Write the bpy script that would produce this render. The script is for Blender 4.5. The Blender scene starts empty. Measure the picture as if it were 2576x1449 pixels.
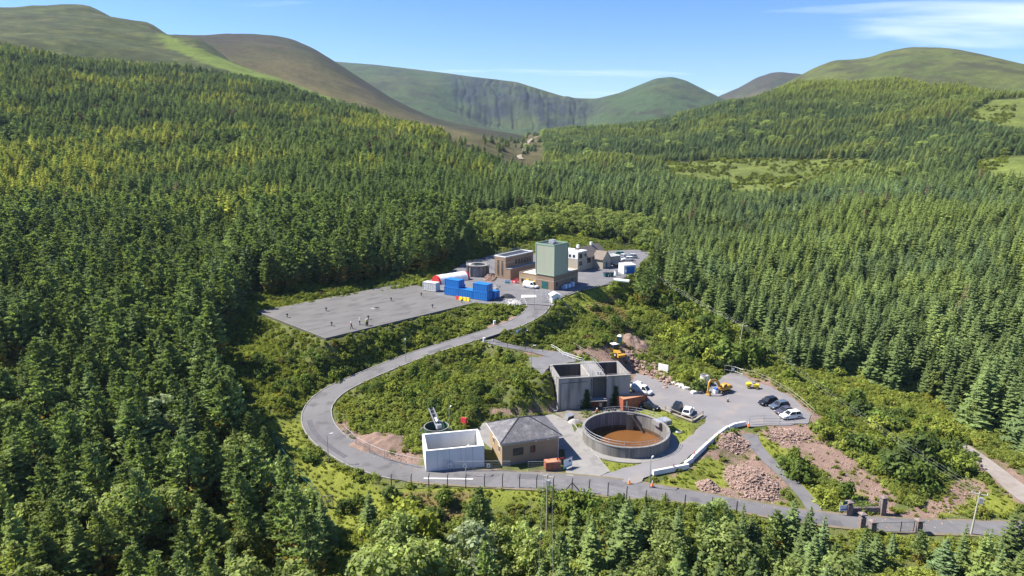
import bpy, bmesh, math, random
import numpy as np
from mathutils import Vector, Matrix
from mathutils.geometry import delaunay_2d_cdt

rad = math.radians
random.seed(7)
RNG = np.random.default_rng(11)
SC = bpy.context.scene
COL = SC.collection

# ------------------------------------------------------------------ camera
F = 24 / 36 * 2576            # focal length in pixels of a 2576 px wide picture
PITCH = rad(13.0)
CZ = 58.0
cam_data = bpy.data.cameras.new('camera')
cam_data.lens = 24
cam_data.sensor_width = 36
cam_data.clip_start = 0.5
cam_data.clip_end = 20000
cam = bpy.data.objects.new('camera', cam_data)
COL.objects.link(cam)
cam.location = (0, 0, CZ)
cam.rotation_euler = (rad(90) - PITCH, 0, 0)
SC.camera = cam

# ------------------------------------------------------------------ sun, sky, exposure
SUN_EL = rad(51)
SUN_V = Vector((-0.985, 0.15, 0)).normalized() * math.cos(SUN_EL) + Vector((0, 0, math.sin(SUN_EL)))
sun = bpy.data.lights.new('sun', 'SUN')
sun.energy = 5.0
sun.angle = rad(0.53)
sun.color = (1.0, 0.945, 0.86)
sun_o = bpy.data.objects.new('sun', sun)
COL.objects.link(sun_o)
sun_o.rotation_euler = SUN_V.to_track_quat('Z', 'Y').to_euler()

CLOUD_ROT, CLOUD_LOC, CLOUD_SCALE = rad(38), (22.0, 9.6, 0.0), (.26, .70, 1)
world = bpy.data.worlds.new('World')
SC.world = world
world.use_nodes = True
nt = world.node_tree
nt.nodes.clear()
wout = nt.nodes.new('ShaderNodeOutputWorld')
bg = nt.nodes.new('ShaderNodeBackground')
sky = nt.nodes.new('ShaderNodeTexSky')
sky.sky_type = 'NISHITA'
sky.sun_disc = False
sky.sun_elevation = SUN_EL
sky.sun_rotation = math.atan2(SUN_V.x, SUN_V.y)
sky.altitude = 300
sky.air_density = 0.8
sky.dust_density = 0.1
sky.ozone_density = 2.6
bg.inputs['Strength'].default_value = 0.15
tc = nt.nodes.new('ShaderNodeTexCoord')
# cirrus: noise on the cloud layer's own plane (direction divided by its height), so streaks run to the horizon
sep = nt.nodes.new('ShaderNodeSeparateXYZ'); nt.links.new(tc.outputs['Generated'], sep.inputs[0])
mz = nt.nodes.new('ShaderNodeMath'); mz.operation = 'MAXIMUM'; mz.inputs[1].default_value = 0.02; nt.links.new(sep.outputs['Z'], mz.inputs[0])
az_ = nt.nodes.new('ShaderNodeMath'); az_.operation = 'ADD'; az_.inputs[1].default_value = 0.06; nt.links.new(mz.outputs[0], az_.inputs[0])
dx = nt.nodes.new('ShaderNodeMath'); dx.operation = 'DIVIDE'; nt.links.new(sep.outputs['X'], dx.inputs[0]); nt.links.new(az_.outputs[0], dx.inputs[1])
dy = nt.nodes.new('ShaderNodeMath'); dy.operation = 'DIVIDE'; nt.links.new(sep.outputs['Y'], dy.inputs[0]); nt.links.new(az_.outputs[0], dy.inputs[1])
cb_ = nt.nodes.new('ShaderNodeCombineXYZ'); nt.links.new(dx.outputs[0], cb_.inputs['X']); nt.links.new(dy.outputs[0], cb_.inputs['Y'])
mp = nt.nodes.new('ShaderNodeMapping')
mp.inputs['Rotation'].default_value = (0, 0, CLOUD_ROT)
mp.inputs['Location'].default_value = CLOUD_LOC
mp.inputs['Scale'].default_value = CLOUD_SCALE
cn = nt.nodes.new('ShaderNodeTexNoise')
cn.inputs['Scale'].default_value = 1.0
cn.inputs['Detail'].default_value = 9
cn.inputs['Roughness'].default_value = 0.5
cn.inputs['Distortion'].default_value = 0.3
cr = nt.nodes.new('ShaderNodeMapRange')
cr.inputs['From Min'].default_value = 0.555
cr.inputs['From Max'].default_value = 0.80
cr.inputs['To Max'].default_value = 0.9
mx = nt.nodes.new('ShaderNodeMix')
mx.data_type = 'RGBA'
mx.inputs['B'].default_value = (4.8, 4.95, 5.1, 1)
nt.links.new(cb_.outputs[0], mp.inputs['Vector'])
nt.links.new(mp.outputs['Vector'], cn.inputs['Vector'])
nt.links.new(cn.outputs['Fac'], cr.inputs['Value'])
cc = nt.nodes.new('ShaderNodeMix'); cc.data_type = 'RGBA'; cc.blend_type = 'MULTIPLY'; cc.inputs['Factor'].default_value = 1.0
el = nt.nodes.new('ShaderNodeMapRange'); el.interpolation_type = 'SMOOTHSTEP'; el.inputs['From Min'].default_value = -0.02; el.inputs['From Max'].default_value = 0.24
nt.links.new(sep.outputs['Z'], el.inputs['Value'])
tn_ = nt.nodes.new('ShaderNodeMix'); tn_.data_type = 'RGBA'
tn_.inputs['A'].default_value = (0.385, 0.425, 0.485, 1); tn_.inputs['B'].default_value = (0.235, 0.375, 0.59, 1)   # a clear, deep blue northern summer sky
nt.links.new(el.outputs['Result'], tn_.inputs['Factor']); nt.links.new(tn_.outputs['Result'], cc.inputs['B'])
nt.links.new(sky.outputs['Color'], cc.inputs['A'])
nt.links.new(cc.outputs['Result'], mx.inputs['A'])
nt.links.new(cr.outputs['Result'], mx.inputs['Factor'])
nt.links.new(mx.outputs['Result'], bg.inputs['Color'])
nt.links.new(bg.outputs['Background'], wout.inputs['Surface'])

SC.view_settings.view_transform = 'Standard'
SC.view_settings.look = 'None'
SC.view_settings.exposure = 1.25
SC.view_settings.gamma = 1
SC.view_settings.use_curve_mapping = False
SC.render.engine = 'CYCLES'
SC.cycles.max_bounces = 6
SC.cycles.diffuse_bounces = 3
SC.cycles.transparent_max_bounces = 8
SC.cycles.use_denoising = True
SC.cycles.sample_clamp_indirect = 2.5

# ------------------------------------------------------------------ helpers
def ray(u, v):
    a = (u - 1288) / F
    b = (724.5 - v) / F
    return np.array([a, math.cos(PITCH) + b * math.sin(PITCH), -math.sin(PITCH) + b * math.cos(PITCH)])

def at(u, v, z=0.0):
    """World point at height z that shows at picture position (u, v)."""
    d = ray(u, v)
    t = (z - CZ) / d[2]
    return Vector((d[0] * t, d[1] * t, z))

def proj(x, y, z):
    z = z - CZ
    cf = y * math.cos(PITCH) - z * math.sin(PITCH)
    cu = y * math.sin(PITCH) + z * math.cos(PITCH)
    return 1288 + F * x / cf, 724.5 - F * cu / cf, cf

def inside(poly, x, y):
    """Vectorised point-in-polygon."""
    x = np.asarray(x, float); y = np.asarray(y, float)
    r = np.zeros(x.shape, bool)
    n = len(poly)
    for i in range(n):
        x0, y0 = poly[i]; x1, y1 = poly[(i + 1) % n]
        if y0 == y1:
            continue
        c = ((y0 > y) != (y1 > y)) & (x < (x1 - x0) * (y - y0) / (y1 - y0) + x0)
        r ^= c
    return r

def seg_dist(poly, x, y, closed=True):
    """Distance to a polyline and the (interpolated) index along it."""
    best = np.full(x.shape, 1e9); par = np.zeros(x.shape)
    n = len(poly)
    for i in range(n if closed else n - 1):
        ax, ay = poly[i][:2]; bx, by = poly[(i + 1) % n][:2]
        dx, dy = bx - ax, by - ay
        L = dx * dx + dy * dy + 1e-9
        t = np.clip(((x - ax) * dx + (y - ay) * dy) / L, 0, 1)
        d = np.hypot(x - ax - t * dx, y - ay - t * dy)
        m = d < best
        best[m] = d[m]; par[m] = i + t[m]
    return best, par

def sstep(a, b, x):
    t = np.clip((x - a) / (b - a), 0, 1)
    return t * t * (3 - 2 * t)

def vnoise(x, y, seed=0):
    """Smooth value noise, vectorised, 0..1."""
    x = np.asarray(x, float); y = np.asarray(y, float)
    xi = np.floor(x).astype(np.int64); yi = np.floor(y).astype(np.int64)
    fx = x - xi; fy = y - yi
    fx = fx * fx * (3 - 2 * fx); fy = fy * fy * (3 - 2 * fy)
    def h(a, b):
        n = (a * 374761393 + b * 668265263 + seed * 1442695041) & 0xFFFFFFFF
        n = ((n ^ (n >> 13)) * 1274126177) & 0xFFFFFFFF
        return ((n ^ (n >> 16)) & 0xFFFF) / 65535.0
    a = h(xi, yi); b = h(xi + 1, yi); c = h(xi, yi + 1); d = h(xi + 1, yi + 1)
    return (a * (1 - fx) + b * fx) * (1 - fy) + (c * (1 - fx) + d * fx) * fy

def fnoise(x, y, sc, seed=0, oc=4):
    s = 0; amp = 1; tot = 0
    for o in range(oc):
        s = s + amp * vnoise(x / sc * 2 ** o, y / sc * 2 ** o, seed + o * 17)
        tot += amp; amp *= 0.5
    return s / tot

# materials -----------------------------------------------------------------
MATS = {}
def mat(name, c, c2=None, scale=1.0, rough=0.85, bump=0.0, metal=0.0, stretch=(1, 1, 1), lo=0.35, hi=0.65, c3=None, s3=8.0, spec=0.3, space='Object'):
    if name in MATS:
        return MATS[name]
    m = bpy.data.materials.new(name)
    m.use_nodes = True
    t = m.node_tree
    b = t.nodes['Principled BSDF']
    b.inputs['Roughness'].default_value = rough
    b.inputs['Metallic'].default_value = metal
    b.inputs['Specular IOR Level'].default_value = spec
    b.inputs['Base Color'].default_value = (*c, 1)
    if c2 is not None or bump:
        co = t.nodes.new('ShaderNodeTexCoord')
        mp = t.nodes.new('ShaderNodeMapping'); mp.inputs['Scale'].default_value = stretch
        t.links.new(co.outputs['Object'], mp.inputs['Vector'])
        n = t.nodes.new('ShaderNodeTexNoise'); n.inputs['Scale'].default_value = scale
        n.inputs['Detail'].default_value = 6; n.inputs['Roughness'].default_value = 0.62
        t.links.new(mp.outputs['Vector'], n.inputs['Vector'])
        if c2 is not None:
            r = t.nodes.new('ShaderNodeMapRange')
            r.inputs['From Min'].default_value = lo; r.inputs['From Max'].default_value = hi
            t.links.new(n.outputs['Fac'], r.inputs['Value'])
            x = t.nodes.new('ShaderNodeMix'); x.data_type = 'RGBA'
            x.inputs['A'].default_value = (*c, 1); x.inputs['B'].default_value = (*c2, 1)
            t.links.new(r.outputs['Result'], x.inputs['Factor'])
            last = x.outputs['Result']
            if c3 is not None:
                n3 = t.nodes.new('ShaderNodeTexNoise'); n3.inputs['Scale'].default_value = s3; n3.inputs['Detail'].default_value = 5
                t.links.new(mp.outputs['Vector'], n3.inputs['Vector'])
                r3 = t.nodes.new('ShaderNodeMapRange'); r3.inputs['From Min'].default_value = 0.52; r3.inputs['From Max'].default_value = 0.7
                t.links.new(n3.outputs['Fac'], r3.inputs['Value'])
                x3 = t.nodes.new('ShaderNodeMix'); x3.data_type = 'RGBA'
                x3.inputs['B'].default_value = (*c3, 1)
                t.links.new(last, x3.inputs['A']); t.links.new(r3.outputs['Result'], x3.inputs['Factor'])
                last = x3.outputs['Result']
            t.links.new(last, b.inputs['Base Color'])
        if bump:
            bn = t.nodes.new('ShaderNodeBump'); bn.inputs['Strength'].default_value = bump; bn.inputs['Distance'].default_value = 0.05
            t.links.new(n.outputs['Fac'], bn.inputs['Height'])
            t.links.new(bn.outputs['Normal'], b.inputs['Normal'])
    MATS[name] = m
    return m

class MB:
    """Collects shapes and links them as one mesh object."""
    def __init__(s):
        s.v = []; s.f = []
    def add(s, vs, fs):
        o = len(s.v); s.v += [tuple(p) for p in vs]; s.f += [tuple(i + o for i in f) for f in fs]; return s
    def box(s, x, y, z, sx, sy, sz, rz=0.0, M=None):
        """Box with its bottom centre at (x, y, z)."""
        h = [(-.5, -.5, 0), (.5, -.5, 0), (.5, .5, 0), (-.5, .5, 0), (-.5, -.5, 1), (.5, -.5, 1), (.5, .5, 1), (-.5, .5, 1)]
        c, n = math.cos(rz), math.sin(rz)
        vs = []
        for a, b, k in h:
            p = (a * sx, b * sy, k * sz)
            p = Vector((x + p[0] * c - p[1] * n, y + p[0] * n + p[1] * c, z + p[2]))
            vs.append(M @ p if M else p)
        return s.add(vs, [(3, 2, 1, 0), (4, 5, 6, 7), (0, 1, 5, 4), (1, 2, 6, 5), (2, 3, 7, 6), (3, 0, 4, 7)])
    def bar(s, a, b, w, h=None):
        """Square bar between two points."""
        a = Vector(a); b = Vector(b); h = h or w
        d = (b - a)
        if d.length < 1e-6: return s
        d.normalize()
        side = d.cross(Vector((0, 0, 1)))
        side = Vector((1, 0, 0)) if side.length < 1e-3 else side.normalized()
        up = side.cross(d).normalized()
        vs = []
        for p in (a, b):
            for i, j in ((-1, -1), (1, -1), (1, 1), (-1, 1)):
                vs.append(p + side * (i * w / 2) + up * (j * h / 2))
        return s.add(vs, [(3, 2, 1, 0), (4, 5, 6, 7), (0, 1, 5, 4), (1, 2, 6, 5), (2, 3, 7, 6), (3, 0, 4, 7)])
    def cyl(s, a, b, r0, r1=None, n=10, cap=True):
        a = Vector(a); b = Vector(b); r1 = r0 if r1 is None else r1
        d = (b - a).normalized()
        q = d.to_track_quat('Z', 'Y')
        vs = []
        for p, r in ((a, r0), (b, r1)):
            for i in range(n):
                t = 2 * math.pi * i / n
                vs.append(p + q @ Vector((math.cos(t) * r, math.sin(t) * r, 0)))
        fs = [(i, (i + 1) % n, n + (i + 1) % n, n + i) for i in range(n)]
        if cap:
            fs += [tuple(reversed(range(n))), tuple(range(n, 2 * n))]
        return s.add(vs, fs)
    def tube(s, pts, r, n=6):
        pts = [Vector(p) for p in pts]
        vs = []; fs = []
        for k, p in enumerate(pts):
            d = (pts[min(k + 1, len(pts) - 1)] - pts[max(k - 1, 0)]).normalized()
            side = d.cross(Vector((0, 0, 1)))
            side = Vector((1, 0, 0)) if side.length < 1e-3 else side.normalized()
            up = side.cross(d)
            for i in range(n):
                t = 2 * math.pi * i / n
                vs.append(p + side * math.cos(t) * r + up * math.sin(t) * r)
        for k in range(len(pts) - 1):
            for i in range(n):
                fs.append((k * n + i, k * n + (i + 1) % n, (k + 1) * n + (i + 1) % n, (k + 1) * n + i))
        fs += [tuple(reversed(range(n))), tuple(range((len(pts) - 1) * n, len(pts) * n))]
        return s.add(vs, fs)
    def prism(s, poly, z0, z1):
        n = len(poly)
        a = sum(poly[i][0] * poly[(i + 1) % n][1] - poly[(i + 1) % n][0] * poly[i][1] for i in range(n))
        if a < 0: poly = poly[::-1]
        vs = [(p[0], p[1], z0) for p in poly] + [(p[0], p[1], z1) for p in poly]
        return s.add(vs, [tuple(reversed(range(n))), tuple(range(n, 2 * n))] + [(i, (i + 1) % n, n + (i + 1) % n, n + i) for i in range(n)])
    def loft(s, secs):
        """Sections: lists of equal-length point rings; capped at both ends."""
        n = len(secs[0]); vs = [p for c in secs for p in c]; fs = []
        for k in range(len(secs) - 1):
            for i in range(n):
                fs.append((k * n + i, k * n + (i + 1) % n, (k + 1) * n + (i + 1) % n, (k + 1) * n + i))
        fs += [tuple(reversed(range(n))), tuple(range((len(secs) - 1) * n, len(secs) * n))]
        return s.add(vs, fs)
    def mesh(s, name):
        me = bpy.data.meshes.new(name)
        me.from_pydata(s.v, [], s.f)
        bm = bmesh.new(); bm.from_mesh(me); bmesh.ops.recalc_face_normals(bm, faces=bm.faces[:]); bm.to_mesh(me); bm.free()
        return me
    def build(s, name, m, parent=None, smooth=False):
        me = s.mesh(name)
        if m: me.materials.append(m)
        if smooth: me.shade_smooth()
        return put(name, me, parent)

def put(name, me, parent=None, loc=None, rz=None):
    o = bpy.data.objects.new(name, me)
    COL.objects.link(o)
    if parent is not None: o.parent = parent
    if loc is not None: o.location = loc
    if rz is not None: o.rotation_euler = (0, 0, rz)
    return o

def tag(o, label=None, cat=None, group=None, kind=None):
    if label: o['label'] = label
    if cat: o['category'] = cat
    if group: o['group'] = group
    if kind: o['kind'] = kind
    return o

def thing(name, label, cat, loc=(0, 0, 0), rz=0.0, group=None):
    o = bpy.data.objects.new(name, None)
    COL.objects.link(o)
    o.empty_display_size = 0.3
    o.location = loc
    o.rotation_euler = (0, 0, rz)
    return tag(o, label, cat, group)

def kids(o):
    return [c for c in COL.objects if c.parent == o]

def dup(root, loc, rz, label=None, scale=None, tree=None):
    """A copy of a thing with copies of its parts and sub-parts (tree: list of (child, [grandchildren]))."""
    r = root.copy(); COL.objects.link(r); r.location = loc; r.rotation_euler = (0, 0, rz)
    if scale is not None: r.scale = (scale,) * 3 if not hasattr(scale, '__len__') else scale
    if label: r['label'] = label
    for ch in (root.children if tree is None else [t[0] for t in tree]):
        c = ch.copy(); COL.objects.link(c); c.parent = r
        for g in ch.children:
            d = g.copy(); COL.objects.link(d); d.parent = c
    return r

def ang(a, b):
    return math.atan2(b[1] - a[1], b[0] - a[0])
# ------------------------------------------------------------------ terrain heights
# far slopes: columns by azimuth (given as picture column), knots (distance, height)
def zof(u, v, r):
    d = ray(u, v)
    return CZ + d[2] * r / math.hypot(d[0], d[1])

def column(u, near, fedge, ridge):
    k = [(r, z) for r, z in near]
    vf, rf = fedge
    k.append((rf, zof(u, vf, rf)))
    if ridge:
        vr, rr = ridge
        k.append((rr, zof(u, vr, rr)))
    rr, zr = k[-1]
    k += [(rr + 120, zr - 18), (rr + 500, zr - 90), (rr + 1500, zr - 160)]
    return u, k
COLS = [
    column(-800, [(60, 10), (150, 22), (250, 34), (450, 66)], (95, 900), (35, 1500)),
    column(-300, [(60, 3), (150, 14), (250, 25), (450, 55)], (105, 900), (30, 1500)),
    column(0, [(60, -2), (150, 8), (250, 18), (450, 45)], (121, 900), (25, 1500)),
    column(150, [(60, -3), (150, 6), (250, 16), (450, 41)], (143, 930), (18, 1500)),
    column(260, [(60, -3), (150, 5), (250, 15), (450, 38)], (150, 950), (15, 1500)),
    column(400, [(60, -4), (150, 4), (250, 14), (450, 36)], (160, 960), (62, 1400)),
    column(520, [(60, -4), (150, 4), (250, 14), (450, 36)], (174, 970), (95, 1250)),
    column(700, [(60, -4), (150, 4), (250, 17), (450, 38)], (212, 950), (190, 1080)),
    column(850, [(60, -4), (150, 5), (250, 19), (450, 38)], (256, 900), (244, 1000)),
    column(1000, [(60, -4), (150, 5), (250, 18), (450, 36)], (300, 850), (290, 930)),
    column(1200, [(60, -4), (150, 6), (250, 15), (450, 29)], (352, 720), (336, 800)),
    column(1330, [(60, -4), (150, 6), (250, 13.5), (450, 21), (800, 36)], (335, 1500), None),
    column(1430, [(60, -4), (150, 5), (250, 12), (450, 17), (800, 38)], (324, 1350), None),
    column(1600, [(60, -4), (150, 2), (250, 6), (450, 11), (700, 28)], (310, 1200), None),
    column(1850, [(60, -5), (150, -2), (250, 1), (450, 9), (680, 25)], (251, 1250), None),
    column(2000, [(60, -5), (150, -3), (250, 0), (450, 9), (680, 26)], (206, 1300), None),
    column(2250, [(60, -5), (150, -4), (250, 0), (450, 13), (680, 33)], (204, 1250), None),
    column(2400, [(60, -5), (150, -4), (250, 1), (450, 17), (680, 39)], (223, 1150), None),
    column(2576, [(60, -5), (150, -3), (250, 3), (450, 22), (680, 46)], (244, 1050), None),
    column(3000, [(60, -4), (150, 0), (250, 8), (450, 30)], (265, 950), None),
    column(3500, [(60, -2), (150, 6), (250, 16), (450, 40)], (280, 900), None),
]
AZ = np.array([math.atan2((c[0] - 1288) / F, 1.0) for c in COLS])
RR = np.concatenate([np.arange(40, 500, 20), np.arange(500, 1000, 40), np.arange(1000, 2000, 50), np.arange(2000, 3500, 250)]).astype(float)
ZT = np.array([np.interp(RR, [q[0] for q in c[1]], [q[1] for q in c[1]]) for c in COLS])
for _ in range(1):                                        # soften the knots along r, keep crests
    s = ZT.copy()
    s[:, 1:-1] = 0.25 * ZT[:, :-2] + 0.5 * ZT[:, 1:-1] + 0.25 * ZT[:, 2:]
    ZT = np.where(s > ZT - 3, s, ZT)

def polar_h(x, y):
    r = np.hypot(x, y); az = np.arctan2(x, np.maximum(y, 1e-3) * math.cos(PITCH))
    i = np.clip(np.searchsorted(AZ, az) - 1, 0, len(AZ) - 2)
    t = np.clip((az - AZ[i]) / (AZ[i + 1] - AZ[i]), 0, 1)
    t = t * t * (3 - 2 * t) * 0.5 + t * 0.5
    j = np.clip(np.searchsorted(RR, r) - 1, 0, len(RR) - 2)
    q = np.clip((r - RR[j]) / (RR[j + 1] - RR[j]), 0, 1)
    z0 = ZT[i, j] * (1 - q) + ZT[i, j + 1] * q
    z1 = ZT[i + 1, j] * (1 - q) + ZT[i + 1, j + 1] * q
    return z0 * (1 - t) + z1 * t

# near field: known heights
NEAR = [(1560, 1028, .1), (1520, 1037, .05), (1620, 1030, .1), (1680, 1052, .1), (1715, 1095, 0), (1600, 1172, 0), (1500, 1060, 0), (1460, 1075, 0), (1200, 950, 4.5), (1100, 1000, 3.4), (980, 990, 3.6), (950, 1080, 1.2), (1250, 1030, 1.2), (1300, 950, 5.6), (900, 1030, 2.4), (1050, 1090, .8),
        (1000, 870, 7.2), (1200, 790, 10.3), (900, 890, 6.6), (1100, 820, 9.0), (820, 870, 8.2), (650, 900, 8.2), (600, 1050, 4), (700, 1250, -1), (850, 1290, -1.6), (1000, 1260, -.9), (700, 1000, 4.5), (720, 1120, 1.2),
        (600, 780, 11.5), (500, 900, 8), (400, 1100, 3), (1288, 1449, -4.5), (600, 1449, -4), (0, 1449, -3), (0, 1200, 1), (0, 900, 8), (300, 1300, -2), (2000, 1449, -6), (2576, 1449, -6.5), (1200, 1300, -2),
        (2300, 1200, -1.6), (2500, 1150, -2), (1900, 1180, -1.7), (1700, 1205, -.9), (1800, 1215, -1.3), (2150, 1050, -1.2), (2350, 1000, -2.6), (1950, 880, -1.8), (2060, 1120, -1),
        (1750, 830, 2.5), (1600, 780, 6.5), (1500, 800, 8), (1500, 850, 6.8), (1640, 880, 2.2), (1580, 900, 3.4), (1480, 765, 10), (1720, 720, 6), (1660, 650, 11), (1850, 800, .5),
        (1700, 930, .4), (1640, 935, .9), (2200, 1300, -2.3), (2400, 1300, -2.6), (2576, 1330, -3.2), (2500, 1250, -2.6), (1640, 700, 9), (2576, 1200, -2), (2576, 1000, -2),
        (1180, 640, 12.4), (1400, 610, 13), (1060, 690, 12.4), (800, 730, 12.2)]
NP = [at(*k) for k in NEAR]
for u in range(-300, 3000, 250):
    for r in (235.0, 275.0):
        d = ray(u, 700); h = math.hypot(d[0], d[1])
        x, y = d[0] / h * r, d[1] / h * r
        NP.append(Vector((x, y, float(polar_h(np.array([x]), np.array([y]))[0]))))
NPX = np.array([p.x for p in NP]); NPY = np.array([p.y for p in NP]); NPZ = np.array([p.z for p in NP])

def near_h(x, y):
    num = np.zeros(x.shape); den = np.zeros(x.shape)
    for a, b, c in zip(NPX, NPY, NPZ):
        w = 1 / (((x - a) ** 2 + (y - b) ** 2) + 9.0) ** 1.6
        num += w * c; den += w
    return num / den

def smooth_line(pts, step=2.0):
    """Catmull-Rom through 3D+width points, resampled."""
    pts = [np.array(p, float) for p in pts]
    P = [2 * pts[0] - pts[1]] + pts + [2 * pts[-1] - pts[-2]]
    out = []
    for i in range(1, len(P) - 2):
        L = np.linalg.norm(P[i + 1][:2] - P[i][:2]); n = max(2, int(L / step))
        for k in range(n):
            t = k / n
            out.append(0.5 * ((2 * P[i]) + (P[i + 1] - P[i - 1]) * t + (2 * P[i - 1] - 5 * P[i] + 4 * P[i + 1] - P[i + 2]) * t * t + (-P[i - 1] + 3 * P[i] - 3 * P[i + 1] + P[i + 2]) * t ** 3))
    out.append(P[-2])
    return np.array(out)

def line_px(l, step=2.0):
    return smooth_line([(*at(u, v, z), w) for u, v, z, w in l], step)

ROAD = line_px([(2760, 1338, -3.4, 5.5), (2440, 1327, -2.8, 4.4), (2250, 1320, -2.4, 4.4), (2050, 1302, -1.8, 4.3), (1900, 1278, -1.1, 4.3), (1720, 1247, -.4, 4.6), (1560, 1228, 0, 6.2),
                (1400, 1212, 0, 6.2), (1200, 1202, 0, 6.0), (1040, 1190, 0.05, 5.9), (935, 1165, .4, 5.9), (868, 1131, .9, 5.9), (818, 1093, 1.5, 5.8), (797, 1054, 2.1, 5.7), (803, 1019, 2.8, 5.4),
                (836, 986, 3.5, 5.3), (888, 959, 4.2, 5), (965, 926, 5.2, 4.8), (1055, 891, 6.3, 4.8), (1150, 861, 7.5, 4.8), (1232, 836, 8.6, 4.9), (1300, 812, 9.7, 5.2), (1345, 785, 11.0, 5.6), (1354, 764, 11.97, 6.2), (1345, 745, 12.0, 6.6)])
PATH = line_px([(1228, 856, 7.9, 3.4), (1268, 868, 7.6, 3), (1310, 876, 7.2, 2.8), (1352, 884, 6.8, 3.0), (1392, 892, 6.52, 4.5)])
TRACK = line_px([(1885, 1092, -.3, 3), (1900, 1120, -.7, 2.6), (1935, 1160, -1.2, 2.4), (1985, 1205, -1.5, 2.4), (2035, 1260, -1.8, 2.4), (2050, 1290, -1.9, 2.4)])
LANE = line_px([(2415, 1118, -1.9, 3.0), (2475, 1160, -2, 3.2), (2530, 1205, -2.3, 3.8), (2600, 1260, -2.6, 4.5), (2760, 1340, -3.0, 5)])
YARD = [at(*p, 0) for p in [(1505, 1203), (1600, 1217), (1642, 1190), (1705, 1172), (1762, 1127), (1806, 1087), (1870, 1068), (1893, 1073), (1960, 1070), (2032, 1066), (2040, 1042), (2000, 1003), (1938, 972),
        (1890, 958), (1865, 942), (1838, 936), (1815, 950), (1780, 976), (1735, 982), (1690, 968), (1640, 950), (1600, 938), (1590, 960), (1586, 985), (1590, 1008), (1640, 1018), (1688, 1040), (1745, 1062),
        (1778, 1046), (1772, 1066), (1748, 1086), (1722, 1108), (1686, 1134), (1640, 1158), (1580, 1175), (1533, 1188)]]
STONY = [at(*p, 0) for p in [(1398, 1038), (1592, 1004), (1640, 1020), (1600, 1036), (1530, 1030), (1490, 1040), (1468, 1062), (1446, 1066), (1436, 1060), (1400, 1042)]]
APRON = [at(*p, 0) for p in [(1215, 1064), (1392, 1042), (1436, 1062), (1448, 1092), (1482, 1130), (1532, 1186), (1500, 1203), (1424, 1196), (1420, 1130), (1236, 1128), (1196, 1094)]]
UPPER = [at(*p, 12) for p in [(1062, 722), (1098, 744), (1196, 762), (1262, 766), (1316, 764), (1388, 768), (1412, 746), (1462, 728), (1532, 712), (1578, 692), (1612, 662), (1640, 634), (1600, 628), (1540, 630), (1470, 640), (1240, 640), (1168, 662), (1120, 690), (1075, 706)]]
PLAT = [at(*p, 6.5) for p in [(1328, 896), (1338, 922), (1366, 942), (1380, 922), (1452, 908), (1428, 886), (1392, 884)]]
RES = [at(640, 785, 12), at(820, 850, 12), at(1206, 758, 12), at(1078, 716, 12)]
TWIN_A = at(1405, 953, 7); TWIN_B = at(1586, 943, 7)
TWIN_R = ang(TWIN_A, TWIN_B); TWIN_L = (TWIN_B - TWIN_A).length
def loc2(o, r, x, y):
    return (o.x + x * math.cos(r) - y * math.sin(r), o.y + x * math.sin(r) + y * math.cos(r))
TWIN = [loc2(TWIN_A, TWIN_R, *q) for q in ((-.2, -.2), (TWIN_L + .2, -.2), (TWIN_L + .2, 9.2), (-.2, 9.2))]
TANK = Vector((21.9, 121.9, 0))
xy = lambda ps: [(p[0], p[1]) for p in ps]

def H(x, y):
    x = np.asarray(x, float); y = np.asarray(y, float)
    r = np.hypot(x, y)
    w = sstep(215, 270, r)
    z = polar_h(x, y)
    m = w < 1
    if m.any():
        z = z.copy()
        z[m] = z[m] * w[m] + near_h(x[m], y[m]) * (1 - w[m])
    z = z + (fnoise(x, y, 14, 3) - .5) * 0.9 + (fnoise(x, y, 90, 5) - .5) * sstep(250, 700, r) * 16
    if (r < 330).any():
        for poly, h, fe in ((YARD, 0, 6), (APRON, 0, 3), (STONY, 0, 2), (UPPER, 12, 7), (PLAT, 6.5, 4)):
            d, _ = seg_dist(xy(poly), x, y)
            d = np.where(inside(xy(poly), x, y), -d, d)
            k = 1 - sstep(0.9, fe, d)
            z = z * (1 - k) + (h - 0.13) * k
        for ln, fe in ((ROAD, 5), (PATH, 3), (TRACK, 2.5), (LANE, 4)):
            d, p = seg_dist(ln, x, y, False)
            i = np.clip(p.astype(int), 0, len(ln) - 2); f = p - i
            h = ln[i, 2] * (1 - f) + ln[i + 1, 2] * f
            wd = (ln[i, 3] * (1 - f) + ln[i + 1, 3] * f) / 2
            k = 1 - sstep(0.9, fe, d - wd)
            z = z * (1 - k) + (h - 0.13) * k
        d, _ = seg_dist(xy(RES), x, y)                    # the ground drops away round the covered reservoir
        ins = inside(xy(RES), x, y)
        k = np.where(ins, 1, 1 - sstep(0.5, 5, d))
        z = z * (1 - k) + 11.45 * k
        k = 1 - sstep(8.3, 9.1, np.hypot(x - TANK[0], y - TANK[1]))
        z = z * (1 - k) - 2.9 * k
        ins = inside(TWIN, x, y)
        z = np.where(ins, -0.3, z)
    return z

_RS = np.concatenate([np.linspace(55, 330, 260), np.linspace(333, 2000, 420)])
def hit(u, v):
    """Where the line of sight through (u, v) meets the ground."""
    d = ray(u, v); h = math.hypot(d[0], d[1])
    x = d[0] / h * _RS; y = d[1] / h * _RS
    g = H(x, y) - (CZ + d[2] / h * _RS)
    k = np.argmax(g > 0) if (g > 0).any() else len(_RS) - 1
    k = max(k, 1)
    t = g[k - 1] / (g[k - 1] - g[k]) if g[k] != g[k - 1] else 0
    r = _RS[k - 1] + min(max(t, 0), 1) * (_RS[k] - _RS[k - 1])
    X, Y = d[0] / h * r, d[1] / h * r
    return Vector((X, Y, float(H(np.array([X]), np.array([Y]))[0])))

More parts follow.
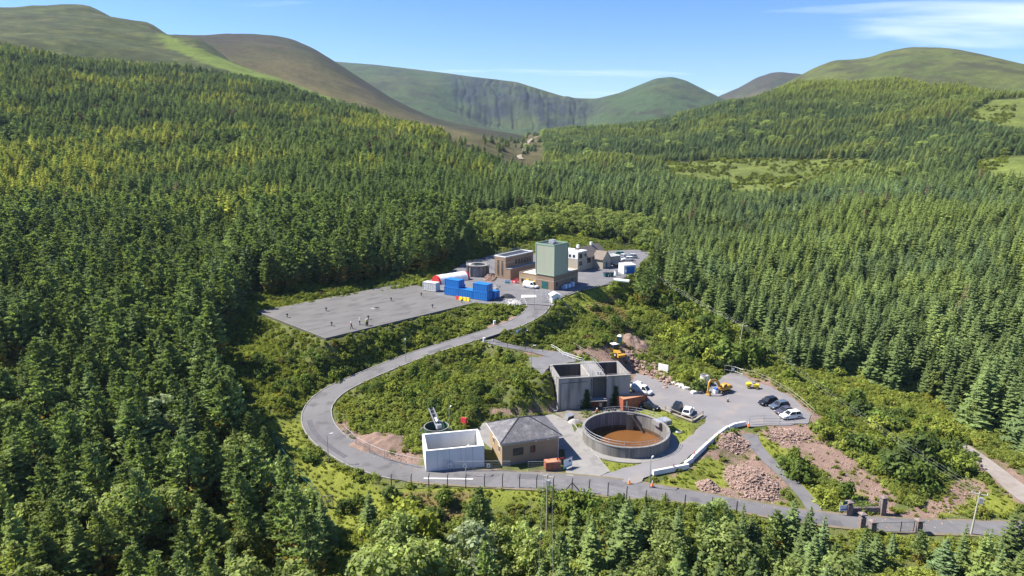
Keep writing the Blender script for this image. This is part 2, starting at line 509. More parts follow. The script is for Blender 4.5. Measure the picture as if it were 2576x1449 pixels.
def hz(x, y):
    return float(H(np.array([x]), np.array([y]))[0])
HAZE = 5e-5
# ------------------------------------------------------------------ ground colours (picture-traced patches, laid on the ground)
GRASS = [[(980, 1228), (1200, 1226), (1400, 1236), (1560, 1246), (1600, 1268), (1380, 1268), (1180, 1275), (980, 1272)],
         [(680, 1050), (755, 1045), (762, 1090), (790, 1135), (850, 1178), (905, 1210), (975, 1240), (960, 1330), (860, 1340), (800, 1330), (725, 1290), (735, 1225), (705, 1140)],
         [(1645, 1226), (1690, 1194), (1760, 1160), (1825, 1158), (1872, 1188), (1850, 1220), (1770, 1236), (1700, 1232)], [(1900, 1262), (1990, 1262), (2000, 1290), (1880, 1262)],
         [(1485, 1128), (1533, 1192), (1686, 1140), (1752, 1090), (1745, 1068), (1690, 1046), (1640, 1022), (1560, 1032), (1500, 1040), (1465, 1064), (1460, 1090)],
         [(600, 790), (620, 755), (800, 725), (1060, 685), (1075, 712), (800, 752), (640, 792)], [(1420, 745), (1530, 715), (1590, 712), (1570, 745), (1470, 790), (1410, 770)],
         [(1885, 1090), (1950, 1090), (1990, 1150), (1940, 1150)], [(2000, 1215), (2180, 1230), (2150, 1290), (2040, 1270)], [(2330, 1240), (2440, 1180), (2540, 1260), (2576, 1300), (2480, 1290), (2350, 1300)]]
DRY = [[(1480, 770), (1560, 740), (1590, 800), (1590, 850), (1520, 830)], [(1000, 1240), (1180, 1240), (1160, 1320), (960, 1330)], [(1500, 870), (1560, 850), (1600, 880), (1540, 900)]]
DIRT = [[(838, 1050), (868, 1062), (905, 1085), (960, 1105), (1045, 1140), (1062, 1190), (980, 1172), (905, 1140), (855, 1098)], [(1080, 1180), (1420, 1186), (1420, 1206), (1080, 1198)],
        [(1225, 1052), (1390, 1036), (1395, 1022), (1235, 1030)], [(1425, 890), (1500, 868), (1560, 880), (1645, 938), (1690, 985), (1590, 1000), (1570, 930), (1460, 905)],
        [(1865, 935), (1960, 970), (2062, 1048), (2050, 1075), (2120, 1135), (2210, 1205), (2260, 1250), (2240, 1300), (2190, 1270), (2090, 1200), (1990, 1140), (1895, 1085), (1930, 1068), (2036, 1060), (1990, 1000), (1880, 955)],
        [(1750, 1240), (1960, 1262), (2000, 1200), (1930, 1150), (1890, 1105), (1845, 1120), (1868, 1160), (1885, 1195), (1850, 1222)],
        [(1655, 1212), (1720, 1178), (1775, 1132), (1862, 1082), (1895, 1095), (1840, 1130), (1770, 1158), (1700, 1194)],
        [(2210, 1300), (2330, 1262), (2430, 1200), (2480, 1215), (2490, 1240), (2400, 1275), (2330, 1310), (2250, 1315)], [(2415, 1105), (2480, 1140), (2576, 1190), (2660, 1260), (2740, 1370), (2560, 1270), (2440, 1150)],
        [(1560, 850), (1625, 848), (1640, 880), (1580, 905), (1545, 890)], [(1768, 1152), (1815, 1118), (1860, 1088), (1905, 1098), (1905, 1200), (1850, 1172), (1825, 1158)], [(1300, 868), (1420, 890), (1400, 905), (1320, 890)], [(1225, 822), (1300, 790), (1290, 806), (1235, 834)]]
FIELDS = [[(1655, 408), (1850, 400), (2195, 398), (2190, 424), (2060, 462), (2000, 505), (1900, 510), (1780, 480), (1690, 446)], [(2440, 282), (2490, 252), (2640, 240), (2660, 350), (2500, 328), (2420, 306)], [(2465, 398), (2640, 386), (2660, 490), (2505, 478), (2450, 440)]]
GREENSTRIP = [(398, 82), (460, 108), (560, 148), (700, 186), (800, 231), (860, 256), (840, 266), (700, 226), (560, 176), (470, 140), (408, 108)]
BROWNMOOR = [(1120, 314), (1300, 318), (1362, 332), (1374, 412), (1330, 436), (1250, 424), (1180, 396), (1120, 352)]

def attr_color(me, cols):
    a = me.color_attributes.new('tint', 'FLOAT_COLOR', 'POINT')
    c = np.ones((len(cols), 4), np.float32); c[:, :3] = cols
    a.data.foreach_set('color', c.ravel())

def ground_material(name, detail):
    m = bpy.data.materials.new(name); m.use_nodes = True
    t = m.node_tree; b = t.nodes['Principled BSDF']
    b.inputs['Roughness'].default_value = 0.95; b.inputs['Specular IOR Level'].default_value = 0.1
    a = t.nodes.new('ShaderNodeAttribute'); a.attribute_name = 'tint'
    g = t.nodes.new('ShaderNodeNewGeometry')
    last = a.outputs['Color']
    for sc, amt in detail:
        n = t.nodes.new('ShaderNodeTexNoise'); n.inputs['Scale'].default_value = sc; n.inputs['Detail'].default_value = 8; n.inputs['Roughness'].default_value = 0.7
        t.links.new(g.outputs['Position'], n.inputs['Vector'])
        r = t.nodes.new('ShaderNodeMapRange'); r.inputs['From Min'].default_value = 0.3; r.inputs['From Max'].default_value = 0.7
        r.inputs['To Min'].default_value = 1 - amt; r.inputs['To Max'].default_value = 1 + amt
        t.links.new(n.outputs['Fac'], r.inputs['Value'])
        x = t.nodes.new('ShaderNodeVectorMath'); x.operation = 'SCALE'
        t.links.new(last, x.inputs[0]); t.links.new(r.outputs['Result'], x.inputs['Scale'])
        last = x.outputs['Vector']
    t.links.new(last, b.inputs['Base Color'])
    bn = t.nodes.new('ShaderNodeBump'); bn.inputs['Strength'].default_value = 0.7; bn.inputs['Distance'].default_value = 0.35
    n = t.nodes.new('ShaderNodeTexNoise'); n.inputs['Scale'].default_value = detail[-1][0]; n.inputs['Detail'].default_value = 6
    t.links.new(g.outputs['Position'], n.inputs['Vector']); t.links.new(n.outputs['Fac'], bn.inputs['Height'])
    t.links.new(bn.outputs['Normal'], b.inputs['Normal'])
    return m

def in_any(polys, u, v):
    r = np.zeros(np.shape(u), bool)
    for p in polys: r |= inside(p, u, v)
    return r

def colour_near(x, y, z):
    wx = x + (fnoise(x, y, 3, 41) - .5) * 3.4; wy = y + (fnoise(x, y, 3, 43) - .5) * 3.4
    u, v, _ = proj(wx, wy, z)
    n = fnoise(x, y, 5, 21)[:, None]; n2 = fnoise(x, y, 1.6, 23)[:, None]
    c = np.array([.062, .085, .024]) * (1 - n) + np.array([.125, .130, .042]) * n
    c = c * (.7 + .6 * n2)
    g = in_any(GRASS, u, v)[:, None]; d = in_any(DRY, u, v)[:, None]; e = in_any(DIRT, u, v)[:, None]
    gc = np.array([.19, .20, .034]) * (1 - n) + np.array([.125, .155, .026]) * n
    gc = np.where(n2 > .62, gc * .75, gc)
    dc = np.array([.17, .13, .055]) * (1 - n) + np.array([.11, .10, .035]) * n
    ec = np.array([.25, .17, .135]) * (1 - n2) + np.array([.165, .113, .088]) * n2
    ec = np.where((n > .62) & (n2 > .45), ec * .35 + np.array([.09, .10, .03]) * .65, ec)
    c = np.where(g, gc, c); c = np.where(d, dc, c); c = np.where(e, ec, c)
    return np.clip(c, 0.01, .6)

def colour_far(x, y, z):
    u, v, _ = proj(x, y, z)
    r = np.hypot(x, y)
    n = fnoise(x, y, 60, 31)[:, None]; n2 = fnoise(x, y, 14, 33)[:, None]
    moor = np.array([.054, .068, .018]) * (1 - n) + np.array([.038, .042, .014]) * n
    moor = np.where(n2 > .58, moor * .72, moor); moor = np.where((n2 < .36), moor * 1.25 + np.array([.015, .008, 0]), moor)
    floor = np.array([.028, .034, .014]) * (.7 + .6 * n2)
    c = np.where((r > rf_of(x, y))[:, None], moor, floor)
    wu = u + (n[:, 0] - .5) * 22; wv = v + (n2[:, 0] - .5) * 12
    c = np.where(inside(BROWNMOOR, wu, wv)[:, None], np.array([.078, .070, .030]) * (.6 + .8 * n2), c)
    c = np.where(inside(GREENSTRIP, wu, wv)[:, None], np.array([.10, .135, .022]) * (.8 + .4 * n2), c)
    c = np.where(in_any(FIELDS, wu, wv)[:, None], (np.array([.125, .145, .032]) * (1 - n2) + np.array([.075, .10, .024]) * n2), c)
    return c

RFS = [(c[0], [900, 900, 900, 930, 950, 960, 970, 940, 850, 775, 640, 1560, 1450, 1320, 1330, 1400, 1340, 1240, 1140, 1000, 950][i]) for i, c in enumerate(COLS)]
def rf_of(x, y):
    az = np.arctan2(x, y * math.cos(PITCH))
    return np.interp(az, AZ, [q[1] for q in RFS])

def grid_mesh(name, X, Y, Z, cols, m, kind='structure', skip=None):
    ny, nx = X.shape
    me = bpy.data.meshes.new(name)
    v = np.stack([X.ravel(), Y.ravel(), Z.ravel()], 1)
    idx = np.arange(nx * ny).reshape(ny, nx)
    q = np.stack([idx[:-1, :-1], idx[:-1, 1:], idx[1:, 1:], idx[1:, :-1]], -1).reshape(-1, 4)
    if skip is not None:
        q = q[~skip[:-1, :-1].ravel()]
    me.vertices.add(len(v)); me.vertices.foreach_set('co', v.ravel())
    me.loops.add(q.size); me.loops.foreach_set('vertex_index', q.ravel())
    me.polygons.add(len(q)); me.polygons.foreach_set('loop_start', np.arange(0, q.size, 4)); me.polygons.foreach_set('loop_total', np.full(len(q), 4))
    me.update(); me.validate()
    attr_color(me, cols)
    me.materials.append(m); me.shade_smooth()
    o = put(name, me); tag(o, kind=kind)
    return o

M_GROUND = ground_material('ground_cover', [(.6, .22), (4.0, .3)])
M_SLOPE = ground_material('slope_cover', [(.02, .22), (.09, .34), (.5, .42)])
X, Y = np.meshgrid(np.arange(-205, 205.1, 1.0), np.arange(40, 300.1, 1.0))
Z = H(X.ravel(), Y.ravel()).reshape(X.shape)
rg = np.hypot(X, Y)
grid_mesh('ground', X, Y, Z - np.where(rg > 285, 6, 0), colour_near(X.ravel(), Y.ravel(), Z.ravel()), M_GROUND, skip=rg > 298)
az = np.linspace(rad(-62), rad(62), 300); rr = np.concatenate([np.linspace(280, 600, 60), np.linspace(606, 1700, 120), np.linspace(1720, 3300, 24)])
R2, A2 = np.meshgrid(rr, az)
X, Y = np.sin(A2) * R2, np.cos(A2) * R2
Z = H(X.ravel(), Y.ravel()).reshape(X.shape)
grid_mesh('hillside', X, Y, Z, colour_far(X.ravel(), Y.ravel(), Z.ravel()), M_SLOPE)
# land carrying on round behind the camera to the horizon
bk = MB(); n = 64
ring = [(math.sin(a) * 5200, math.cos(a) * 5200 + 800) for a in [2 * math.pi * i / n for i in range(n)]]
bk.add([(0, 0, -40)] + [(a, b, -60) for a, b in ring], [(0, i + 1, (i + 1) % n + 1) for i in range(n)])
tag(bk.build('valley_plain', mat('far_farmland', (.06, .085, .03), (.10, .11, .045), .004)), kind='structure')

def hill(name, ridge, foot, colour, prof, nu=240, nt=70, amp=10, back=500, seed=0, gully=None):
    """A hill: skyline and foot given as (u, v, distance); the slope between follows prof(t, u); its far side falls away again."""
    us = np.linspace(ridge[0][0], ridge[-1][0], nu)
    rv = np.interp(us, [p[0] for p in ridge], [p[1] for p in ridge]); rd = np.interp(us, [p[0] for p in ridge], [p[2] for p in ridge])
    k = 7
    ker = np.ones(k) / k
    rv = np.convolve(np.pad(rv, k // 2, mode='edge'), ker, 'valid')
    fv = np.interp(us, [p[0] for p in foot], [p[1] for p in foot]); fd = np.interp(us, [p[0] for p in foot], [p[2] for p in foot])
    t = np.linspace(0, 1, nt)
    X = np.zeros((nu, nt + 8)); Y = X.copy(); Z = X.copy()
    for i, u in enumerate(us):
        d = ray(u, rv[i]); h = math.hypot(d[0], d[1]); ux, uy = d[0] / h, d[1] / h
        zr = CZ + d[2] / h * rd[i]; d2 = ray(u, fv[i]); zf = CZ + d2[2] / math.hypot(d2[0], d2[1]) * fd[i]
        tt = np.concatenate([t, 1 + np.linspace(.03, 1, 8)])
        r = np.where(tt <= 1, fd[i] + (rd[i] - fd[i]) * tt, rd[i] + (tt - 1) * back)
        z = np.where(tt <= 1, zf + (zr - zf) * prof(np.minimum(tt, 1), u), zr - ((tt - 1) ** 1.5) * back * .45)
        X[i] = ux * r; Y[i] = uy * r; Z[i] = z
    tt = np.concatenate([t, 1 + np.linspace(.03, 1, 8)])[None, :] * np.ones((nu, 1))
    w = np.clip(np.minimum(tt, 1 - tt) * 3.2, 0, 1)
    Z += (fnoise(X, Y, 120, 61 + seed) - .5) * 2 * amp * w + (fnoise(X, Y, 34, 71 + seed) - .5) * .7 * amp * w
    if gully is not None: Z += gully(X, Y, us[:, None] * np.ones_like(tt), tt)
    U = (us[:, None] * np.ones_like(tt)).ravel()
    cols = colour(X.ravel(), Y.ravel(), U, tt.ravel())
    return grid_mesh(name, X, Y, Z, cols, M_SLOPE)

def mixc(a, b, t): return np.array(a) * (1 - t[:, None]) + np.array(b) * t[:, None]
def heather(x, y, u, t):
    n = fnoise(x, y, 40, 81); n2 = fnoise(x, y, 160, 83)
    c = mixc((.040, .033, .021), (.034, .038, .017), sstep(.35, .65, n)); c = mixc2(c, (.105, .088, .034), sstep(.62, .15, t + (n2 - .5) * .5))
    return mixc2(c, (.05, .054, .022), sstep(.8, 1.0, t + (n - .5) * .2) * .6)
def mixc2(c, b, t): return c * (1 - t[:, None]) + np.array(b) * t[:, None]
def corrie_col(x, y, u, t):
    n = fnoise(x, y, 60, 91); n2 = fnoise(x, y, 220, 93)
    c = mixc((.040, .062, .023), (.052, .064, .024), sstep(.3, .7, n2)); c = mixc2(c, (.036, .042, .022), sstep(.5, .75, n))
    cl = sstep(1090, 1170, u) * sstep(1545, 1430, u) * sstep(.44, .60, t + (n - .5) * .25) * sstep(.93, .84, t + (n2 - .5) * .1)
    st = .45 * vnoise(u / 9 + fnoise(x, y, 80, 3), t * 6, 8) + .55 * vnoise(u / 45, t * 17 + n, 12)
    return mixc2(c, (.022, .028, .033), cl * (.5 + .5 * sstep(.35, .6, st)))
def moor_col(x, y, u, t):
    n = fnoise(x, y, 50, 101); n2 = fnoise(x, y, 160, 103)
    c = mixc((.064, .080, .021), (.082, .092, .025), sstep(.3, .7, n2)); return mixc2(c, (.05, .05, .022), sstep(.5, .68, n) * .8)

colour = heather
hill('heather_hill', [(380, 100, 1650), (440, 92, 1700), (520, 94, 1750), (590, 91, 1800), (690, 94, 1850), (735, 102, 1830), (790, 125, 1790), (840, 155, 1740), (900, 194, 1680), (980, 245, 1600), (1040, 274, 1560), (1100, 299, 1500), (1160, 312, 1460), (1225, 325, 1420), (1300, 337, 1380), (1345, 352, 1350)],
     [(380, 160, 1050), (700, 245, 1000), (1000, 330, 900), (1250, 375, 860), (1345, 400, 860)], heather, lambda t, u: 0.25 * t + 0.75 * np.sin(t * math.pi / 2) ** 1.25, amp=5, seed=1)
colour = corrie_col
def corrie_prof(t, u):
    c = float(sstep(1020, 1280, np.array(u)) * sstep(1560, 1440, np.array(u)))
    steep = 0.30 * t + 0.62 * sstep(.40, .80, t) + .08 * sstep(.75, 1, t)
    soft = 0.3 * t + 0.7 * np.sin(t * math.pi / 2) ** 1.5
    return steep * c + soft * (1 - c)
def gul(X, Y, U, t):
    c = sstep(1080, 1230, U) * sstep(1545, 1440, U) * sstep(.30, .5, t) * sstep(1.0, .84, t)
    g = np.abs(vnoise(U / 17 + fnoise(X, Y, 90, 5) * 1.4, t * 2.2, 5) - .5) * 2; g2 = np.abs(vnoise(U / 6 + fnoise(X, Y, 50, 6), t * 3, 9) - .5) * 2
    return -(1 - g) ** 3 * 11 * c - (1 - g2) * 4 * c + (fnoise(X, Y, 110, 77) - .5) * 34 * c
hill('corrie_mountain', [(760, 150, 3600), (840, 155, 3600), (950, 164, 3500), (1100, 181, 3400), (1190, 193, 3300), (1250, 200, 3250), (1300, 206, 3200), (1350, 222, 3150), (1420, 243, 3100), (1455, 247, 3150), (1500, 248, 3200), (1560, 233, 3150), (1610, 213, 3100), (1650, 197, 3050), (1690, 193, 3050), (1725, 202, 3050), (1765, 222, 3000), (1815, 247, 2950), (1860, 264, 2900), (1960, 285, 2900)],
     [(760, 330, 2100), (1000, 345, 2050), (1290, 352, 2000), (1500, 345, 2000), (1700, 335, 2100), (1960, 330, 2200)], corrie_col, corrie_prof, nu=420, nt=120, amp=10, seed=2, gully=gul, back=900)
colour = heather
hill('distant_hill', [(1740, 285, 4300), (1810, 242, 4300), (1860, 221, 4200), (1905, 196, 4200), (1940, 184, 4200), (1965, 182, 4200), (2010, 187, 4200), (2080, 200, 4200), (2160, 230, 4200)], [(1740, 320, 3300), (2160, 320, 3300)], heather, lambda t, u: np.sin(t * math.pi / 2), amp=8, seed=3)
colour = moor_col
hill('moor_hill', [(1900, 250, 2050), (1985, 205, 2100), (2050, 170, 2150), (2100, 151, 2200), (2140, 151, 2200), (2190, 144, 2200), (2230, 130, 2200), (2290, 120, 2200), (2345, 121, 2200), (2400, 124, 2150), (2470, 137, 2100), (2540, 154, 2050), (2620, 172, 2000), (2800, 230, 1900), (3100, 300, 1700)],
     [(1900, 260, 1420), (2250, 235, 1400), (2576, 270, 1260), (3100, 320, 1150)], moor_col, lambda t, u: 0.35 * t + 0.65 * np.sin(t * math.pi / 2) ** 1.3, amp=7, seed=4)

# thin summer haze, one closed box round the valley
hz_ = MB().box(0, 800, -63, 10800, 10800, 563).build('haze', None)
hm = bpy.data.materials.new('haze'); hm.use_nodes = True
hm.node_tree.nodes.clear(); ho = hm.node_tree.nodes.new('ShaderNodeOutputMaterial'); hv = hm.node_tree.nodes.new('ShaderNodeVolumePrincipled')
hv.inputs['Color'].default_value = (.62, .80, 1.0, 1); hv.inputs['Density'].default_value = HAZE; hv.inputs['Anisotropy'].default_value = .2
hm.node_tree.links.new(hv.outputs['Volume'], ho.inputs['Volume']); hz_.data.materials.append(hm)
tag(hz_, 'thin pale haze filling the valley air', kind='stuff')

# ------------------------------------------------------------------ roads and paved areas
M_ROAD = mat('road_asphalt', (.118, .113, .115), (.148, .143, .145), .12, rough=.92, bump=.25, c3=(.09, .086, .088), s3=.35)
M_YARD = mat('yard_gravel', (.185, .178, .18), (.155, .148, .15), .12, rough=.95, bump=.4, c3=(.215, .19, .175), s3=.22)
M_UPPER = mat('upper_yard', (.14, .136, .142), (.118, .115, .12), .1, rough=.92, bump=.3, c3=(.165, .158, .155), s3=.25)
M_CONC = mat('pale_concrete', (.23, .22, .208), (.19, .182, .17), .3, rough=.9, bump=.1, c3=(.16, .152, .145), s3=.5)
M_KERB = mat('kerb_concrete', (.30, .285, .27), (.20, .19, .18), 1.5, rough=.9)
M_LINE = mat('white_line', (.62, .62, .60), (.40, .40, .40), 3.0, rough=.8)

def ribbon(name, ln, m, dz=0.0, off=None, wid=None):
    """A strip along a line; off/wid move it to one side (kerbs)."""
    mb = MB(); vs = []; fs = []
    for k in range(len(ln)):
        a = ln[max(k - 1, 0)]; b = ln[min(k + 1, len(ln) - 1)]
        t = math.atan2(b[1] - a[1], b[0] - a[0]); nx, ny = -math.sin(t), math.cos(t)
        w = ln[k][3] / 2
        s0, s1 = (-w, w) if off is None else (off * w - wid / 2, off * w + wid / 2)
        x, y, z = ln[k][:3]
        if off is None:
            vs += [(x + nx * (s0 + (s1 - s0) * i / 4), y + ny * (s0 + (s1 - s0) * i / 4), z + dz) for i in range(5)]
        else:
            vs += [(x + nx * s, y + ny * s, z + h) for s, h in ((s0, -.15), (s0, dz), (s1, dz), (s1, -.15))]
    c = 5 if off is None else 4
    for k in range(len(ln) - 1):
        for i in range(c - 1):
            fs.append((k * c + i, k * c + i + 1, (k + 1) * c + i + 1, (k + 1) * c + i))
    mb.add(vs, fs)
    return tag(mb.build(name, m), kind='structure')

def pad(name, pts, z, m, dz=0.0, thick=.12):
    """A flat area: fine triangles, so its material reads; with an edge."""
    P2 = [Vector((p[0], p[1])) for p in pts]; n = len(P2)
    cv, ce, cf = delaunay_2d_cdt(P2, [(i, (i + 1) % n) for i in range(n)], [], 0, 1e-5)[:3]
    poly = [(p[0], p[1]) for p in pts]
    tri = [tuple(f) for f in cf if inside(poly, np.array([sum(cv[i].x for i in f) / 3]), np.array([sum(cv[i].y for i in f) / 3]))[0]]
    vs = [(p.x, p.y, z + dz) for p in cv]
    tri = [f if (cv[f[1]] - cv[f[0]]).cross(cv[f[2]] - cv[f[0]]) > 0 else f[::-1] for f in tri]
    cnt = {}
    for f in tri:
        for i in range(3): e = (f[i], f[(i + 1) % 3]); cnt[tuple(sorted(e))] = cnt.get(tuple(sorted(e)), []) + [e]
    low = {}
    def lo(i):
        if i not in low: low[i] = len(vs); vs.append((vs[i][0], vs[i][1], z + dz - thick))
        return low[i]
    side = [(e[0][1], e[0][0], lo(e[0][0]), lo(e[0][1])) for e in cnt.values() if len(e) == 1]
    me = bpy.data.meshes.new(name); me.from_pydata(vs, [], tri + side); me.update(); me.materials.append(m)
    return tag(put(name, me), kind='structure')

def ragged(pts, amp=.35, step=1.2, seed=0):
    """The same outline with a slightly uneven edge."""
    out = []; n = len(pts); rr = random.Random(seed)
    for i in range(n):
        a = Vector(pts[i][:2]); b = Vector(pts[(i + 1) % n][:2]); L = (b - a).length; k = max(1, int(L / step)); nrm = Vector((-(b - a).y, (b - a).x)) / max(L, 1e-6)
        for j in range(k):
            p = a + (b - a) * (j / k) + nrm * rr.uniform(-amp, amp) * (1 if j else 0)
            out.append((p.x, p.y))
    return out

_hp = [hit(u, v) for u, v in ((1352, 344), (1336, 352), (1324, 364), (1318, 378), (1306, 392), (1312, 402))]
ribbon('hill_track', smooth_line([(p.x, p.y, p.z + .5, 5.0) for p in _hp], 6.0), mat('hill_track_dirt', (.28, .23, .16), (.20, .165, .115), .1), 0.2)
ribbon('access_road', ROAD, M_ROAD, 0.012)
i0 = int(np.argmin(np.hypot(ROAD[:, 0] - at(1000, 1190).x, ROAD[:, 1] - at(1000, 1190).y)))
ribbon('kerb', ROAD[i0:], M_KERB, 0.11, off=1.03, wid=.18)
ribbon('kerb', ROAD[i0 + 6:], M_KERB, 0.10, off=-1.03, wid=.18)
M_PATCH = mat('dark_asphalt_patch', (.085, .083, .088), (.105, .102, .108), 1.0, rough=.9)
for q0, q1, of, wd_ in ((18, 24, .45, 1.6), (40, 43, -.4, 1.8), (56, 64, .5, 1.0), (78, 82, -.35, 1.5), (100, 110, .1, .7), (118, 121, .4, 1.6)):
    if q1 < len(ROAD): ribbon('road_patch', ROAD[q0:q1], M_PATCH, 0.017, off=of, wid=wd_)
M_VERGE = mat('verge_dirt', (.19, .145, .105), (.12, .11, .05), .7, rough=.95, bump=.4)
ribbon('verge', ROAD[:i0], M_VERGE, 0.016, off=.99, wid=.55)
ribbon('verge', ROAD[:i0], M_VERGE, 0.0165, off=-.99, wid=.45)
ribbon('footpath', PATH, M_ROAD, 0.004)
ribbon('track', TRACK, M_ROAD, 0.008)
ribbon('forest_lane', LANE, mat('lane_gravel', (.26, .23, .205), (.20, .17, .145), .4, bump=.3), 0.0)
pad('yard', ragged(YARD, .3, 1.2, 3), 0, M_YARD, 0.004)
pad('upper_yard', ragged(UPPER, .2, 1.5, 4), 12, M_UPPER, 0.004)
pad('tank_forecourt', ragged(PLAT, .2, 1.0, 5), 6.5, M_UPPER, 0.004)
pad('stony_ground', ragged(STONY, .2, 1.0, 9), 0, mat('stony_ground', (.20, .17, .145), (.13, .115, .09), .5, bump=.5, c3=(.09, .10, .045), s3=.35), 0.0)
pad('concrete_apron', APRON, 0, M_CONC, 0.02)
pad('road_marking', [at(*p, 0) for p in [(1066, 1202), (1190, 1204), (1190, 1207), (1066, 1205)]], 0.1, M_LINE, -.05, .01)
pad('concrete_pad', [at(*p, 12) for p in [(1312, 742), (1348, 742), (1350, 749), (1311, 749)]], 12, mat('pale_pad', (.55, .54, .52), (.45, .44, .42), 1.0), .02)
kb = MB()
for a, b in (((1442, 1062), (1487, 1130)), ((1487, 1130), (1534, 1187))):
    kb.bar(at(*a, .06), at(*b, .06), .18, .12)
tag(kb.build('apron_kerb', M_KERB), kind='structure')
kb = MB()
e = [at(*p, 12.06) for p in [(1388, 770), (1414, 748), (1464, 730), (1534, 714), (1580, 694), (1614, 664)]]
for a, b in zip(e, e[1:]): kb.bar(a, b, .3, .25)
tag(kb.build('upper_kerb', M_KERB), kind='structure')
# ------------------------------------------------------------------ foliage materials
def leaf_mat(name, base, trans=.25, var=.25, nscale=.9):
    m = bpy.data.materials.new(name); m.use_nodes = True
    t = m.node_tree; t.nodes.clear()
    out = t.nodes.new('ShaderNodeOutputMaterial')
    a = t.nodes.new('ShaderNodeAttribute'); a.attribute_type = 'INSTANCER'; a.attribute_name = 'tint'
    lc = t.nodes.new('ShaderNodeAttribute'); lc.attribute_name = 'leaf'
    oi = t.nodes.new('ShaderNodeObjectInfo')
    tc = t.nodes.new('ShaderNodeTexCoord')
    n = t.nodes.new('ShaderNodeTexNoise'); n.inputs['Scale'].default_value = nscale; n.inputs['Detail'].default_value = 4
    t.links.new(tc.outputs['Object'], n.inputs['Vector'])
    r = t.nodes.new('ShaderNodeMapRange'); r.inputs['From Min'].default_value = .3; r.inputs['From Max'].default_value = .7
    r.inputs['To Min'].default_value = 1 - var; r.inputs['To Max'].default_value = 1 + var
    t.links.new(n.outputs['Fac'], r.inputs['Value'])
    r2 = t.nodes.new('ShaderNodeMapRange'); r2.inputs['To Min'].default_value = .82; r2.inputs['To Max'].default_value = 1.18
    t.links.new(oi.outputs['Random'], r2.inputs['Value'])
    mu = t.nodes.new('ShaderNodeMath'); mu.operation = 'MULTIPLY'
    t.links.new(r.outputs['Result'], mu.inputs[0]); t.links.new(r2.outputs['Result'], mu.inputs[1])
    v1 = t.nodes.new('ShaderNodeVectorMath'); v1.operation = 'MULTIPLY'; v1.inputs[1].default_value = base
    t.links.new(a.outputs['Color'], v1.inputs[0])
    v3 = t.nodes.new('ShaderNodeVectorMath'); v3.operation = 'MULTIPLY'
    t.links.new(v1.outputs['Vector'], v3.inputs[0]); t.links.new(lc.outputs['Color'], v3.inputs[1])
    v2 = t.nodes.new('ShaderNodeVectorMath'); v2.operation = 'SCALE'
    t.links.new(v3.outputs['Vector'], v2.inputs[0]); t.links.new(mu.outputs['Value'], v2.inputs['Scale'])
    d = t.nodes.new('ShaderNodeBsdfDiffuse'); tr = t.nodes.new('ShaderNodeBsdfTranslucent')
    mx = t.nodes.new('ShaderNodeMixShader'); mx.inputs['Fac'].default_value = trans
    t.links.new(v2.outputs['Vector'], d.inputs['Color'])
    ty = t.nodes.new('ShaderNodeVectorMath'); ty.operation = 'MULTIPLY'; ty.inputs[1].default_value = (1.25, 1.35, .6)
    t.links.new(v2.outputs['Vector'], ty.inputs[0]); t.links.new(ty.outputs['Vector'], tr.inputs['Color'])
    t.links.new(d.outputs['BSDF'], mx.inputs[1]); t.links.new(tr.outputs['BSDF'], mx.inputs[2])
    t.links.new(mx.outputs['Shader'], out.inputs['Surface'])
    return m
M_NEEDLE = leaf_mat('conifer_needles', (1, 1, 1), .33, .18, .4)
M_LEAF = leaf_mat('broad_leaves', (1, 1, 1), .40, .22, .6)
M_BARK = mat('bark', (.10, .075, .055), (.055, .042, .033), 3, stretch=(1, 1, .3), rough=.95, bump=.4)

class Soup:
    """Loose triangles and quads with a per-vertex leaf shade, as one crown mesh."""
    def __init__(s): s.v = []; s.f = []; s.c = []
    def face(s, pts, c):
        o = len(s.v); s.v += [tuple(p) for p in pts]; s.f.append(tuple(range(o, o + len(pts)))); s.c += [c] * len(pts)
    def mesh(s, name, m):
        me = bpy.data.meshes.new(name); me.from_pydata(s.v, [], s.f)
        a = me.color_attributes.new('leaf', 'FLOAT_COLOR', 'POINT')
        c = np.ones((len(s.v), 4), np.float32); c[:, :3] = np.array(s.c); a.data.foreach_set('color', c.ravel())
        me.materials.append(m); return me

def trunk_mesh(h, r, seed, limbs=0, lean=.3):
    rn = random.Random(seed); mb = MB()
    p = [Vector((rn.uniform(-1, 1) * lean * (k / 5) ** 2, rn.uniform(-1, 1) * lean * (k / 5) ** 2, h * k / 5 - .3 * (k == 0))) for k in range(6)]
    for k in range(5):
        mb.cyl(p[k], p[k + 1], r * (1 - k / 5.6), r * (1 - (k + 1) / 5.6), 6, cap=k in (0, 4))
    for i in range(limbs):
        q = p[2] + (p[4] - p[2]) * rn.random(); t = rn.uniform(0, 6.28); L = h * rn.uniform(.2, .34)
        e = q + Vector((math.cos(t) * L, math.sin(t) * L, L * rn.uniform(.5, 1.1)))
        mid = (q + e) / 2 + Vector((0, 0, -.1 * L))
        mb.cyl(q, mid, r * .42, r * .28, 5, cap=False); mb.cyl(mid, e, r * .28, r * .08, 5, cap=False)
    me = mb.mesh('trunk'); me.materials.append(M_BARK); me.shade_smooth(); return me

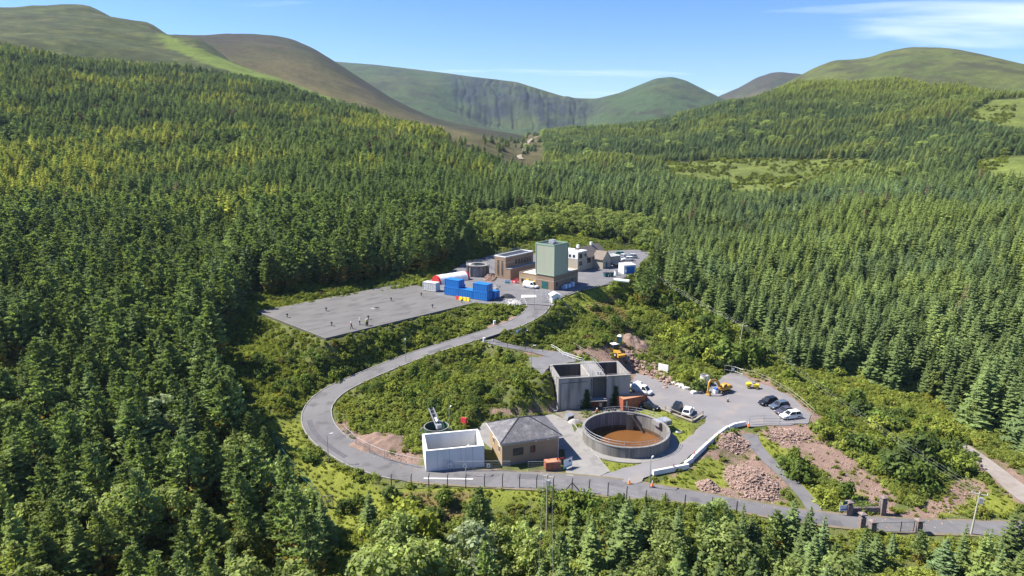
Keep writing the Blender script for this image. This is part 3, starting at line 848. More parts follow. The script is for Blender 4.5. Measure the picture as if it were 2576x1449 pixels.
def spruce(seed, h=12.0, R=2.5, n=21):
    """Tiered drooping fronds round a straight stem."""
    rn = random.Random(seed); s = Soup()
    for k in range(n):
        f = k / (n - 1); z = h * (.06 + .92 * f)
        L0 = R * (1 - f) ** .82 * rn.uniform(.88, 1.1) + .16
        m = int(9 - 4 * f); t0 = rn.uniform(0, 6.28)
        for j in range(m):
            t = t0 + 6.283 * j / m + rn.uniform(-.25, .25); L = L0 * rn.uniform(.75, 1.15)
            cx, cy = math.cos(t), math.sin(t); px, py = -cy, cx
            tilt = .35 - .75 * (1 - f) * .9
            zs = [0, L * tilt * .45, L * tilt * .75, L * tilt * .8 + .04]
            ds = [0.03, L * .42, L * .78, L]
            ws = [.10, .26 * L + .1, .22 * L + .05, .02]
            sh = rn.uniform(.8, 1.15)
            cs = [(.75 * sh,) * 3, (.9 * sh,) * 3, (1.08 * sh, 1.09 * sh, 1.02 * sh), (1.3 * sh, 1.32 * sh, 1.12 * sh)]  # fronds darken towards the stem: inner crown shade put into the colour
            zz = z + rn.uniform(-.5, .5) * h / n
            for q in range(3):
                a, b = ds[q], ds[q + 1]
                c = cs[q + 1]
                for sd in (-1, 1):                        # two drooping halves make a ridge
                    s.face([(cx * a, cy * a, zz + zs[q] + .05), (cx * b, cy * b, zz + zs[q + 1] + .05),
                            (cx * (b - .12 * L) + px * sd * ws[q + 1], cy * (b - .12 * L) + py * sd * ws[q + 1], zz + zs[q + 1] - .16 * L * rn.uniform(.4, 1)),
                            (cx * a + px * sd * ws[q], cy * a + py * sd * ws[q], zz + zs[q] - .08)], c)
            for q in range(5):                            # hanging side twigs
                a = L * rn.uniform(.35, .95); sd = rn.choice((-1, 1)); w = (.34 * L + .12) * rn.uniform(.6, 1.1)
                zc = zz + np.interp(a, ds, zs)
                s.face([(cx * a, cy * a, zc + .04), (cx * (a + .16 * L + .1), cy * (a + .16 * L + .1), zc - .02), (cx * (a + .1 * L) + px * sd * w, cy * (a + .1 * L) + py * sd * w, zc - .12 - .12 * L * rn.random())], cs[2])
    s.face([(.1, 0, h * .93), (-.06, .09, h * .93), (0, 0, h * 1.03)], (1.2,) * 3); s.face([(-.1, 0, h * .93), (.06, -.09, h * .93), (0, 0, h * 1.03)], (1.2,) * 3)
    return s.mesh('spruce_crown', M_NEEDLE)

def pine(seed, h=12.0, R=1.75, n=19):
    """Columnar, bushy upswept tufts; thin brown lower branches."""
    rn = random.Random(seed); s = Soup()
    for k in range(n):
        f = k / (n - 1); z = h * (.10 + .86 * f)
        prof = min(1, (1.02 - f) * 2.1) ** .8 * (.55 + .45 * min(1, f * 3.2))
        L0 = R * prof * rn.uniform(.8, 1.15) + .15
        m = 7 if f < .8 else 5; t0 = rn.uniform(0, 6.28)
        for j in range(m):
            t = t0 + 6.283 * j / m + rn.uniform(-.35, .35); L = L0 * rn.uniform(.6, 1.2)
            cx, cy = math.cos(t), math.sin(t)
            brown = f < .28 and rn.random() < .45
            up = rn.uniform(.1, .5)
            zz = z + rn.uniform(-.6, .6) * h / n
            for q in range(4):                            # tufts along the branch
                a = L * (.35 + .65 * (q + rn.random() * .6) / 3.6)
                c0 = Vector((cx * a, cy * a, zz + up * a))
                sh = rn.uniform(.7, 1.25) * (.75 + .35 * min(a / (R * .9), 1))  # random tuft tone, darker near the stem as painted inner shade
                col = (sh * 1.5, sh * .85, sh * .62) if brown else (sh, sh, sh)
                sz = rn.uniform(.32, .55)
                for w in range(3):
                    d = Vector((cx * .55 + rn.uniform(-.8, .8), cy * .55 + rn.uniform(-.8, .8), rn.uniform(.25, 1.0))).normalized() * sz
                    e = d.cross(Vector((rn.uniform(-1, 1), rn.uniform(-1, 1), rn.uniform(-1, 1)))).normalized() * sz * .42
                    s.face([c0 - d * .5, c0 + e + d * .2, c0 + d * 1.15, c0 - e + d * .2], col)
    for w in range(4):
        t = w * 1.57; s.face([(.16 * math.cos(t), .16 * math.sin(t), h * .93), (-.1 * math.sin(t), .1 * math.cos(t), h * .95), (0, 0, h * 1.03)], (1.15,) * 3)
    return s.mesh('pine_crown', M_NEEDLE)

def leafy(seed, h=8.0, R=3.0, base=.25, clumps=46, per=36, sz=.30, low=False):
    """Clumps of leaf-sized faces over an uneven crown."""
    rn = random.Random(seed); s = Soup()
    lob = [(rn.uniform(0, 6.28), rn.uniform(.2, .75), rn.uniform(.6, 1.0)) for _ in range(5)]
    for k in range(clumps):
        th = rn.uniform(0, 6.283); cz = rn.uniform(-.75, 1) if not low else rn.uniform(-.15, 1)
        rr_ = math.sqrt(max(0, 1 - cz * cz)) * rn.uniform(.55, 1)
        b = 1 + .22 * math.sin(th * 3 + seed) + .14 * math.sin(th * 5 + seed * 2)
        c = Vector((math.cos(th) * rr_ * R * b, math.sin(th) * rr_ * R * b, (h * (base + (1 - base) * .5) + cz * h * (1 - base) * .5) if not low else (cz * .62 + .2) * h))
        cs = rn.uniform(.24, .42) * R * (1 if not low else 1.1)
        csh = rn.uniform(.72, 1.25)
        for i in range(per):
            d = Vector((rn.gauss(0, 1), rn.gauss(0, 1), rn.gauss(0, .8)))
            d = d.normalized() * rn.uniform(.45, 1) * cs
            nrm = (d.normalized() + Vector((rn.uniform(-.7, .7), rn.uniform(-.7, .7), rn.uniform(-.1, .9)))).normalized()
            e = nrm.cross(Vector((rn.uniform(-1, 1), rn.uniform(-1, 1), rn.uniform(-1, 1)))).normalized() * sz * rn.uniform(.6, 1.2)
            g = nrm.cross(e) * rn.uniform(.5, .8)
            p = c + d
            sh = csh * rn.uniform(.8, 1.2)
            s.face([p - e, p - g * .9, p + e, p + g * .9], (sh, sh * rn.uniform(.95, 1.05), sh))
    return s.mesh('leafy_crown', M_LEAF)

def tuft(seed):
    """A tussock: long arching blades."""
    rn = random.Random(seed); s = Soup()
    for i in range(46):
        t = rn.uniform(0, 6.283); r0 = rn.uniform(0, .35); L = rn.uniform(.35, .85); w = rn.uniform(.04, .085)
        bx, by = math.cos(t * 1.7) * r0, math.sin(t * 1.7) * r0
        cx, cy = math.cos(t), math.sin(t); px, py = -cy * w, cx * w
        m = (bx + cx * L * .35, by + cy * L * .35, L * .6); e = (bx + cx * L * .8, by + cy * L * .8, L * rn.uniform(.35, .8))
        sh = rn.uniform(.75, 1.25)
        s.face([(bx - px, by - py, -.05), (bx + px, by + py, -.05), (m[0] + px, m[1] + py, m[2]), (m[0] - px, m[1] - py, m[2])], (sh * .8,) * 3)
        s.face([(m[0] - px, m[1] - py, m[2]), (m[0] + px, m[1] + py, m[2]), e], (sh * 1.15,) * 3)
    return s.mesh('tussock', M_LEAF)

# ------------------------------------------------------------------ where things grow
SITE = [(596, 800), (622, 752), (800, 728), (1060, 688), (1168, 650), (1240, 622), (1420, 585), (1600, 615), (1662, 660), (1690, 760), (1800, 800), (1880, 842), (1932, 893), (2000, 925), (2150, 955), (2330, 1005),
        (2440, 1075), (2576, 1125), (2800, 1180), (2800, 1440), (2520, 1420), (2380, 1395), (2150, 1390), (1900, 1352), (1600, 1322), (1380, 1312), (1150, 1330), (1090, 1420), (870, 1430), (820, 1350), (735, 1335), (700, 1250), (655, 1185), (605, 1090), (570, 1010), (540, 950), (556, 880)]
FRONT = [at(*p, 0) for p in [(1064, 1120), (1240, 1100), (1440, 1130), (1434, 1206), (1070, 1199)]]
HARD = [[(p[0], p[1]) for p in q] for q in (FRONT, YARD, APRON, STONY, [(TANK.x + 9.5 * math.cos(t), TANK.y + 9.5 * math.sin(t)) for t in np.linspace(0, 6, 14)], UPPER, PLAT, RES, TWIN)]
def hard_mask(x, y, pad_=0.8):
    r = np.zeros(x.shape, bool)
    for q in HARD:
        d, _ = seg_dist(q, x, y); r |= inside(q, x, y) | (d < pad_)
    for ln in (ROAD, PATH, TRACK, LANE):
        d, p = seg_dist(ln, x, y, False); w = ln[np.clip(p.astype(int), 0, len(ln) - 1), 3] / 2
        r |= d < w + pad_
    return r
def at2(u, v, z=0): p = at(u, v, z); return (p.x, p.y)
WOODBACK = [(1168, 655), (1190, 560), (1420, 540), (1640, 560), (1665, 650), (1600, 618), (1420, 590), (1240, 625)]

pts = []
rg_ = 58.0
while rg_ < 1560:
    sp = 2.7 + .0016 * rg_ + (0.6 if rg_ < 120 else 0)
    aw = 0.70 if rg_ > 110 else 0.85
    n = int(2 * aw * rg_ / sp)
    a = np.linspace(-aw, aw, n) + RNG.uniform(-.75, .75, n) * sp / rg_
    r = rg_ + RNG.uniform(-.8, .8, n) * sp
    pts.append(np.stack([np.sin(a) * r, np.cos(a) * r], 1)); rg_ += sp
EXTRA = [(1606, 764), (1618, 774), (1630, 768), (1622, 748), (1642, 742), (1632, 722), (1652, 716), (1640, 690)]
T = np.concatenate(pts + [np.array([hit(*q)[:2] for q in EXTRA])])
NE = len(T) - len(EXTRA)
EX2 = [(1982, 1385, 9.3, 0), (2030, 1400, 8.6, 0), (1950, 1400, 8.0, 1), (2060, 1420, 8.5, 0), (2005, 1440, 10, 0), (1580, 1360, 7.2, 0), (1640, 1372, 6.4, 1), (1700, 1378, 6.9, 0), (1762, 1385, 6.6, 1), (1830, 1392, 6.2, 0), (1890, 1402, 6.8, 0), (2520, 1425, 9.8, 0), (2560, 1440, 9.0, 0), (2478, 1440, 7.0, 0), (1210, 1372, 9.6, 1), (1188, 1380, 7.6, 1), (932, 1338, 7.2, 0), (948, 1395, 6.0, 1), (2310, 1415, 5.4, 1), (2200, 1425, 5.6, 0), (1480, 1375, 5.2, 0)]
T = np.concatenate([T, np.array([hit(q[0], q[1])[:2] for q in EX2])])
tz = H(T[:, 0], T[:, 1])
tu, tv, td = proj(T[:, 0], T[:, 1], tz)
tr = np.hypot(T[:, 0], T[:, 1])
keep = ~inside(SITE, tu, tv) & ~hard_mask(T[:, 0], T[:, 1], 2.2) & (tr < rf_of(T[:, 0], T[:, 1]) + (fnoise(T[:, 0], T[:, 1], 40, 7) - .5) * 40) & ~in_any(FIELDS, tu, tv) & (tu > -260) & (tu < 2840) & (tv < 1900)
keep &= RNG.random(len(tu)) > .10
keep &= ~(inside(BROWNMOOR, tu, tv) & (RNG.random(len(tu)) > .04))
gap = fnoise(T[:, 0], T[:, 1], 26, 13)
keep &= ~((tu < 1000) & (tv > 760) & (gap > .64)) & ~((tv > 1280) & (tu > 800) & (gap > .70)) & ~((tv > 1280) & (tu > 760) & (RNG.random(len(tu)) < .30))
keep &= ~((tu > 1000) & (tv > 1280) & (tv < 1400) & (RNG.random(len(tu)) < .45))
keep[NE:] = True; extra = (np.arange(len(T)) >= NE)[keep]
T = T[keep]; tz = tz[keep]; tu = tu[keep]; tv = tv[keep]; td = td[keep]; tr = tr[keep]
N = len(T)
big = fnoise(T[:, 0], T[:, 1], 110, 51); mid = fnoise(T[:, 0], T[:, 1], 40, 53); fine = RNG.random(N); fine2 = RNG.random(N); fine3 = RNG.random(N)
left = tu < 1150 + (620 - tv) * .55
left = np.where(tv > 1250, tu < 900, left)
# kinds: 0 spruce, 1 pine, 2 broadleaf
kind = np.zeros(N, int)
kind[left & (tv > 560) & (fine < .78)] = 1
kind[left & (tv <= 560) & (fine < .25)] = 1
kind[left & (tv > 1080) & (fine2 < .22 + .35 * (mid - .4))] = 2
kind[left & (tv > 760) & (tv <= 1080) & (fine2 < .07)] = 2
kind[~left & (tv > 1250) & (fine < .30)] = 1
kind[~left & (tv > 1250) & (fine2 < .13)] = 2
kind[(tv > 1250) & (tu > 880) & (tu < 1340) & (fine2 < .66)] = 2
kind[inside(WOODBACK, tu, tv) & (fine < .62)] = 2
kind[~left & (tv < 1250) & (fine2 < .03)] = 2
# heights
hgt = 9.5 + 4 * fine3
hgt[left & (tv > 560)] = (10.5 + 4.5 * fine3)[left & (tv > 560)]
hgt[left & (tv > 1050)] = (8.5 + 5.0 * fine3)[left & (tv > 1050)]
hgt[~left & (tv < 1250)] = (7.0 + 6.0 * fine3 + 9 * (mid - .5))[~left & (tv < 1250)]
far = tr > 520
hgt[far] = (5.6 + 3.6 * fine3 ** 1.5 + 7 * (mid - .45))[far]
hgt = np.maximum(hgt, 3.0)
fr = (tv > 1290) & (tu > 820)
hgt[fr] = (5.2 + 4.8 * fine3)[fr]
fr2 = (tv > 1500)
hgt[fr2] = (6 + 4.0 * fine3)[fr2]
bl = kind == 2
hgt[bl] = np.minimum(hgt[bl], 5 + 4 * fine3[bl])
hgt[inside(WOODBACK, tu, tv)] = (4.5 + 3.5 * fine3)[inside(WOODBACK, tu, tv)]
hgt *= np.where(gap[keep] > .62, .75, 1.0)
ei = np.where(extra)[0]; kind[ei] = 1; hgt[ei] = 9.5 + 3 * fine3[ei]
ei = ei[len(EXTRA):]; kind[ei] = [q[3] for q in EX2]; hgt[ei] = [q[2] for q in EX2]
# crowns must not stand in front of the open site: cap heights near its lower edge
lim = np.interp(tu, [760, 830, 900, 940, 980, 1100, 1180, 1240, 1300, 1500, 1560, 1700, 1900, 1990, 2060, 2130, 2330, 2420, 2576], [1230, 1270, 1250, 1215, 1285, 1290, 1235, 1280, 1290, 1275, 1240, 1252, 1290, 1250, 1270, 1335, 1355, 1300, 1200])
ppm = F / td
maxh = (tv - lim + RNG.uniform(-10, 18, N)) / (ppm * .86)
cap = (tv > 1240) & (tu > 770) & ~extra
ok = ~cap | (maxh > 1.6)
hgt = np.where(cap, np.minimum(hgt, np.maximum(maxh, 1)), hgt)
# tint: base colour per tree
def C(*a): return np.array(a)
tint = np.zeros((N, 3))
light = sstep(.50, .66, big * .6 + mid * .4 + (fine - .5) * .14)
blue = sstep(.52, .68, fnoise(T[:, 0], T[:, 1], 70, 57) + (fine2 - .5) * .2)
sp_ = (C(.066, .092, .031)[None] * (1 - blue[:, None]) + C(.060, .088, .038)[None] * blue[:, None])
sp_ = sp_ * (1 - light[:, None]) + C(.088, .115, .030)[None] * light[:, None]
pn_ = C(.098, .130, .042)[None] * (1 - light[:, None]) + C(.138, .164, .044)[None] * light[:, None]
bl_ = C(.070, .100, .030)[None] * (1 - mid[:, None]) + C(.115, .135, .036)[None] * mid[:, None]
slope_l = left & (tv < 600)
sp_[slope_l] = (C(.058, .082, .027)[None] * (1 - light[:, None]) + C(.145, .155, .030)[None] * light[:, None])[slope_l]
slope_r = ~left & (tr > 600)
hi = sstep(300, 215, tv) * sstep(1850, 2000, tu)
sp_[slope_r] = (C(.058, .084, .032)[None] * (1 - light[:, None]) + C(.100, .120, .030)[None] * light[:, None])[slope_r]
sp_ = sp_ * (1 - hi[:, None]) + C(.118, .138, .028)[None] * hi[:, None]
bl_[(tv > 1250) & (tu > 860) & (tu < 1400)] *= 1.2
silver = (fine3 > .94) & bl & (tv > 800)
bl_[silver] = C(.11, .135, .066)
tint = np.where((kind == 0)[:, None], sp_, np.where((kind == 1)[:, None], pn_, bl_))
dead = (RNG.random(N) < .006) & (tr > 230) & (kind < 2)
tint[dead] = C(.080, .060, .036)
YEL = [(1130, 590), (1300, 575), (1420, 585), (1400, 620), (1250, 640), (1180, 640)]
tint = np.where((inside(YEL, tu, tv) | ((kind == 2) & inside(WOODBACK, tu, tv) & (fine < .2)))[:, None], C(.11, .135, .034)[None], tint)

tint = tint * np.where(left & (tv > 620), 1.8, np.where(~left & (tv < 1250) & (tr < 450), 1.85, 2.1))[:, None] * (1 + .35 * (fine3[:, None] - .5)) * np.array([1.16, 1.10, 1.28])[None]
# ------------------------------------------------------------------ tree kinds: first a set of crowns and trunks
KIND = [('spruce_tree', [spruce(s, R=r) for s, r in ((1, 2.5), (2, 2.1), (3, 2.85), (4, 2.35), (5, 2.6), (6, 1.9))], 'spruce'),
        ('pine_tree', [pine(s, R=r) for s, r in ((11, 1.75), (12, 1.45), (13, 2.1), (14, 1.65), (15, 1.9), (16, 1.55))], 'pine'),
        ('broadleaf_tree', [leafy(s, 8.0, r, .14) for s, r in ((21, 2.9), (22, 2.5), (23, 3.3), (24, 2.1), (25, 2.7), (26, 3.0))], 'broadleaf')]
TRK = [[trunk_mesh(11.5, .17, s) for s in (1, 2)], [trunk_mesh(11.3, .16, s) for s in (3, 4)], [trunk_mesh(5.0, .17, s, 9) for s in (5, 6)]]
REFH = [12.0, 12.0, 8.0]
BUSHES = [leafy(s, 1.7, r, 0, 17, 30, sz, True) for s, r, sz in ((31, 1.15, .17), (32, 1.4, .15), (33, .95, .19), (34, 1.25, .22))]
TUFTS = [tuft(s) for s in (41, 42, 43)]

def zone(u, v):
    if v > 1240 and u > 1900: return 'plantation before the entrance gate'
    if v > 1240 and u > 1330: return 'trees below the road fence'
    if v > 1240 and u > 800: return 'trees before the white tank'
    if u < 780 and v > 1000: return 'wood left of the road bend'
    if u < 780 and v > 700: return 'wood left of the reservoir roof'
    if u < 1200: return 'slope behind the reservoir roof'
    if u < 1700: return 'thicket behind the green tower'
    if v > 850: return 'plantation behind the parked cars'
    return 'plantation beyond the excavator'
def spots(us, vs, zs):
    """Where each stands within its zone: a row from back to front and a column from left to right."""
    out = [''] * len(us)
    for z in set(zs):
        i = [k for k in range(len(zs)) if zs[k] == z]
        a = np.array([us[k] for k in i]); b = np.array([vs[k] for k in i])
        qa = np.quantile(a, [.14, .32, .5, .68, .86]); qb = np.quantile(b, [.2, .4, .6, .8])
        for k, x, y in zip(i, a, b):
            r = ('back row', 'upper middle row', 'middle row', 'lower middle row', 'front row')[int((y > qb).sum())]
            c = ('far left', 'left', 'left of centre', 'right of centre', 'right', 'far right')[int((x > qa).sum())]
            out[k] = f'{r}, {c}' if len(i) > 8 else c
    return out
def look(k, t, h, hmed):
    s = 'tall' if h > 1.15 * hmed else ('small' if h < .85 * hmed else 'mid-sized')
    t = t / 1.85; L = t.sum()
    c = 'brown dying' if t[0] > t[1] else ('silvery pale' if t[2] > .06 else ('yellow-green' if t[0] > .095 else ('blue-green' if t[2] > .041 and k == 0 else ('olive' if L > .17 and k == 1 else 'dark green' if L < .175 else 'fresh green'))))
    return f'{s} {c}'
hmed = [np.median(hgt[kind == k]) for k in range(3)]
size = hgt / td
vis = ok & (tu > -30) & (tu < 2606) & (tv - hgt * ppm * .8 < 1449)
single = np.zeros(N, bool)
for k, lim_n in ((0, 298), (1, 298), (2, 240)):
    i = np.where(vis & (kind == k))[0]
    i = i[np.argsort(-size[i])][:lim_n]
    single[i] = True
protos = {}
vi = RNG.integers(0, 6, N); rz = RNG.uniform(0, 6.283, N)
SI = np.where(single)[0]
SP = dict(zip(SI.tolist(), spots([tu[i] for i in SI], [tv[i] for i in SI], [(zone(tu[i], tv[i]), kind[i]) for i in SI])))
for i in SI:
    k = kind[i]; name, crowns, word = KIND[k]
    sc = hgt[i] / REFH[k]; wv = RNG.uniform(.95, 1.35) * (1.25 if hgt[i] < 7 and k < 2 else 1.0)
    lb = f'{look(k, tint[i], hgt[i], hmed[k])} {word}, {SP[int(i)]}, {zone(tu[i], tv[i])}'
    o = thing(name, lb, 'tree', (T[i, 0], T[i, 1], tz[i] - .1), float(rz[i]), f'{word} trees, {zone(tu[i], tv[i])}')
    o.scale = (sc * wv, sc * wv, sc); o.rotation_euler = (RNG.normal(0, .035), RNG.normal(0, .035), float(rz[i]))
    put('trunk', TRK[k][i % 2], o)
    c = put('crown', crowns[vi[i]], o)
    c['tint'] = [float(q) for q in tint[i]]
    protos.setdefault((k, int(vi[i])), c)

def scatter(name, label, P, S, R, TI, VI, sources, smooth=None):
    """One stuff object: instances of the given crowns on points, with size, turn and tint stored per point."""
    me = bpy.data.meshes.new(name); me.vertices.add(len(P)); me.vertices.foreach_set('co', np.asarray(P, np.float32).ravel())
    S = np.asarray(S, np.float32)
    if S.ndim == 1: S = np.stack([S, S, S], 1)
    for an, ty, dat, key in (('siz', 'FLOAT_VECTOR', S, 'vector'), ('turn', 'FLOAT_VECTOR', np.stack([RNG.normal(0, .045, len(P)), RNG.normal(0, .045, len(P)), R], 1), 'vector'), ('var', 'INT', VI, 'value')):
        a = me.attributes.new(an, ty, 'POINT'); a.data.foreach_set(key, np.asarray(dat).astype(np.int32 if ty == 'INT' else np.float32).ravel())
    a = me.attributes.new('tint', 'FLOAT_COLOR', 'POINT'); c = np.ones((len(P), 4), np.float32); c[:, :3] = TI; a.data.foreach_set('color', c.ravel())
    o = put(name, me); tag(o, label, kind='stuff')
    g = bpy.data.node_groups.new(name, 'GeometryNodeTree')
    g.interface.new_socket('Geometry', in_out='INPUT', socket_type='NodeSocketGeometry'); g.interface.new_socket('Geometry', in_out='OUTPUT', socket_type='NodeSocketGeometry')
    gi = g.nodes.new('NodeGroupInput'); go = g.nodes.new('NodeGroupOutput'); jn = g.nodes.new('GeometryNodeJoinGeometry')
    def named(n, ty):
        x = g.nodes.new('GeometryNodeInputNamedAttribute'); x.data_type = ty; x.inputs['Name'].default_value = n
        return next(s for s in x.outputs if s.enabled and s.name == 'Attribute')
    sz = named('siz', 'FLOAT_VECTOR'); tn = named('turn', 'FLOAT_VECTOR'); vr = named('var', 'INT')
    for k, src in enumerate(sources):
        oi = g.nodes.new('GeometryNodeObjectInfo'); oi.inputs['Object'].default_value = src; oi.inputs['As Instance'].default_value = True
        cp = g.nodes.new('FunctionNodeCompare'); cp.data_type = 'INT'; cp.operation = 'EQUAL'
        ins = [s for s in cp.inputs if s.enabled]
        g.links.new(vr, ins[0]); ins[1].default_value = k
        ip = g.nodes.new('GeometryNodeInstanceOnPoints')
        g.links.new(gi.outputs[0], ip.inputs['Points']); g.links.new(cp.outputs[0], ip.inputs['Selection'])
        g.links.new(oi.outputs['Geometry'], ip.inputs['Instance']); g.links.new(tn, ip.inputs['Rotation']); g.links.new(sz, ip.inputs['Scale'])
        g.links.new(ip.outputs[0], jn.inputs[0])
    g.links.new(jn.outputs[0], go.inputs[0])
    md = o.modifiers.new('scatter', 'NODES'); md.node_group = g
    return o

for k, (nm, lab) in enumerate((('spruce_forest', 'spruce plantation covering the valley and the hillsides'), ('pine_forest', 'dark pine wood on the slopes behind the reservoir'), ('deciduous_wood', 'pale green broadleaf trees mixed through the woods'))):
    m = (~single) & ok & (kind == k)
    S = np.stack([hgt[m] / REFH[k] * RNG.uniform(1.0, 1.45, int(m.sum())) * (1 + .45 * sstep(300, 600, tr[m]))] * 2 + [hgt[m] / REFH[k]], 1)
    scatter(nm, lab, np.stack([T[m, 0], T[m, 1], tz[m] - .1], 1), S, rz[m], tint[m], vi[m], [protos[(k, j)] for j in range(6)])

# ------------------------------------------------------------------ bushes one can tell apart
def bush(u, v, s, col, label, var, grp, z=None):
    p = hit(u, v)
    o = thing('bush', label, 'bush', (p.x, p.y, p.z - .15), RNG.uniform(0, 6.28), grp)
    o.scale = (s, s, s * RNG.uniform(.85, 1.15))
    mb = MB()
    c = put('foliage', BUSHES[var], o); c['tint'] = list(col)
    put('stem', STEM, o)
    return c
sb = MB()
for j in range(7):
    t = j * .9; sb.cyl((math.cos(t) * .06, math.sin(t) * .06, -.1), (math.cos(t) * .6, math.sin(t) * .6, .9), .03, .012, 5, cap=False)
STEM = sb.mesh('stem'); STEM.materials.append(M_BARK)
G1 = (.19, .235, .05); G2 = (.135, .185, .046); G3 = (.25, .28, .054); G4 = (.10, .14, .044)
BL = [(1700, 770, 3.6, G2, 'large rounded green bush between the pole and the dark conifers', 0), (1740, 800, 3.8, G1, 'large pale rounded bush beside the overhead wires', 1), (1790, 830, 3.2, G2, 'rounded bush at the foot of the plantation', 3), (1850, 850, 3.0, G1, 'rounded bush near the leaning pole', 1),
      (1640, 770, 3.0, G4, 'dark bush below the dark conifer pair', 2), (1690, 850, 2.8, G3, 'bright green bush above the boulder heap', 1), (1760, 890, 3.3, G1, 'broad bush behind the concrete wall slab', 0), (1820, 905, 3.4, G2, 'broad dark bush behind the excavator', 3), (1880, 915, 3.4, G2, 'dark bush at the wire gate', 0),
      (1742, 958, 2.0, G3, 'bright bush standing at the yard edge left of the excavator', 1), (1755, 985, 1.9, G4, 'dark low bush touching the excavator bucket', 2), (1722, 938, 1.5, G1, 'green bush behind the fallen concrete pieces', 3), (1800, 870, 2.6, G1, 'bush under the overhead wires', 3),
      (1476, 1046, .85, G1, 'green shrub between the twin tank and the round tank', 1), (1520, 852, 1.3, G2, 'small shrub on the dirt bank behind the twin tank', 1),
      (1985, 1185, 2.0, G2, 'tall dark green shrub beside the dirt track', 1), (2010, 1205, 1.9, G2, 'green shrub beside the dirt track', 3), (2000, 1165, 1.7, G1, 'pale shrub at the head of the dirt track', 0), (2080, 1260, 2.0, G3, 'bright shrub near the gate pillar', 1), (2130, 1255, 1.8, G2, 'green shrub behind the gate wall', 0),
      (2170, 1140, 2.6, G2, 'large bush on the open ground right of the dirt track', 0), (2260, 1190, 3.4, G4, 'big dark green bush under the overhead wires', 3), (2300, 1175, 3.4, G4, 'big dark bush left of the forest lane', 0), (2285, 1215, 2.9, G2, 'broad bush in front of the big dark bushes', 1), (2220, 1130, 2.2, G1, 'pale bush on the open ground', 1), (2330, 1140, 2.4, G2, 'bush beside the forest lane', 2),
      (2100, 1110, 2.0, G3, 'yellowish bush above the dirt track', 1), (2060, 1090, 1.5, G1, 'small bush at the yard corner', 3), (2150, 1020, 2.2, G2, 'bush behind the row of parked cars', 0), (2070, 990, 1.9, G1, 'pale bush behind the row of parked cars', 1), (1990, 955, 1.9, G1, 'bush above the small yellow dumper', 2),
      (985, 1260, 1.6, G4, 'dark gorse bush at the end of the wire fence', 2), (1040, 1278, 1.5, G4, 'dark gorse bush below the wire fence', 0), (1120, 1268, 1.8, G2, 'brownish shrub below the wire fence', 2), (1090, 1310, 1.4, G4, 'small dark bush on the grass bank', 3), (870, 1290, 1.6, G4, 'dark bush beside the metal gate panel', 0), (900, 1270, 1.4, G2, 'green bush above the metal gate panel', 2), (780, 1160, 1.2, G2, 'round bush on the verge of the bend', 3), (760, 1145, .9, G2, 'small bush on the verge of the bend', 1),
      (1010, 1345, 3.4, G3, 'bright yellow-green rounded bush on the lower bank', 1), (1060, 1370, 3.0, G3, 'bright rounded bush low on the bank', 0), (1500, 1290, 2.2, G2, 'leafy shrub below the braced fence post', 1), (1440, 1280, 2.0, G1, 'leafy shrub below the fence', 3), (1390, 1265, 1.6, G2, 'shrub beside the wooden pole', 1), (1560, 1285, 1.8, G2, 'shrub below the road junction', 0)]
rb_ = random.Random(21)
for poly, nn_, where, zr in (([(1655, 745), (1720, 775), (1900, 850), (2040, 925), (1890, 930), (1790, 920), (1725, 885)], 40, 'of the thicket beyond the excavator', (1.6, 3.0)),
                        ([(2060, 990), (2330, 1040), (2540, 1160), (2420, 1200), (2290, 1230), (2110, 1110)], 40, 'of the scrub right of the parked cars', (1.0, 2.2)),
                        ([(900, 1000), (1080, 930), (1290, 890), (1340, 930), (1370, 1000), (1100, 1030)], 34, 'of the bank inside the road loop', (.9, 1.7)),
                        ([(630, 900), (830, 880), (1000, 850), (1180, 800), (1100, 860), (900, 930), (700, 1050)], 34, 'of the bank below the reservoir', (.9, 1.7)),
                        ([(1190, 640), (1200, 575), (1420, 555), (1640, 580), (1650, 640), (1560, 615), (1420, 600), (1250, 630)], 40, 'of the thicket behind the upper buildings', (1.6, 2.8)),
                        ([(1420, 745), (1540, 720), (1600, 760), (1640, 850), (1540, 850), (1460, 800)], 20, 'of the bank below the upper yard', (.8, 1.6))):
    xs_, ys_ = [q[0] for q in poly], [q[1] for q in poly]; c_ = 0
    while c_ < nn_:
        u, v = rb_.uniform(min(xs_), max(xs_)), rb_.uniform(min(ys_), max(ys_))
        if not inside(poly, np.array([u]), np.array([v]))[0]: continue
        c_ += 1; g_ = rb_.randrange(4); s_ = rb_.uniform(*zr); fx_ = (u - min(xs_)) / (max(xs_) - min(xs_)); fy_ = (v - min(ys_)) / (max(ys_) - min(ys_))
        BL.append((u, v, s_, (G1, G2, G3, G4)[g_], ('small ' if s_ < zr[0] * 1.25 else 'large ' if s_ > zr[1] * .85 else '') + ('pale green', 'green', 'yellow-green', 'dark green')[g_] + ' bush ' + ('at the back ' if fy_ < .33 else 'halfway up ' if fy_ < .66 else 'at the front ') + ('left ' if fx_ < .33 else 'middle ' if fx_ < .66 else 'right ') + where, rb_.randrange(4)))
PB = {}
for u, v, s, c, l, k in BL:
    q = bush(u, v, s, c, l, k, 'bushes round the works'); PB.setdefault(k, q)

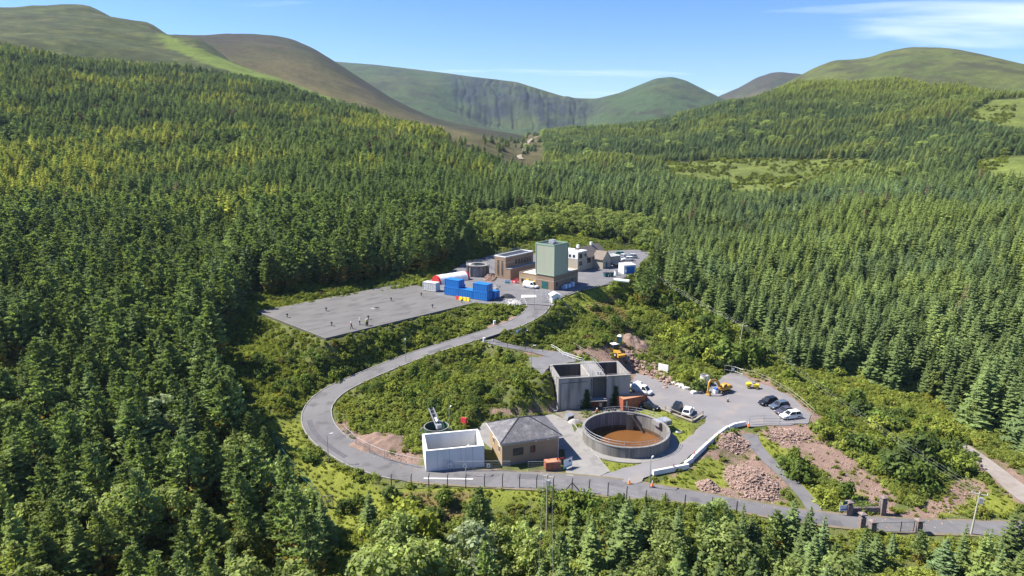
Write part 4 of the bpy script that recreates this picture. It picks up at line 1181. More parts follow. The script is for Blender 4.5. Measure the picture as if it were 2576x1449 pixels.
# undergrowth: the scrub nobody could count
n = 95000
ux = RNG.uniform(-150, 160, n); uy = RNG.uniform(56, 300, n)
uz = H(ux, uy); uu, uv, ud = proj(ux, uy, uz)
nz = fnoise(ux, uy, 6, 91); nb = fnoise(ux, uy, 22, 93)
cu, cv, _ = proj(ux + (fnoise(ux, uy, 3, 41) - .5) * 3.4, uy + (fnoise(ux, uy, 3, 43) - .5) * 3.4, uz)
gr = in_any(GRASS, cu, cv) | in_any(GRASS, uu, uv); di = in_any(DIRT, cu, cv) | in_any(DIRT, uu, uv); dr = in_any(DRY, cu, cv)
ins = inside(SITE, uu, uv)
prob = np.where(ins, .78, .40); prob = np.where(gr, .025, prob); prob = np.where(di, .015, prob); prob = np.where(dr, .10, prob)
prob = prob * np.where(nz > .36, 1, .6)
back = inside(GRASS[5], cu, cv); prob = np.where(back, .8, prob)
kp = (RNG.random(n) < prob) & ~hard_mask(ux, uy, 1.1) & (uu > -120) & (uu < 2700) & (uv > 520)
S = (.42 + .75 * nz ** 1.5 * RNG.uniform(.5, 1.5, n)) * np.where(ins, 1, 1.15)
S *= np.where(ins, .82, 1)
S *= np.where(gr & ~back, .5, 1) * np.where(di, .5, 1)
W = np.clip(nb * 1.4 - .2 + RNG.uniform(-.25, .25, n), 0, 1)[:, None]
ti = np.array([.135, .178, .046])[None] * (1 - W) + np.array([.275, .31, .066])[None] * W
yl = RNG.random(n) < .06; ti[yl] = (.22, .22, .045)
br = (RNG.random(n) < .03) & (nb < .45); ti[br] = (.15, .10, .055)
lf = uu < 900; ti[lf & ~br] = ti[lf & ~br] * np.array([1.06, 1.02, .9])
m = kp
scatter('undergrowth', 'dense green brambles and scrub covering the banks', np.stack([ux, uy, uz - .12], 1)[m], (S[:, None] * np.stack([RNG.uniform(.9, 1.5, n), RNG.uniform(.9, 1.5, n), RNG.uniform(.7, 1.25, n)], 1))[m], RNG.uniform(0, 6.28, n)[m], ti[m], RNG.integers(0, 4, n)[m], [PB[k] for k in range(4)])
# rough scrub on the open clearings of the right hillside
n = 9000
fa = RNG.uniform(.15, .62, n); fr_ = RNG.uniform(430, 950, n); ux = np.sin(fa) * fr_; uy = np.cos(fa) * fr_; uz = H(ux, uy); uu, uv, _ = proj(ux, uy, uz)
kp = in_any(FIELDS, uu, uv) & (fnoise(ux, uy, 18, 63) > .42)
scatter('clearing_scrub', 'rough yellow-green scrub on the hillside clearings', np.stack([ux, uy, uz - .2], 1)[kp], RNG.uniform(.7, 1.8, n)[kp], RNG.uniform(0, 6.28, n)[kp], (np.array([.20, .23, .045])[None] * RNG.uniform(.5, 1.2, (n, 1)))[kp], RNG.integers(0, 4, n)[kp], [PB[k] for k in range(4)])
# grass tussocks on the verges
TU = []
for k, me in enumerate(TUFTS):
    u, v = ((1690, 1215), (1790, 1200), (1600, 1160))[k]
    p = hit(u, v); o = put('grass_tussock', me, None, p); o['tint'] = [.16, .17, .04]
    tag(o, ('long yellow-green tussock left of the small rubble mound', 'tall grass tussock above the small rubble mound', 'grass tussock on the lawn below the round tank')[k], 'grass'); TU.append(o)
n = 70000
ux = RNG.uniform(-125, 130, n); uy = RNG.uniform(66, 235, n); uz = H(ux, uy); uu, uv, _ = proj(ux, uy, uz)
cu, cv, _ = proj(ux + (fnoise(ux, uy, 3, 41) - .5) * 3.4, uy + (fnoise(ux, uy, 3, 43) - .5) * 3.4, uz)
gr = in_any(GRASS, cu, cv); dr = in_any(DRY, cu, cv); di = in_any(DIRT, cu, cv); lawn = inside(GRASS[4], cu, cv)
pr_ = np.where(gr, .85, np.where(dr, .7, np.where(di, .10, .42)))
kp = (RNG.random(n) < pr_) & ~hard_mask(ux, uy, .4) & inside(SITE, uu, uv)
nn = fnoise(ux, uy, 4, 95)[:, None]
ti = np.array([.21, .225, .036])[None] * (1 - nn) + np.array([.14, .18, .032])[None] * nn
ti[dr] = (.24, .195, .07)
scatter('grass', 'rough yellow-green grass on the verges', np.stack([ux, uy, uz - .03], 1)[kp], (RNG.uniform(.5, 1.15, n) * np.where(lawn, .35, np.where(gr, .55, 1)))[kp], RNG.uniform(0, 6.28, n)[kp], ti[kp], RNG.integers(0, 3, n)[kp], TU)
# ------------------------------------------------------------------ materials of the works
M_WCONC = mat('new_concrete', (.72, .71, .69), (.66, .65, .635), .25, stretch=(1, 1, .1), rough=.85, c3=(.62, .61, .59), s3=.5)
M_OCONC = mat('weathered_concrete', (.33, .315, .295), (.25, .237, .22), .35, stretch=(1, 1, .12), rough=.92, bump=.05, c3=(.15, .14, .128), s3=.7)
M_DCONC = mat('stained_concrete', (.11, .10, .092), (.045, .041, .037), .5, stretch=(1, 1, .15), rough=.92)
M_TAN = mat('tan_brick', (.34, .25, .15), (.29, .21, .13), .3, rough=.9, bump=.05, c3=(.31, .225, .14), s3=2)
M_BRICK = mat('brown_brick', (.27, .185, .125), (.225, .155, .105), .3, rough=.9, bump=.05, c3=(.24, .165, .11), s3=2)
M_BAND = mat('stone_band', (.47, .38, .28), (.40, .32, .23), 2, rough=.9)
M_CREAM = mat('cream_render', (.40, .35, .27), (.36, .32, .245), .3, stretch=(1, 1, .3), rough=.9)
M_WHITE = mat('white_paint', (.74, .74, .73), (.64, .64, .63), 1.3, rough=.55)
M_SLATE = mat('grey_slate', (.155, .15, .155), (.095, .092, .10), 2.2, rough=.7, c3=(.21, .20, .20), s3=.7)
M_GREENCLAD = mat('green_cladding', (.385, .405, .30), (.365, .385, .285), .2, stretch=(1, 1, .2), rough=.55)
M_GREENTRIM = mat('green_trim', (.25, .35, .25), rough=.5)
M_GLASS = mat('dark_glass', (.018, .022, .026), rough=.08, spec=.6)
M_FRAME = mat('window_frame', (.55, .55, .53), rough=.5)
M_STEEL = mat('galvanised_steel', (.46, .47, .48), (.36, .37, .38), 3, rough=.45, metal=.5)
M_DSTEEL = mat('dark_steel', (.05, .052, .056), rough=.5, metal=.3)
M_BLUE = mat('blue_container_paint', (.018, .155, .46), (.016, .14, .42), .4, rough=.45)
M_RUST = mat('rust_red_paint', (.33, .105, .06), (.25, .075, .045), .8, rough=.7, c3=(.40, .17, .09), s3=2.4)
M_RUSTTOP = mat('pale_brown_rust', (.42, .21, .12), (.34, .16, .09), .7, rough=.8)  # paler and browner than the rust-red paint
M_WCONT = mat('grey_white_container', (.62, .61, .58), (.52, .51, .49), .9, rough=.6, c3=(.40, .36, .31), s3=2)
M_YEL = mat('machine_yellow', (.50, .27, .03), (.42, .22, .025), 1.2, rough=.5, c3=(.32, .19, .06), s3=3)
M_BYEL = mat('bright_yellow', (.78, .58, .03), (.68, .48, .03), 1.2, rough=.5)
M_RUBBER = mat('rubber', (.022, .022, .023), rough=.8)
M_RED = mat('red_plastic', (.52, .045, .05), (.42, .035, .04), 2, rough=.5)
M_TEAL = mat('teal_paint', (.03, .115, .115), (.022, .085, .088), 1.2, rough=.5)
M_WOOD = mat('grey_timber', (.36, .31, .24), (.26, .22, .17), 2, stretch=(1, 1, .3), rough=.9)
M_STONE = mat('pink_rock', (.30, .205, .165), (.20, .138, .11), 1.4, rough=.92, bump=.3, c3=(.34, .26, .22), s3=2.6)
M_EARTH = mat('red_earth', (.24, .162, .125), (.17, .115, .09), .8, rough=.96, bump=.5, c3=(.17, .12, .09), s3=2.2)
M_WATER = mat('brown_water', (.15, .066, .020), (.11, .048, .016), .12, rough=.06, spec=.4)
M_ROOFFELT = mat('roof_felt', (.30, .29, .28), (.22, .215, .21), .8, rough=.95)
M_GRAVELROOF = mat('reservoir_roof_gravel', (.112, .107, .102), (.137, .131, .125), .1, rough=.95, bump=.35, c3=(.085, .08, .08), s3=.22, stretch=(1, 2.4, 1))
M_TARPW = mat('white_sheet', (.80, .79, .78), (.72, .71, .71), 1, rough=.6)
M_SKIN = mat('skin', (.48, .30, .22), rough=.6)
M_NAVY = mat('dark_workwear', (.022, .024, .032), rough=.9)
M_HIVIS = mat('hi_vis_yellow', (.62, .70, .10), rough=.8)
M_ORANGE = mat('hi_vis_orange', (.75, .22, .05), rough=.8)
M_POLE = mat('pole_timber', (.42, .40, .31), (.32, .30, .235), 2, stretch=(1, 1, .2), rough=.9)
M_GREENTANK = mat('green_tank_steel', (.05, .13, .085), (.04, .10, .07), .8, rough=.5, c3=(.06, .06, .05), s3=1.2)
M_BANNER = mat('banner_white', (.72, .76, .78), rough=.6)
M_BANNERT = mat('banner_teal', (.10, .42, .46), rough=.6)

def window(parent, x, y, z, w, h, face='y', frame_m=None, bars=1, out=-1):
    """A window on a wall plane (face y: wall along x; face x: wall along y); a frame with its pane and bars."""
    f = MB(); t = .07; d = .12
    def bx(cx, cz, sx, sz, th, off=0.0):
        if face == 'y': return (x + cx, y + out * off, z + cz, sx, th, sz)
        return (x + out * off, y + cx, z + cz, th, sx, sz)
    f.box(*bx(0, 0, w, t, d)); f.box(*bx(0, h - t, w, t, d))
    f.box(*bx(-w / 2 + t / 2, t, t, h - 2 * t, d)); f.box(*bx(w / 2 - t / 2, t, t, h - 2 * t, d))
    for k in range(bars): f.box(*bx(-w / 2 + w * (k + 1) / (bars + 1), t, .05, h - 2 * t, d * .8))
    fr = f.build('window', frame_m or M_FRAME, parent)
    MB().box(*bx(0, t * .5, w - t, h - t, .05)).build('pane', M_GLASS, fr)
    return fr

def railing(parent, pts, h=1.1, every=2.0, m=None, r=.034, rails=2, names=('rail', 'post')):
    """Posts at intervals along a polyline and rails between them."""
    m = m or M_STEEL
    pts = [Vector(p) for p in pts]
    for k in range(rails):
        z = h * (k + 1) / rails
        MB().tube([p + Vector((0, 0, z)) for p in pts], r, 5).build(names[0], m, parent)
    acc = 0
    posts = [pts[0]]
    for a, b in zip(pts, pts[1:]):
        L = (b - a).length; s = every - acc
        while s <= L + 1e-4:
            posts.append(a + (b - a) * (s / L)); s += every
        acc = L - (s - every)
    me = None
    for p in posts:
        if me is None:
            me = MB().cyl((0, 0, 0), (0, 0, h), r * 1.15, n=5).mesh(names[1]); me.materials.append(m)
        put(names[1], me, parent, p)

# ------------------------------------------------------------------ new white tank by the road
A = at(1072, 1187, 0); B = at(1223, 1179, 0); R_ = rad(12)
L, W, HT, T_ = 10.3, 7.0, 3.95, .38
o = thing('open_concrete_tank', 'new white concrete open-topped tank standing at the roadside left of the hipped building', 'tank', A, R_)
MB().box(L / 2, T_ / 2, -.3, L, T_, HT + .3).build('wall', M_WCONC, o)
MB().box(L / 2, W - T_ / 2, -.3, L, T_, HT + .3).build('wall', M_WCONC, o)
MB().box(T_ / 2, W / 2, -.3, T_, W - 2 * T_, HT + .297).build('wall', M_WCONC, o)
MB().box(L - T_ / 2, W / 2, -.3, T_, W - 2 * T_, HT + .297).build('wall', M_WCONC, o)
MB().box(L / 2, W / 2, -.2, L - 2 * T_, W - 2 * T_, .35).build('floor_slab', M_CONC, o)
for k in range(1, 5):
    MB().box(L * k / 5, -.012, 0, .03, .03, HT - .05).build('formwork_joint', M_CONC, o)
# ------------------------------------------------------------------ building with the hipped roof
A = at(1263, 1171, 0); R_ = rad(17)
L, W, E, RZ = 10.7, 8.3, 4.45, 6.85
o = thing('hipped_building', 'tan brick building with hipped slate roof between the white tank and the round tank', 'building', A, R_)
MB().box(L / 2, W / 2, -.3, L, W, E + .3).build('wall', M_TAN, o)
MB().box(L / 2, W / 2, E - .75, L + .05, W + .05, .22).build('string_course', M_BAND, o)
MB().box(L / 2, W / 2, -.2, L + .12, W + .12, .45).build('plinth', M_CONC, o)
ov = .5; h2 = W / 2 + ov
ri0, ri1 = Vector((W / 2 + .2, W / 2, RZ)), Vector((L - W / 2 - .2, W / 2, RZ))
c = [Vector((-ov, -ov, E - .03)), Vector((L + ov, -ov, E - .03)), Vector((L + ov, W + ov, E - .03)), Vector((-ov, W + ov, E - .03))]
rb = MB(); rb.add([*c, ri0, ri1], [(0, 1, 5, 4), (1, 2, 5), (2, 3, 4, 5), (3, 0, 4), (3, 2, 1, 0)])
roof = rb.build('roof', M_SLATE, o)
sl = MB(); rn = random.Random(3)
def slates(a, b, p, q, n=22):
    """Courses of slates on the slope whose eave is a-b and whose top is p-q."""
    up = (p + q) / 2 - (a + b) / 2
    nrm = (b - a).cross(up).normalized()
    if nrm.z < 0: nrm = -nrm
    for k in range(n):
        t0, t1 = k / n, min(1, (k + 1.25) / n)
        l0, r0 = a.lerp(p, t0), b.lerp(q, t0); l1, r1 = a.lerp(p, t1), b.lerp(q, t1)
        m = max(1, int((r0 - l0).length / .55)); sh = .5 if k % 2 else 0
        for j in range(m):
            s0, s1 = (j + sh * .5 + .03) / (m + .5), min(1, (j + 1 + sh * .5 - .03) / (m + .5))
            g = rn.uniform(.02, .045)
            sl.add([l0.lerp(r0, s0) + nrm * (g + .02), l0.lerp(r0, s1) + nrm * (g + .02), l1.lerp(r1, s1) + nrm * .008, l1.lerp(r1, s0) + nrm * .008,
                    l0.lerp(r0, s0) + nrm * .001, l0.lerp(r0, s1) + nrm * .001], [(0, 1, 2, 3), (4, 5, 1, 0)])
slates(c[0], c[1], ri0, ri1); slates(c[2], c[3], ri1, ri0); slates(c[3], c[0], ri0, ri0 + Vector((0, .01, 0))); slates(c[1], c[2], ri1, ri1 + Vector((0, .01, 0)))
s_ = sl.build('slates', M_SLATE, roof); tag(s_, kind='stuff')
for a, b in ((c[0], ri0), (c[3], ri0), (c[1], ri1), (c[2], ri1), (ri0, ri1)):
    MB().bar(a + Vector((0, 0, .06)), b + Vector((0, 0, .08)), .2, .07).build('ridge_cap', M_DSTEEL, roof)
for a, b in zip(c, c[1:] + c[:1]):
    MB().bar(a + Vector((0, 0, -.09)), b + Vector((0, 0, -.09)), .1, .12).build('gutter', M_FRAME, o)
MB().cyl((L - .12, -.08, 0), (L - .12, -.08, E - .1), .05, n=6).build('downpipe', M_WHITE, o)
window(o, 3.0, -.03, 1.6, 1.9, 1.35, bars=3, frame_m=M_DSTEEL)
window(o, 5.75, -.03, 1.75, .9, 1.25, bars=0, frame_m=M_DSTEEL)
window(o, -.03, 1.6, 1.8, 1.0, 1.3, 'x', bars=1); window(o, -.03, 5.4, 1.8, 1.0, 1.2, 'x', bars=1)
for x in (6.3, 8.6):
    MB().cyl((x, -.05, E - .5), (x, -.22, E - .55), .13, .16, 10).build('wall_light', M_WHITE, o)
# ------------------------------------------------------------------ round settling tank
RC = TANK; RR_ = 8.3
o = thing('round_settling_tank', 'round weathered concrete settling tank holding brown water', 'tank', (RC.x, RC.y, 0))
def ringwall(mb, r0, r1, z0, z1, n=72):
    vs = []; fs = []
    for i in range(n):
        t = 2 * math.pi * i / n; cx, cy = math.cos(t), math.sin(t)
        vs += [(cx * r0, cy * r0, z0), (cx * r1, cy * r1, z0), (cx * r1, cy * r1, z1), (cx * r0, cy * r0, z1)]
    for i in range(n):
        j = (i + 1) % n
        for k in range(4): fs.append((i * 4 + k, i * 4 + (k + 1) % 4, j * 4 + (k + 1) % 4, j * 4 + k))
    return mb.add(vs, fs)
ringwall(MB(), RR_ - .32, RR_, -2.7, 2.0).build('wall', mat('tank_wall_concrete', (.20, .19, .172), (.12, .112, .10), .5, stretch=(1.6, 1.6, .1), rough=.92, c3=(.27, .255, .235), s3=1.1), o)
ringwall(MB(), RR_ - .42, RR_ + .06, 2.0, 2.15).build('rim', M_CONC, o)
ringwall(MB(), RR_ + .004, RR_ + 1.6, -.4, .036).build('plinth', M_CONC, o)
wd = MB(); n = 64
wd.add([(0, 0, -1.5)] + [(math.cos(2 * math.pi * i / n) * (RR_ - .31), math.sin(2 * math.pi * i / n) * (RR_ - .31), -1.5) for i in range(n)], [(0, i + 1, (i + 1) % n + 1) for i in range(n)])
wd.build('water', M_WATER, o)
ringwall(MB(), RR_ - .345, RR_ - .322, -1.6, -.75).build('tide_mark', mat('tide_mark', (.075, .045, .025), (.12, .08, .05), .6, rough=.6), o)
def arc(r, a0, a1, z, n): return [(math.cos(rad(a0 + (a1 - a0) * i / n)) * r, math.sin(rad(a0 + (a1 - a0) * i / n)) * r, z) for i in range(n + 1)]
railing(o, arc(RR_ - .12, 175, 345, 2.15, 26), 1.05, 1.5); railing(o, arc(RR_ - .12, 10, 115, 2.15, 18), 1.05, 1.6)
MB().box(7.9, 4.1, 1.2, 3.2, 2.2, .9, rad(25)).build('outlet_chamber', M_CONC, o)
MB().box(7.9, 4.1, 2.1, 2.9, 1.9, .06, rad(25)).build('chamber_grating', M_STEEL, o)
MB().box(2.2, 7.5, -1.4, 1.5, .9, 3.3, rad(-15)).build('inlet_box', M_DCONC, o)
MB().bar((2.4, 7.1, 1.7), (4.6, 5.6, -1.4), .28, .28).build('inlet_pipe', M_DCONC, o)
ld = MB()
for x in (-.22, .22): ld.bar((x - 1.6, 7.85, -1.4), (x - 1.6, 7.85, 2.9), .05)
for k in range(13): ld.bar((-1.82, 7.85, -1.2 + .3 * k), (-1.38, 7.85, -1.2 + .3 * k), .035)
ld.build('ladder', M_STEEL, o)
for a in (-28, -34):
    t = rad(a); MB().cyl((math.cos(t) * 7.6, math.sin(t) * 7.6, -1.3), (math.cos(t) * 7.6, math.sin(t) * 7.6, 1.4 + .4 * (a < -30)), .09, n=6).build('outlet_pipe', M_DSTEEL, o)
MB().box(-1.2, 8.9, 1.5, 3.6, 1.3, .2, rad(5)).build('access_platform', M_CONC, o)
for x in (-2.0, -.7): MB().cyl((x, 8.95, 1.7), (x, 8.95, 2.4), .22, n=10).build('valve', M_DSTEEL, o)
# ------------------------------------------------------------------ twin-cell concrete tank
o = thing('twin_filter_tank', 'tall square twin-cell concrete tank with a railed walkway between its cells', 'tank', (TWIN_A.x, TWIN_A.y, 0), TWIN_R)
L, W, HT, T_ = TWIN_L, 9.0, 6.9, .4
MB().box(3.45, T_ / 2, -.3, 6.9, T_, HT + .3).build('wall', M_OCONC, o)
MB().box((10.6 + L) / 2, T_ / 2, -.3, L - 10.6, T_, HT + .3).build('wall', M_OCONC, o)
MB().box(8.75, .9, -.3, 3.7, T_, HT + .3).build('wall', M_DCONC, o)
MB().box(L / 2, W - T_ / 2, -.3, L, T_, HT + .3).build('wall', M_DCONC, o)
MB().box(T_ / 2, W / 2, -.3, T_, W - 2 * T_, HT + .297).build('wall', M_OCONC, o)
MB().box(L - T_ / 2, W / 2, -.3, T_, W - 2 * T_, HT + .297).build('wall', M_OCONC, o)
for x in (7.05, 10.45): MB().box(x, W / 2 + .35, -.3, .3, W - 2 * T_ - .7, HT + .29).build('dividing_wall', M_OCONC, o)
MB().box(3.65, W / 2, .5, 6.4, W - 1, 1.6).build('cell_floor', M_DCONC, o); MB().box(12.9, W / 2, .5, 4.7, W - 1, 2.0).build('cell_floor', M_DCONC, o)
cp = [(3.45, T_ / 2 - .05, 6.95, .62), (13.2, T_ / 2 - .05, 5.35, .62), (L / 2, W - T_ / 2, L + .1, .6)]
for x, y, sx, sy in cp: MB().box(x, y, HT + .003, sx, sy, .18).build('coping', M_CONC, o)
for x in (T_ / 2, L - T_ / 2): MB().box(x, W / 2 + .04, HT + .003, .6, W - 1.2, .175).build('coping', M_CONC, o)
wk = MB().box(8.75, W / 2 + .6, HT - .1, 3.2, W + 1.0, .22).build('walkway', M_CONC, o)
for x in (7.5, 10.0): railing(o, [(x, .9, HT + .12), (x, W + .8, HT + .12)], 1.1, 1.4)
railing(o, [(.6, 1.0, HT - .9), (6.6, 1.0, HT - .9)], 1.1, 1.2, rails=3); railing(o, [(10.9, 1.0, HT - .9), (15.2, 1.0, HT - .9)], 1.1, 1.2, rails=3)
MB().box(3.65, .9, HT - 1.0, 6.4, 1.0, .1).build('inner_walkway', M_STEEL, o); MB().box(13.0, .9, HT - 1.0, 4.6, 1.0, .1).build('inner_walkway', M_STEEL, o)
ld = MB()
for x in (6.95, 7.35): ld.bar((x, -.12, .2), (x, -.12, HT + .9), .05)
for k in range(22): ld.bar((6.95, -.12, .4 + .3 * k), (7.35, -.12, .4 + .3 * k), .035)
ld.build('ladder', M_STEEL, o)
MB().tube([(.5, -.06, 5.9), (6.4, -.06, 6.05)], .04).build('pipe', M_DSTEEL, o); MB().tube([(.55, -.06, .1), (.55, -.06, 5.9)], .05).build('pipe', M_DSTEEL, o)
for x, y in ((8.9, 1.3), (9.4, 1.0)): MB().cyl((x, y, HT + .12), (x, y, HT + .75), .2, n=8).build('valve', M_STEEL, o)
for k in range(1, 4): MB().box(-.012, W * k / 4, 0, .03, .04, HT).build('wall_joint', M_DCONC, o)
# creeper on the front wall
for vx, hh, lab in ((6.2, 4.2, 'green creeper hanging down the twin tank wall beside its ladder'), (12.6, 4.6, 'dark creeper growing up the right cell wall of the twin tank')):
    s = Soup(); rn = random.Random(int(vx * 10))
    for i in range(520):
        z = rn.random() ** 1.4 * hh; w = (1 - z / hh) * 1.0 + .25
        p = Vector((rn.gauss(0, .5) * w, -rn.uniform(.05, .35), z)); e = Vector((rn.uniform(-1, 1), rn.uniform(-.3, .3), rn.uniform(-1, 1))).normalized() * .16; g = Vector((-e.z, rn.uniform(-.1, .1), e.x))
        s.face([p - e, p - g, p + e, p + g], (rn.uniform(.7, 1.2),) * 3)
    me = s.mesh('creeper', M_LEAF); q = put('creeper', me, None, Vector((*loc2(TWIN_A, TWIN_R, vx, 0), 0)), TWIN_R); q['tint'] = [.045, .07, .025]
    tag(q, lab, 'creeper')
# steps up the left side of the twin tank
o = thing('steps', 'long flight of concrete steps climbing the bank beside the twin tank', 'steps', (TWIN_A.x, TWIN_A.y, 0), TWIN_R)
tm = MB().box(0, 0, -.6, 1.3, .42, .72).mesh('tread'); tm.materials.append(M_CONC)
for k in range(26):
    put('tread', tm, o, (-1.0, -.6 + .40 * k, .02 + .245 * k))
MB().bar((-.25, -.7, .3), (-.25, 9.8, 6.7), .16, .5).build('side_wall', M_CONC, o)
# ------------------------------------------------------------------ covered reservoir with gravel roof
o = thing('covered_reservoir', 'wide covered water reservoir with flat grey gravel roof and vent pipes', 'reservoir', (RES[1].x, RES[1].y, 0), ang(RES[1], RES[2]))
rl = (RES[2] - RES[1]).length; rw = (RES[0] - RES[1]).length
MB().box(rl / 2, rw / 2, 11.55, rl + .4, rw + .4, .45).build('roof', M_GRAVELROOF, o)
for x, y, sx, sy in ((rl / 2, .15, rl, .3), (rl / 2, rw - .15, rl, .3), (.15, rw / 2, .3, rw - .6), (rl - .15, rw / 2, .3, rw - .6)):
    MB().box(x, y, 8.6, sx, sy, 2.94).build('wall', M_DCONC, o)
for x, y, sx, sy in ((rl / 2, -.13, rl + .4, .14), (-.13, rw / 2, .14, rw)): MB().box(x, y, 11.99, sx, sy, .07).build('roof_edging', M_CONC, o)
vm = MB().cyl((0, 0, -.02), (0, 0, .75), .10, n=8).cyl((0, 0, .72), (0, 0, .98), .30, .24, 10).cyl((0, 0, .6), (0, 0, .73), .12, .30, 10).mesh('vent_pipe'); vm.materials.append(M_DSTEEL)
inv = Matrix.Rotation(-ang(RES[1], RES[2]), 4, 'Z')
for X_, Y_ in ((415, 445), (757, 390), (805, 520), (1127, 463), (1327, 303), (1592, 258), (1690, 362), (1948, 318)):
    p = at((900 + X_ / 2.342) * .671, (1000 + Y_ / 2.342) * .671, 12); q = inv @ (p - Vector((RES[1].x, RES[1].y, 0)))
    put('vent_pipe', vm, o, (q.x, q.y, 12))
p = at((900 + 1185 / 2.342) * .671, (1000 + 368 / 2.342) * .671, 12); q = inv @ (p - Vector((RES[1].x, RES[1].y, 0)))
MB().box(q.x, q.y, 11.99, 2.2, 2.0, .12).build('hatch', M_CONC, o); MB().box(q.x + .5, q.y, 12.11, 1.0, 1.0, .14).build('hatch_cover', M_DSTEEL, o)

# ------------------------------------------------------------------ the buildings of the upper yard
RB = rad(50)
def block(o, x0, x1, y0, y1, z0, z1, m, parapet=.35, roof_m=None, edge=None):
    MB().box((x0 + x1) / 2, (y0 + y1) / 2, z0, x1 - x0, y1 - y0, z1 - z0).build('wall', m, o)
    MB().box((x0 + x1) / 2, (y0 + y1) / 2, z1 - .02, x1 - x0 - .5, y1 - y0 - .5, .08).build('roof', roof_m or M_ROOFFELT, o)
    if parapet:
        t = .28
        for x, y, sx, sy in (((x0 + x1) / 2, y0 + t / 2 - .04, x1 - x0 + .08, t), ((x0 + x1) / 2, y1 - t / 2 + .04, x1 - x0 + .08, t), (x0 + t / 2 - .04, (y0 + y1) / 2, t, y1 - y0 - 2 * t + .08), (x1 - t / 2 + .04, (y0 + y1) / 2, t, y1 - y0 - 2 * t + .08)):
            MB().box(x, y, z1, sx, sy, parapet).build('parapet', edge or m, o)
Z0 = 12.0
A = at(1393, 731, Z0)
o = thing('green_tower_building', 'brown brick pump house carrying a tall pale green metal-clad tower', 'building', A, RB)
block(o, 0, 12.4, 0, 6.6, -.5, 4.3, M_BRICK, .3, mat('pale_roof', (.58, .57, .55), (.48, .47, .45), .8), M_BAND)
block(o, .0, 8.0, 6.62, 13.2, -.5, 3.6, M_TAN, .3, mat('pale_roof', (0, 0, 0)), M_BRICK)
MB().box(6.2, 3.3, 2.55, 12.46, 6.66, .16).build('string_course', M_BAND, o)
MB().box(4.0, 9.9, 2.2, 8.06, 6.56, .14).build('string_course', M_BAND, o)
tw = MB(); N_ = 15; S_ = 6.5
prof = []
def ribs(ax, ay, bx, by):
    n = int(math.hypot(bx - ax, by - ay) / .22); dx, dy = (bx - ax) / n, (by - ay) / n; L_ = math.hypot(dx, dy); nx, ny = dy / L_, -dx / L_
    out = []
    for i in range(n):
        d = .035 if i % 2 else 0.0
        out += [(ax + dx * (i + .08) + nx * d, ay + dy * (i + .08) + ny * d), (ax + dx * (i + .92) + nx * d, ay + dy * (i + .92) + ny * d)]
    return out
a = .12
cor = [(-a, -a), (S_ + a, -a), (S_ + a, S_ + a), (-a, S_ + a)]
for i in range(4): prof += ribs(*cor[i], *cor[(i + 1) % 4])
tw.prism(prof, 4.35, 13.2); tw.build('tower_cladding', M_GREENCLAD, o)
for i, (x, y) in enumerate(cor): MB().box(x, y, 4.3, .26, .26, 8.95).build('corner_trim', M_GREENTRIM, o)
for x, y, sx, sy in ((S_ / 2, -a, S_, .2), (S_ / 2, S_ + a, S_, .2), (-a, S_ / 2, .2, S_), (S_ + a, S_ / 2, .2, S_)):
    MB().box(x, y, 13.2, sx, sy, .45).build('parapet', M_GREENTRIM, o); MB().box(x, y, 4.26, sx, sy, .14).build('base_trim', M_GREENTRIM, o)
MB().box(S_ / 2, S_ / 2, 13.15, S_ - .1, S_ - .1, .1).build('tower_roof', M_DSTEEL, o)
MB().cyl((4.6, 4.2, 13.25), (4.6, 4.2, 14.1), 1.1, n=16).build('roof_fan', M_STEEL, o); MB().box(3.2, 3.0, 13.25, 1.2, 1.2, .6).build('roof_unit', M_STEEL, o)
MB().box(-.03, 3.3, 0, .08, 2.3, 2.3).build('garage_door', M_TEAL, o)
MB().box(-.03, 9.7, 0, .08, 1.4, 2.1).build('yellow_door', M_BYEL, o); MB().box(-.03, 7.2, 0, .08, .8, 2.0).build('yellow_door', M_BYEL, o)
MB().box(-.04, 9.2, 0, .06, .4, 2.1).build('door_recess', M_DSTEEL, o)
window(o, -.03, 11.9, 1.0, .8, 1.0, 'x', frame_m=M_DSTEEL)
window(o, 1.5, -.03, 1.0, .6, 1.1, frame_m=M_DSTEEL); MB().box(9.4, -.03, 0, 1.1, .08, 2.2).build('side_door', M_TEAL, o)
for k in range(6):
    q = loc2(A, RB, 3.6 + k * .95, -.9); e = put('wrapped_pallet', MB().box(0, 0, .0, .85, .85, .9 + .15 * (k % 3)).box(0, 0, -.08, .95, .95, .1).mesh('wrapped_pallet'), None, (*q, Z0 + .1), RB + .1 * (k % 3 - 1))
    e.data.materials.append(M_TARPW if k % 2 else mat('blue_wrap', (.22, .36, .55), rough=.5))
    tag(e, ['blue', 'white'][k % 2] + ' wrapped pallet ' + ('nearest the building corner', 'second from the building corner', 'third along the shaded brick wall', 'fourth along the shaded brick wall', 'fifth along the shaded brick wall', 'farthest along the shaded brick wall')[k], 'pallet', 'wrapped pallets along the pump house wall')
A = at(1272, 703, Z0)
o = thing('brick_hall', 'tall flat-roofed brown brick hall with two tall narrow windows', 'building', A, RB)
block(o, 0, 14, 0, 4.6, -.5, 7.0, M_BRICK, .3, M_DSTEEL, M_WHITE)
MB().box(7.0, -1.0, -.5, 14, 1.98, 4.0).build('lean_to', M_BRICK, o); MB().box(7.0, -1.0, 3.5, 14.2, 2.1, .16).build('lean_to_roof', M_ROOFFELT, o)
MB().box(7.0, 2.3, 5.2, 14.05, 4.65, .15).build('string_course', M_BAND, o)
for y in (1.4, 3.1):
    window(o, -.03, y, 1.0, .75, 5.0, 'x', frame_m=M_BAND, bars=0)
for k in range(6): window(o, 5.2 + k * 1.45, -.03, 4.2, .95, 1.5, frame_m=M_DSTEEL)
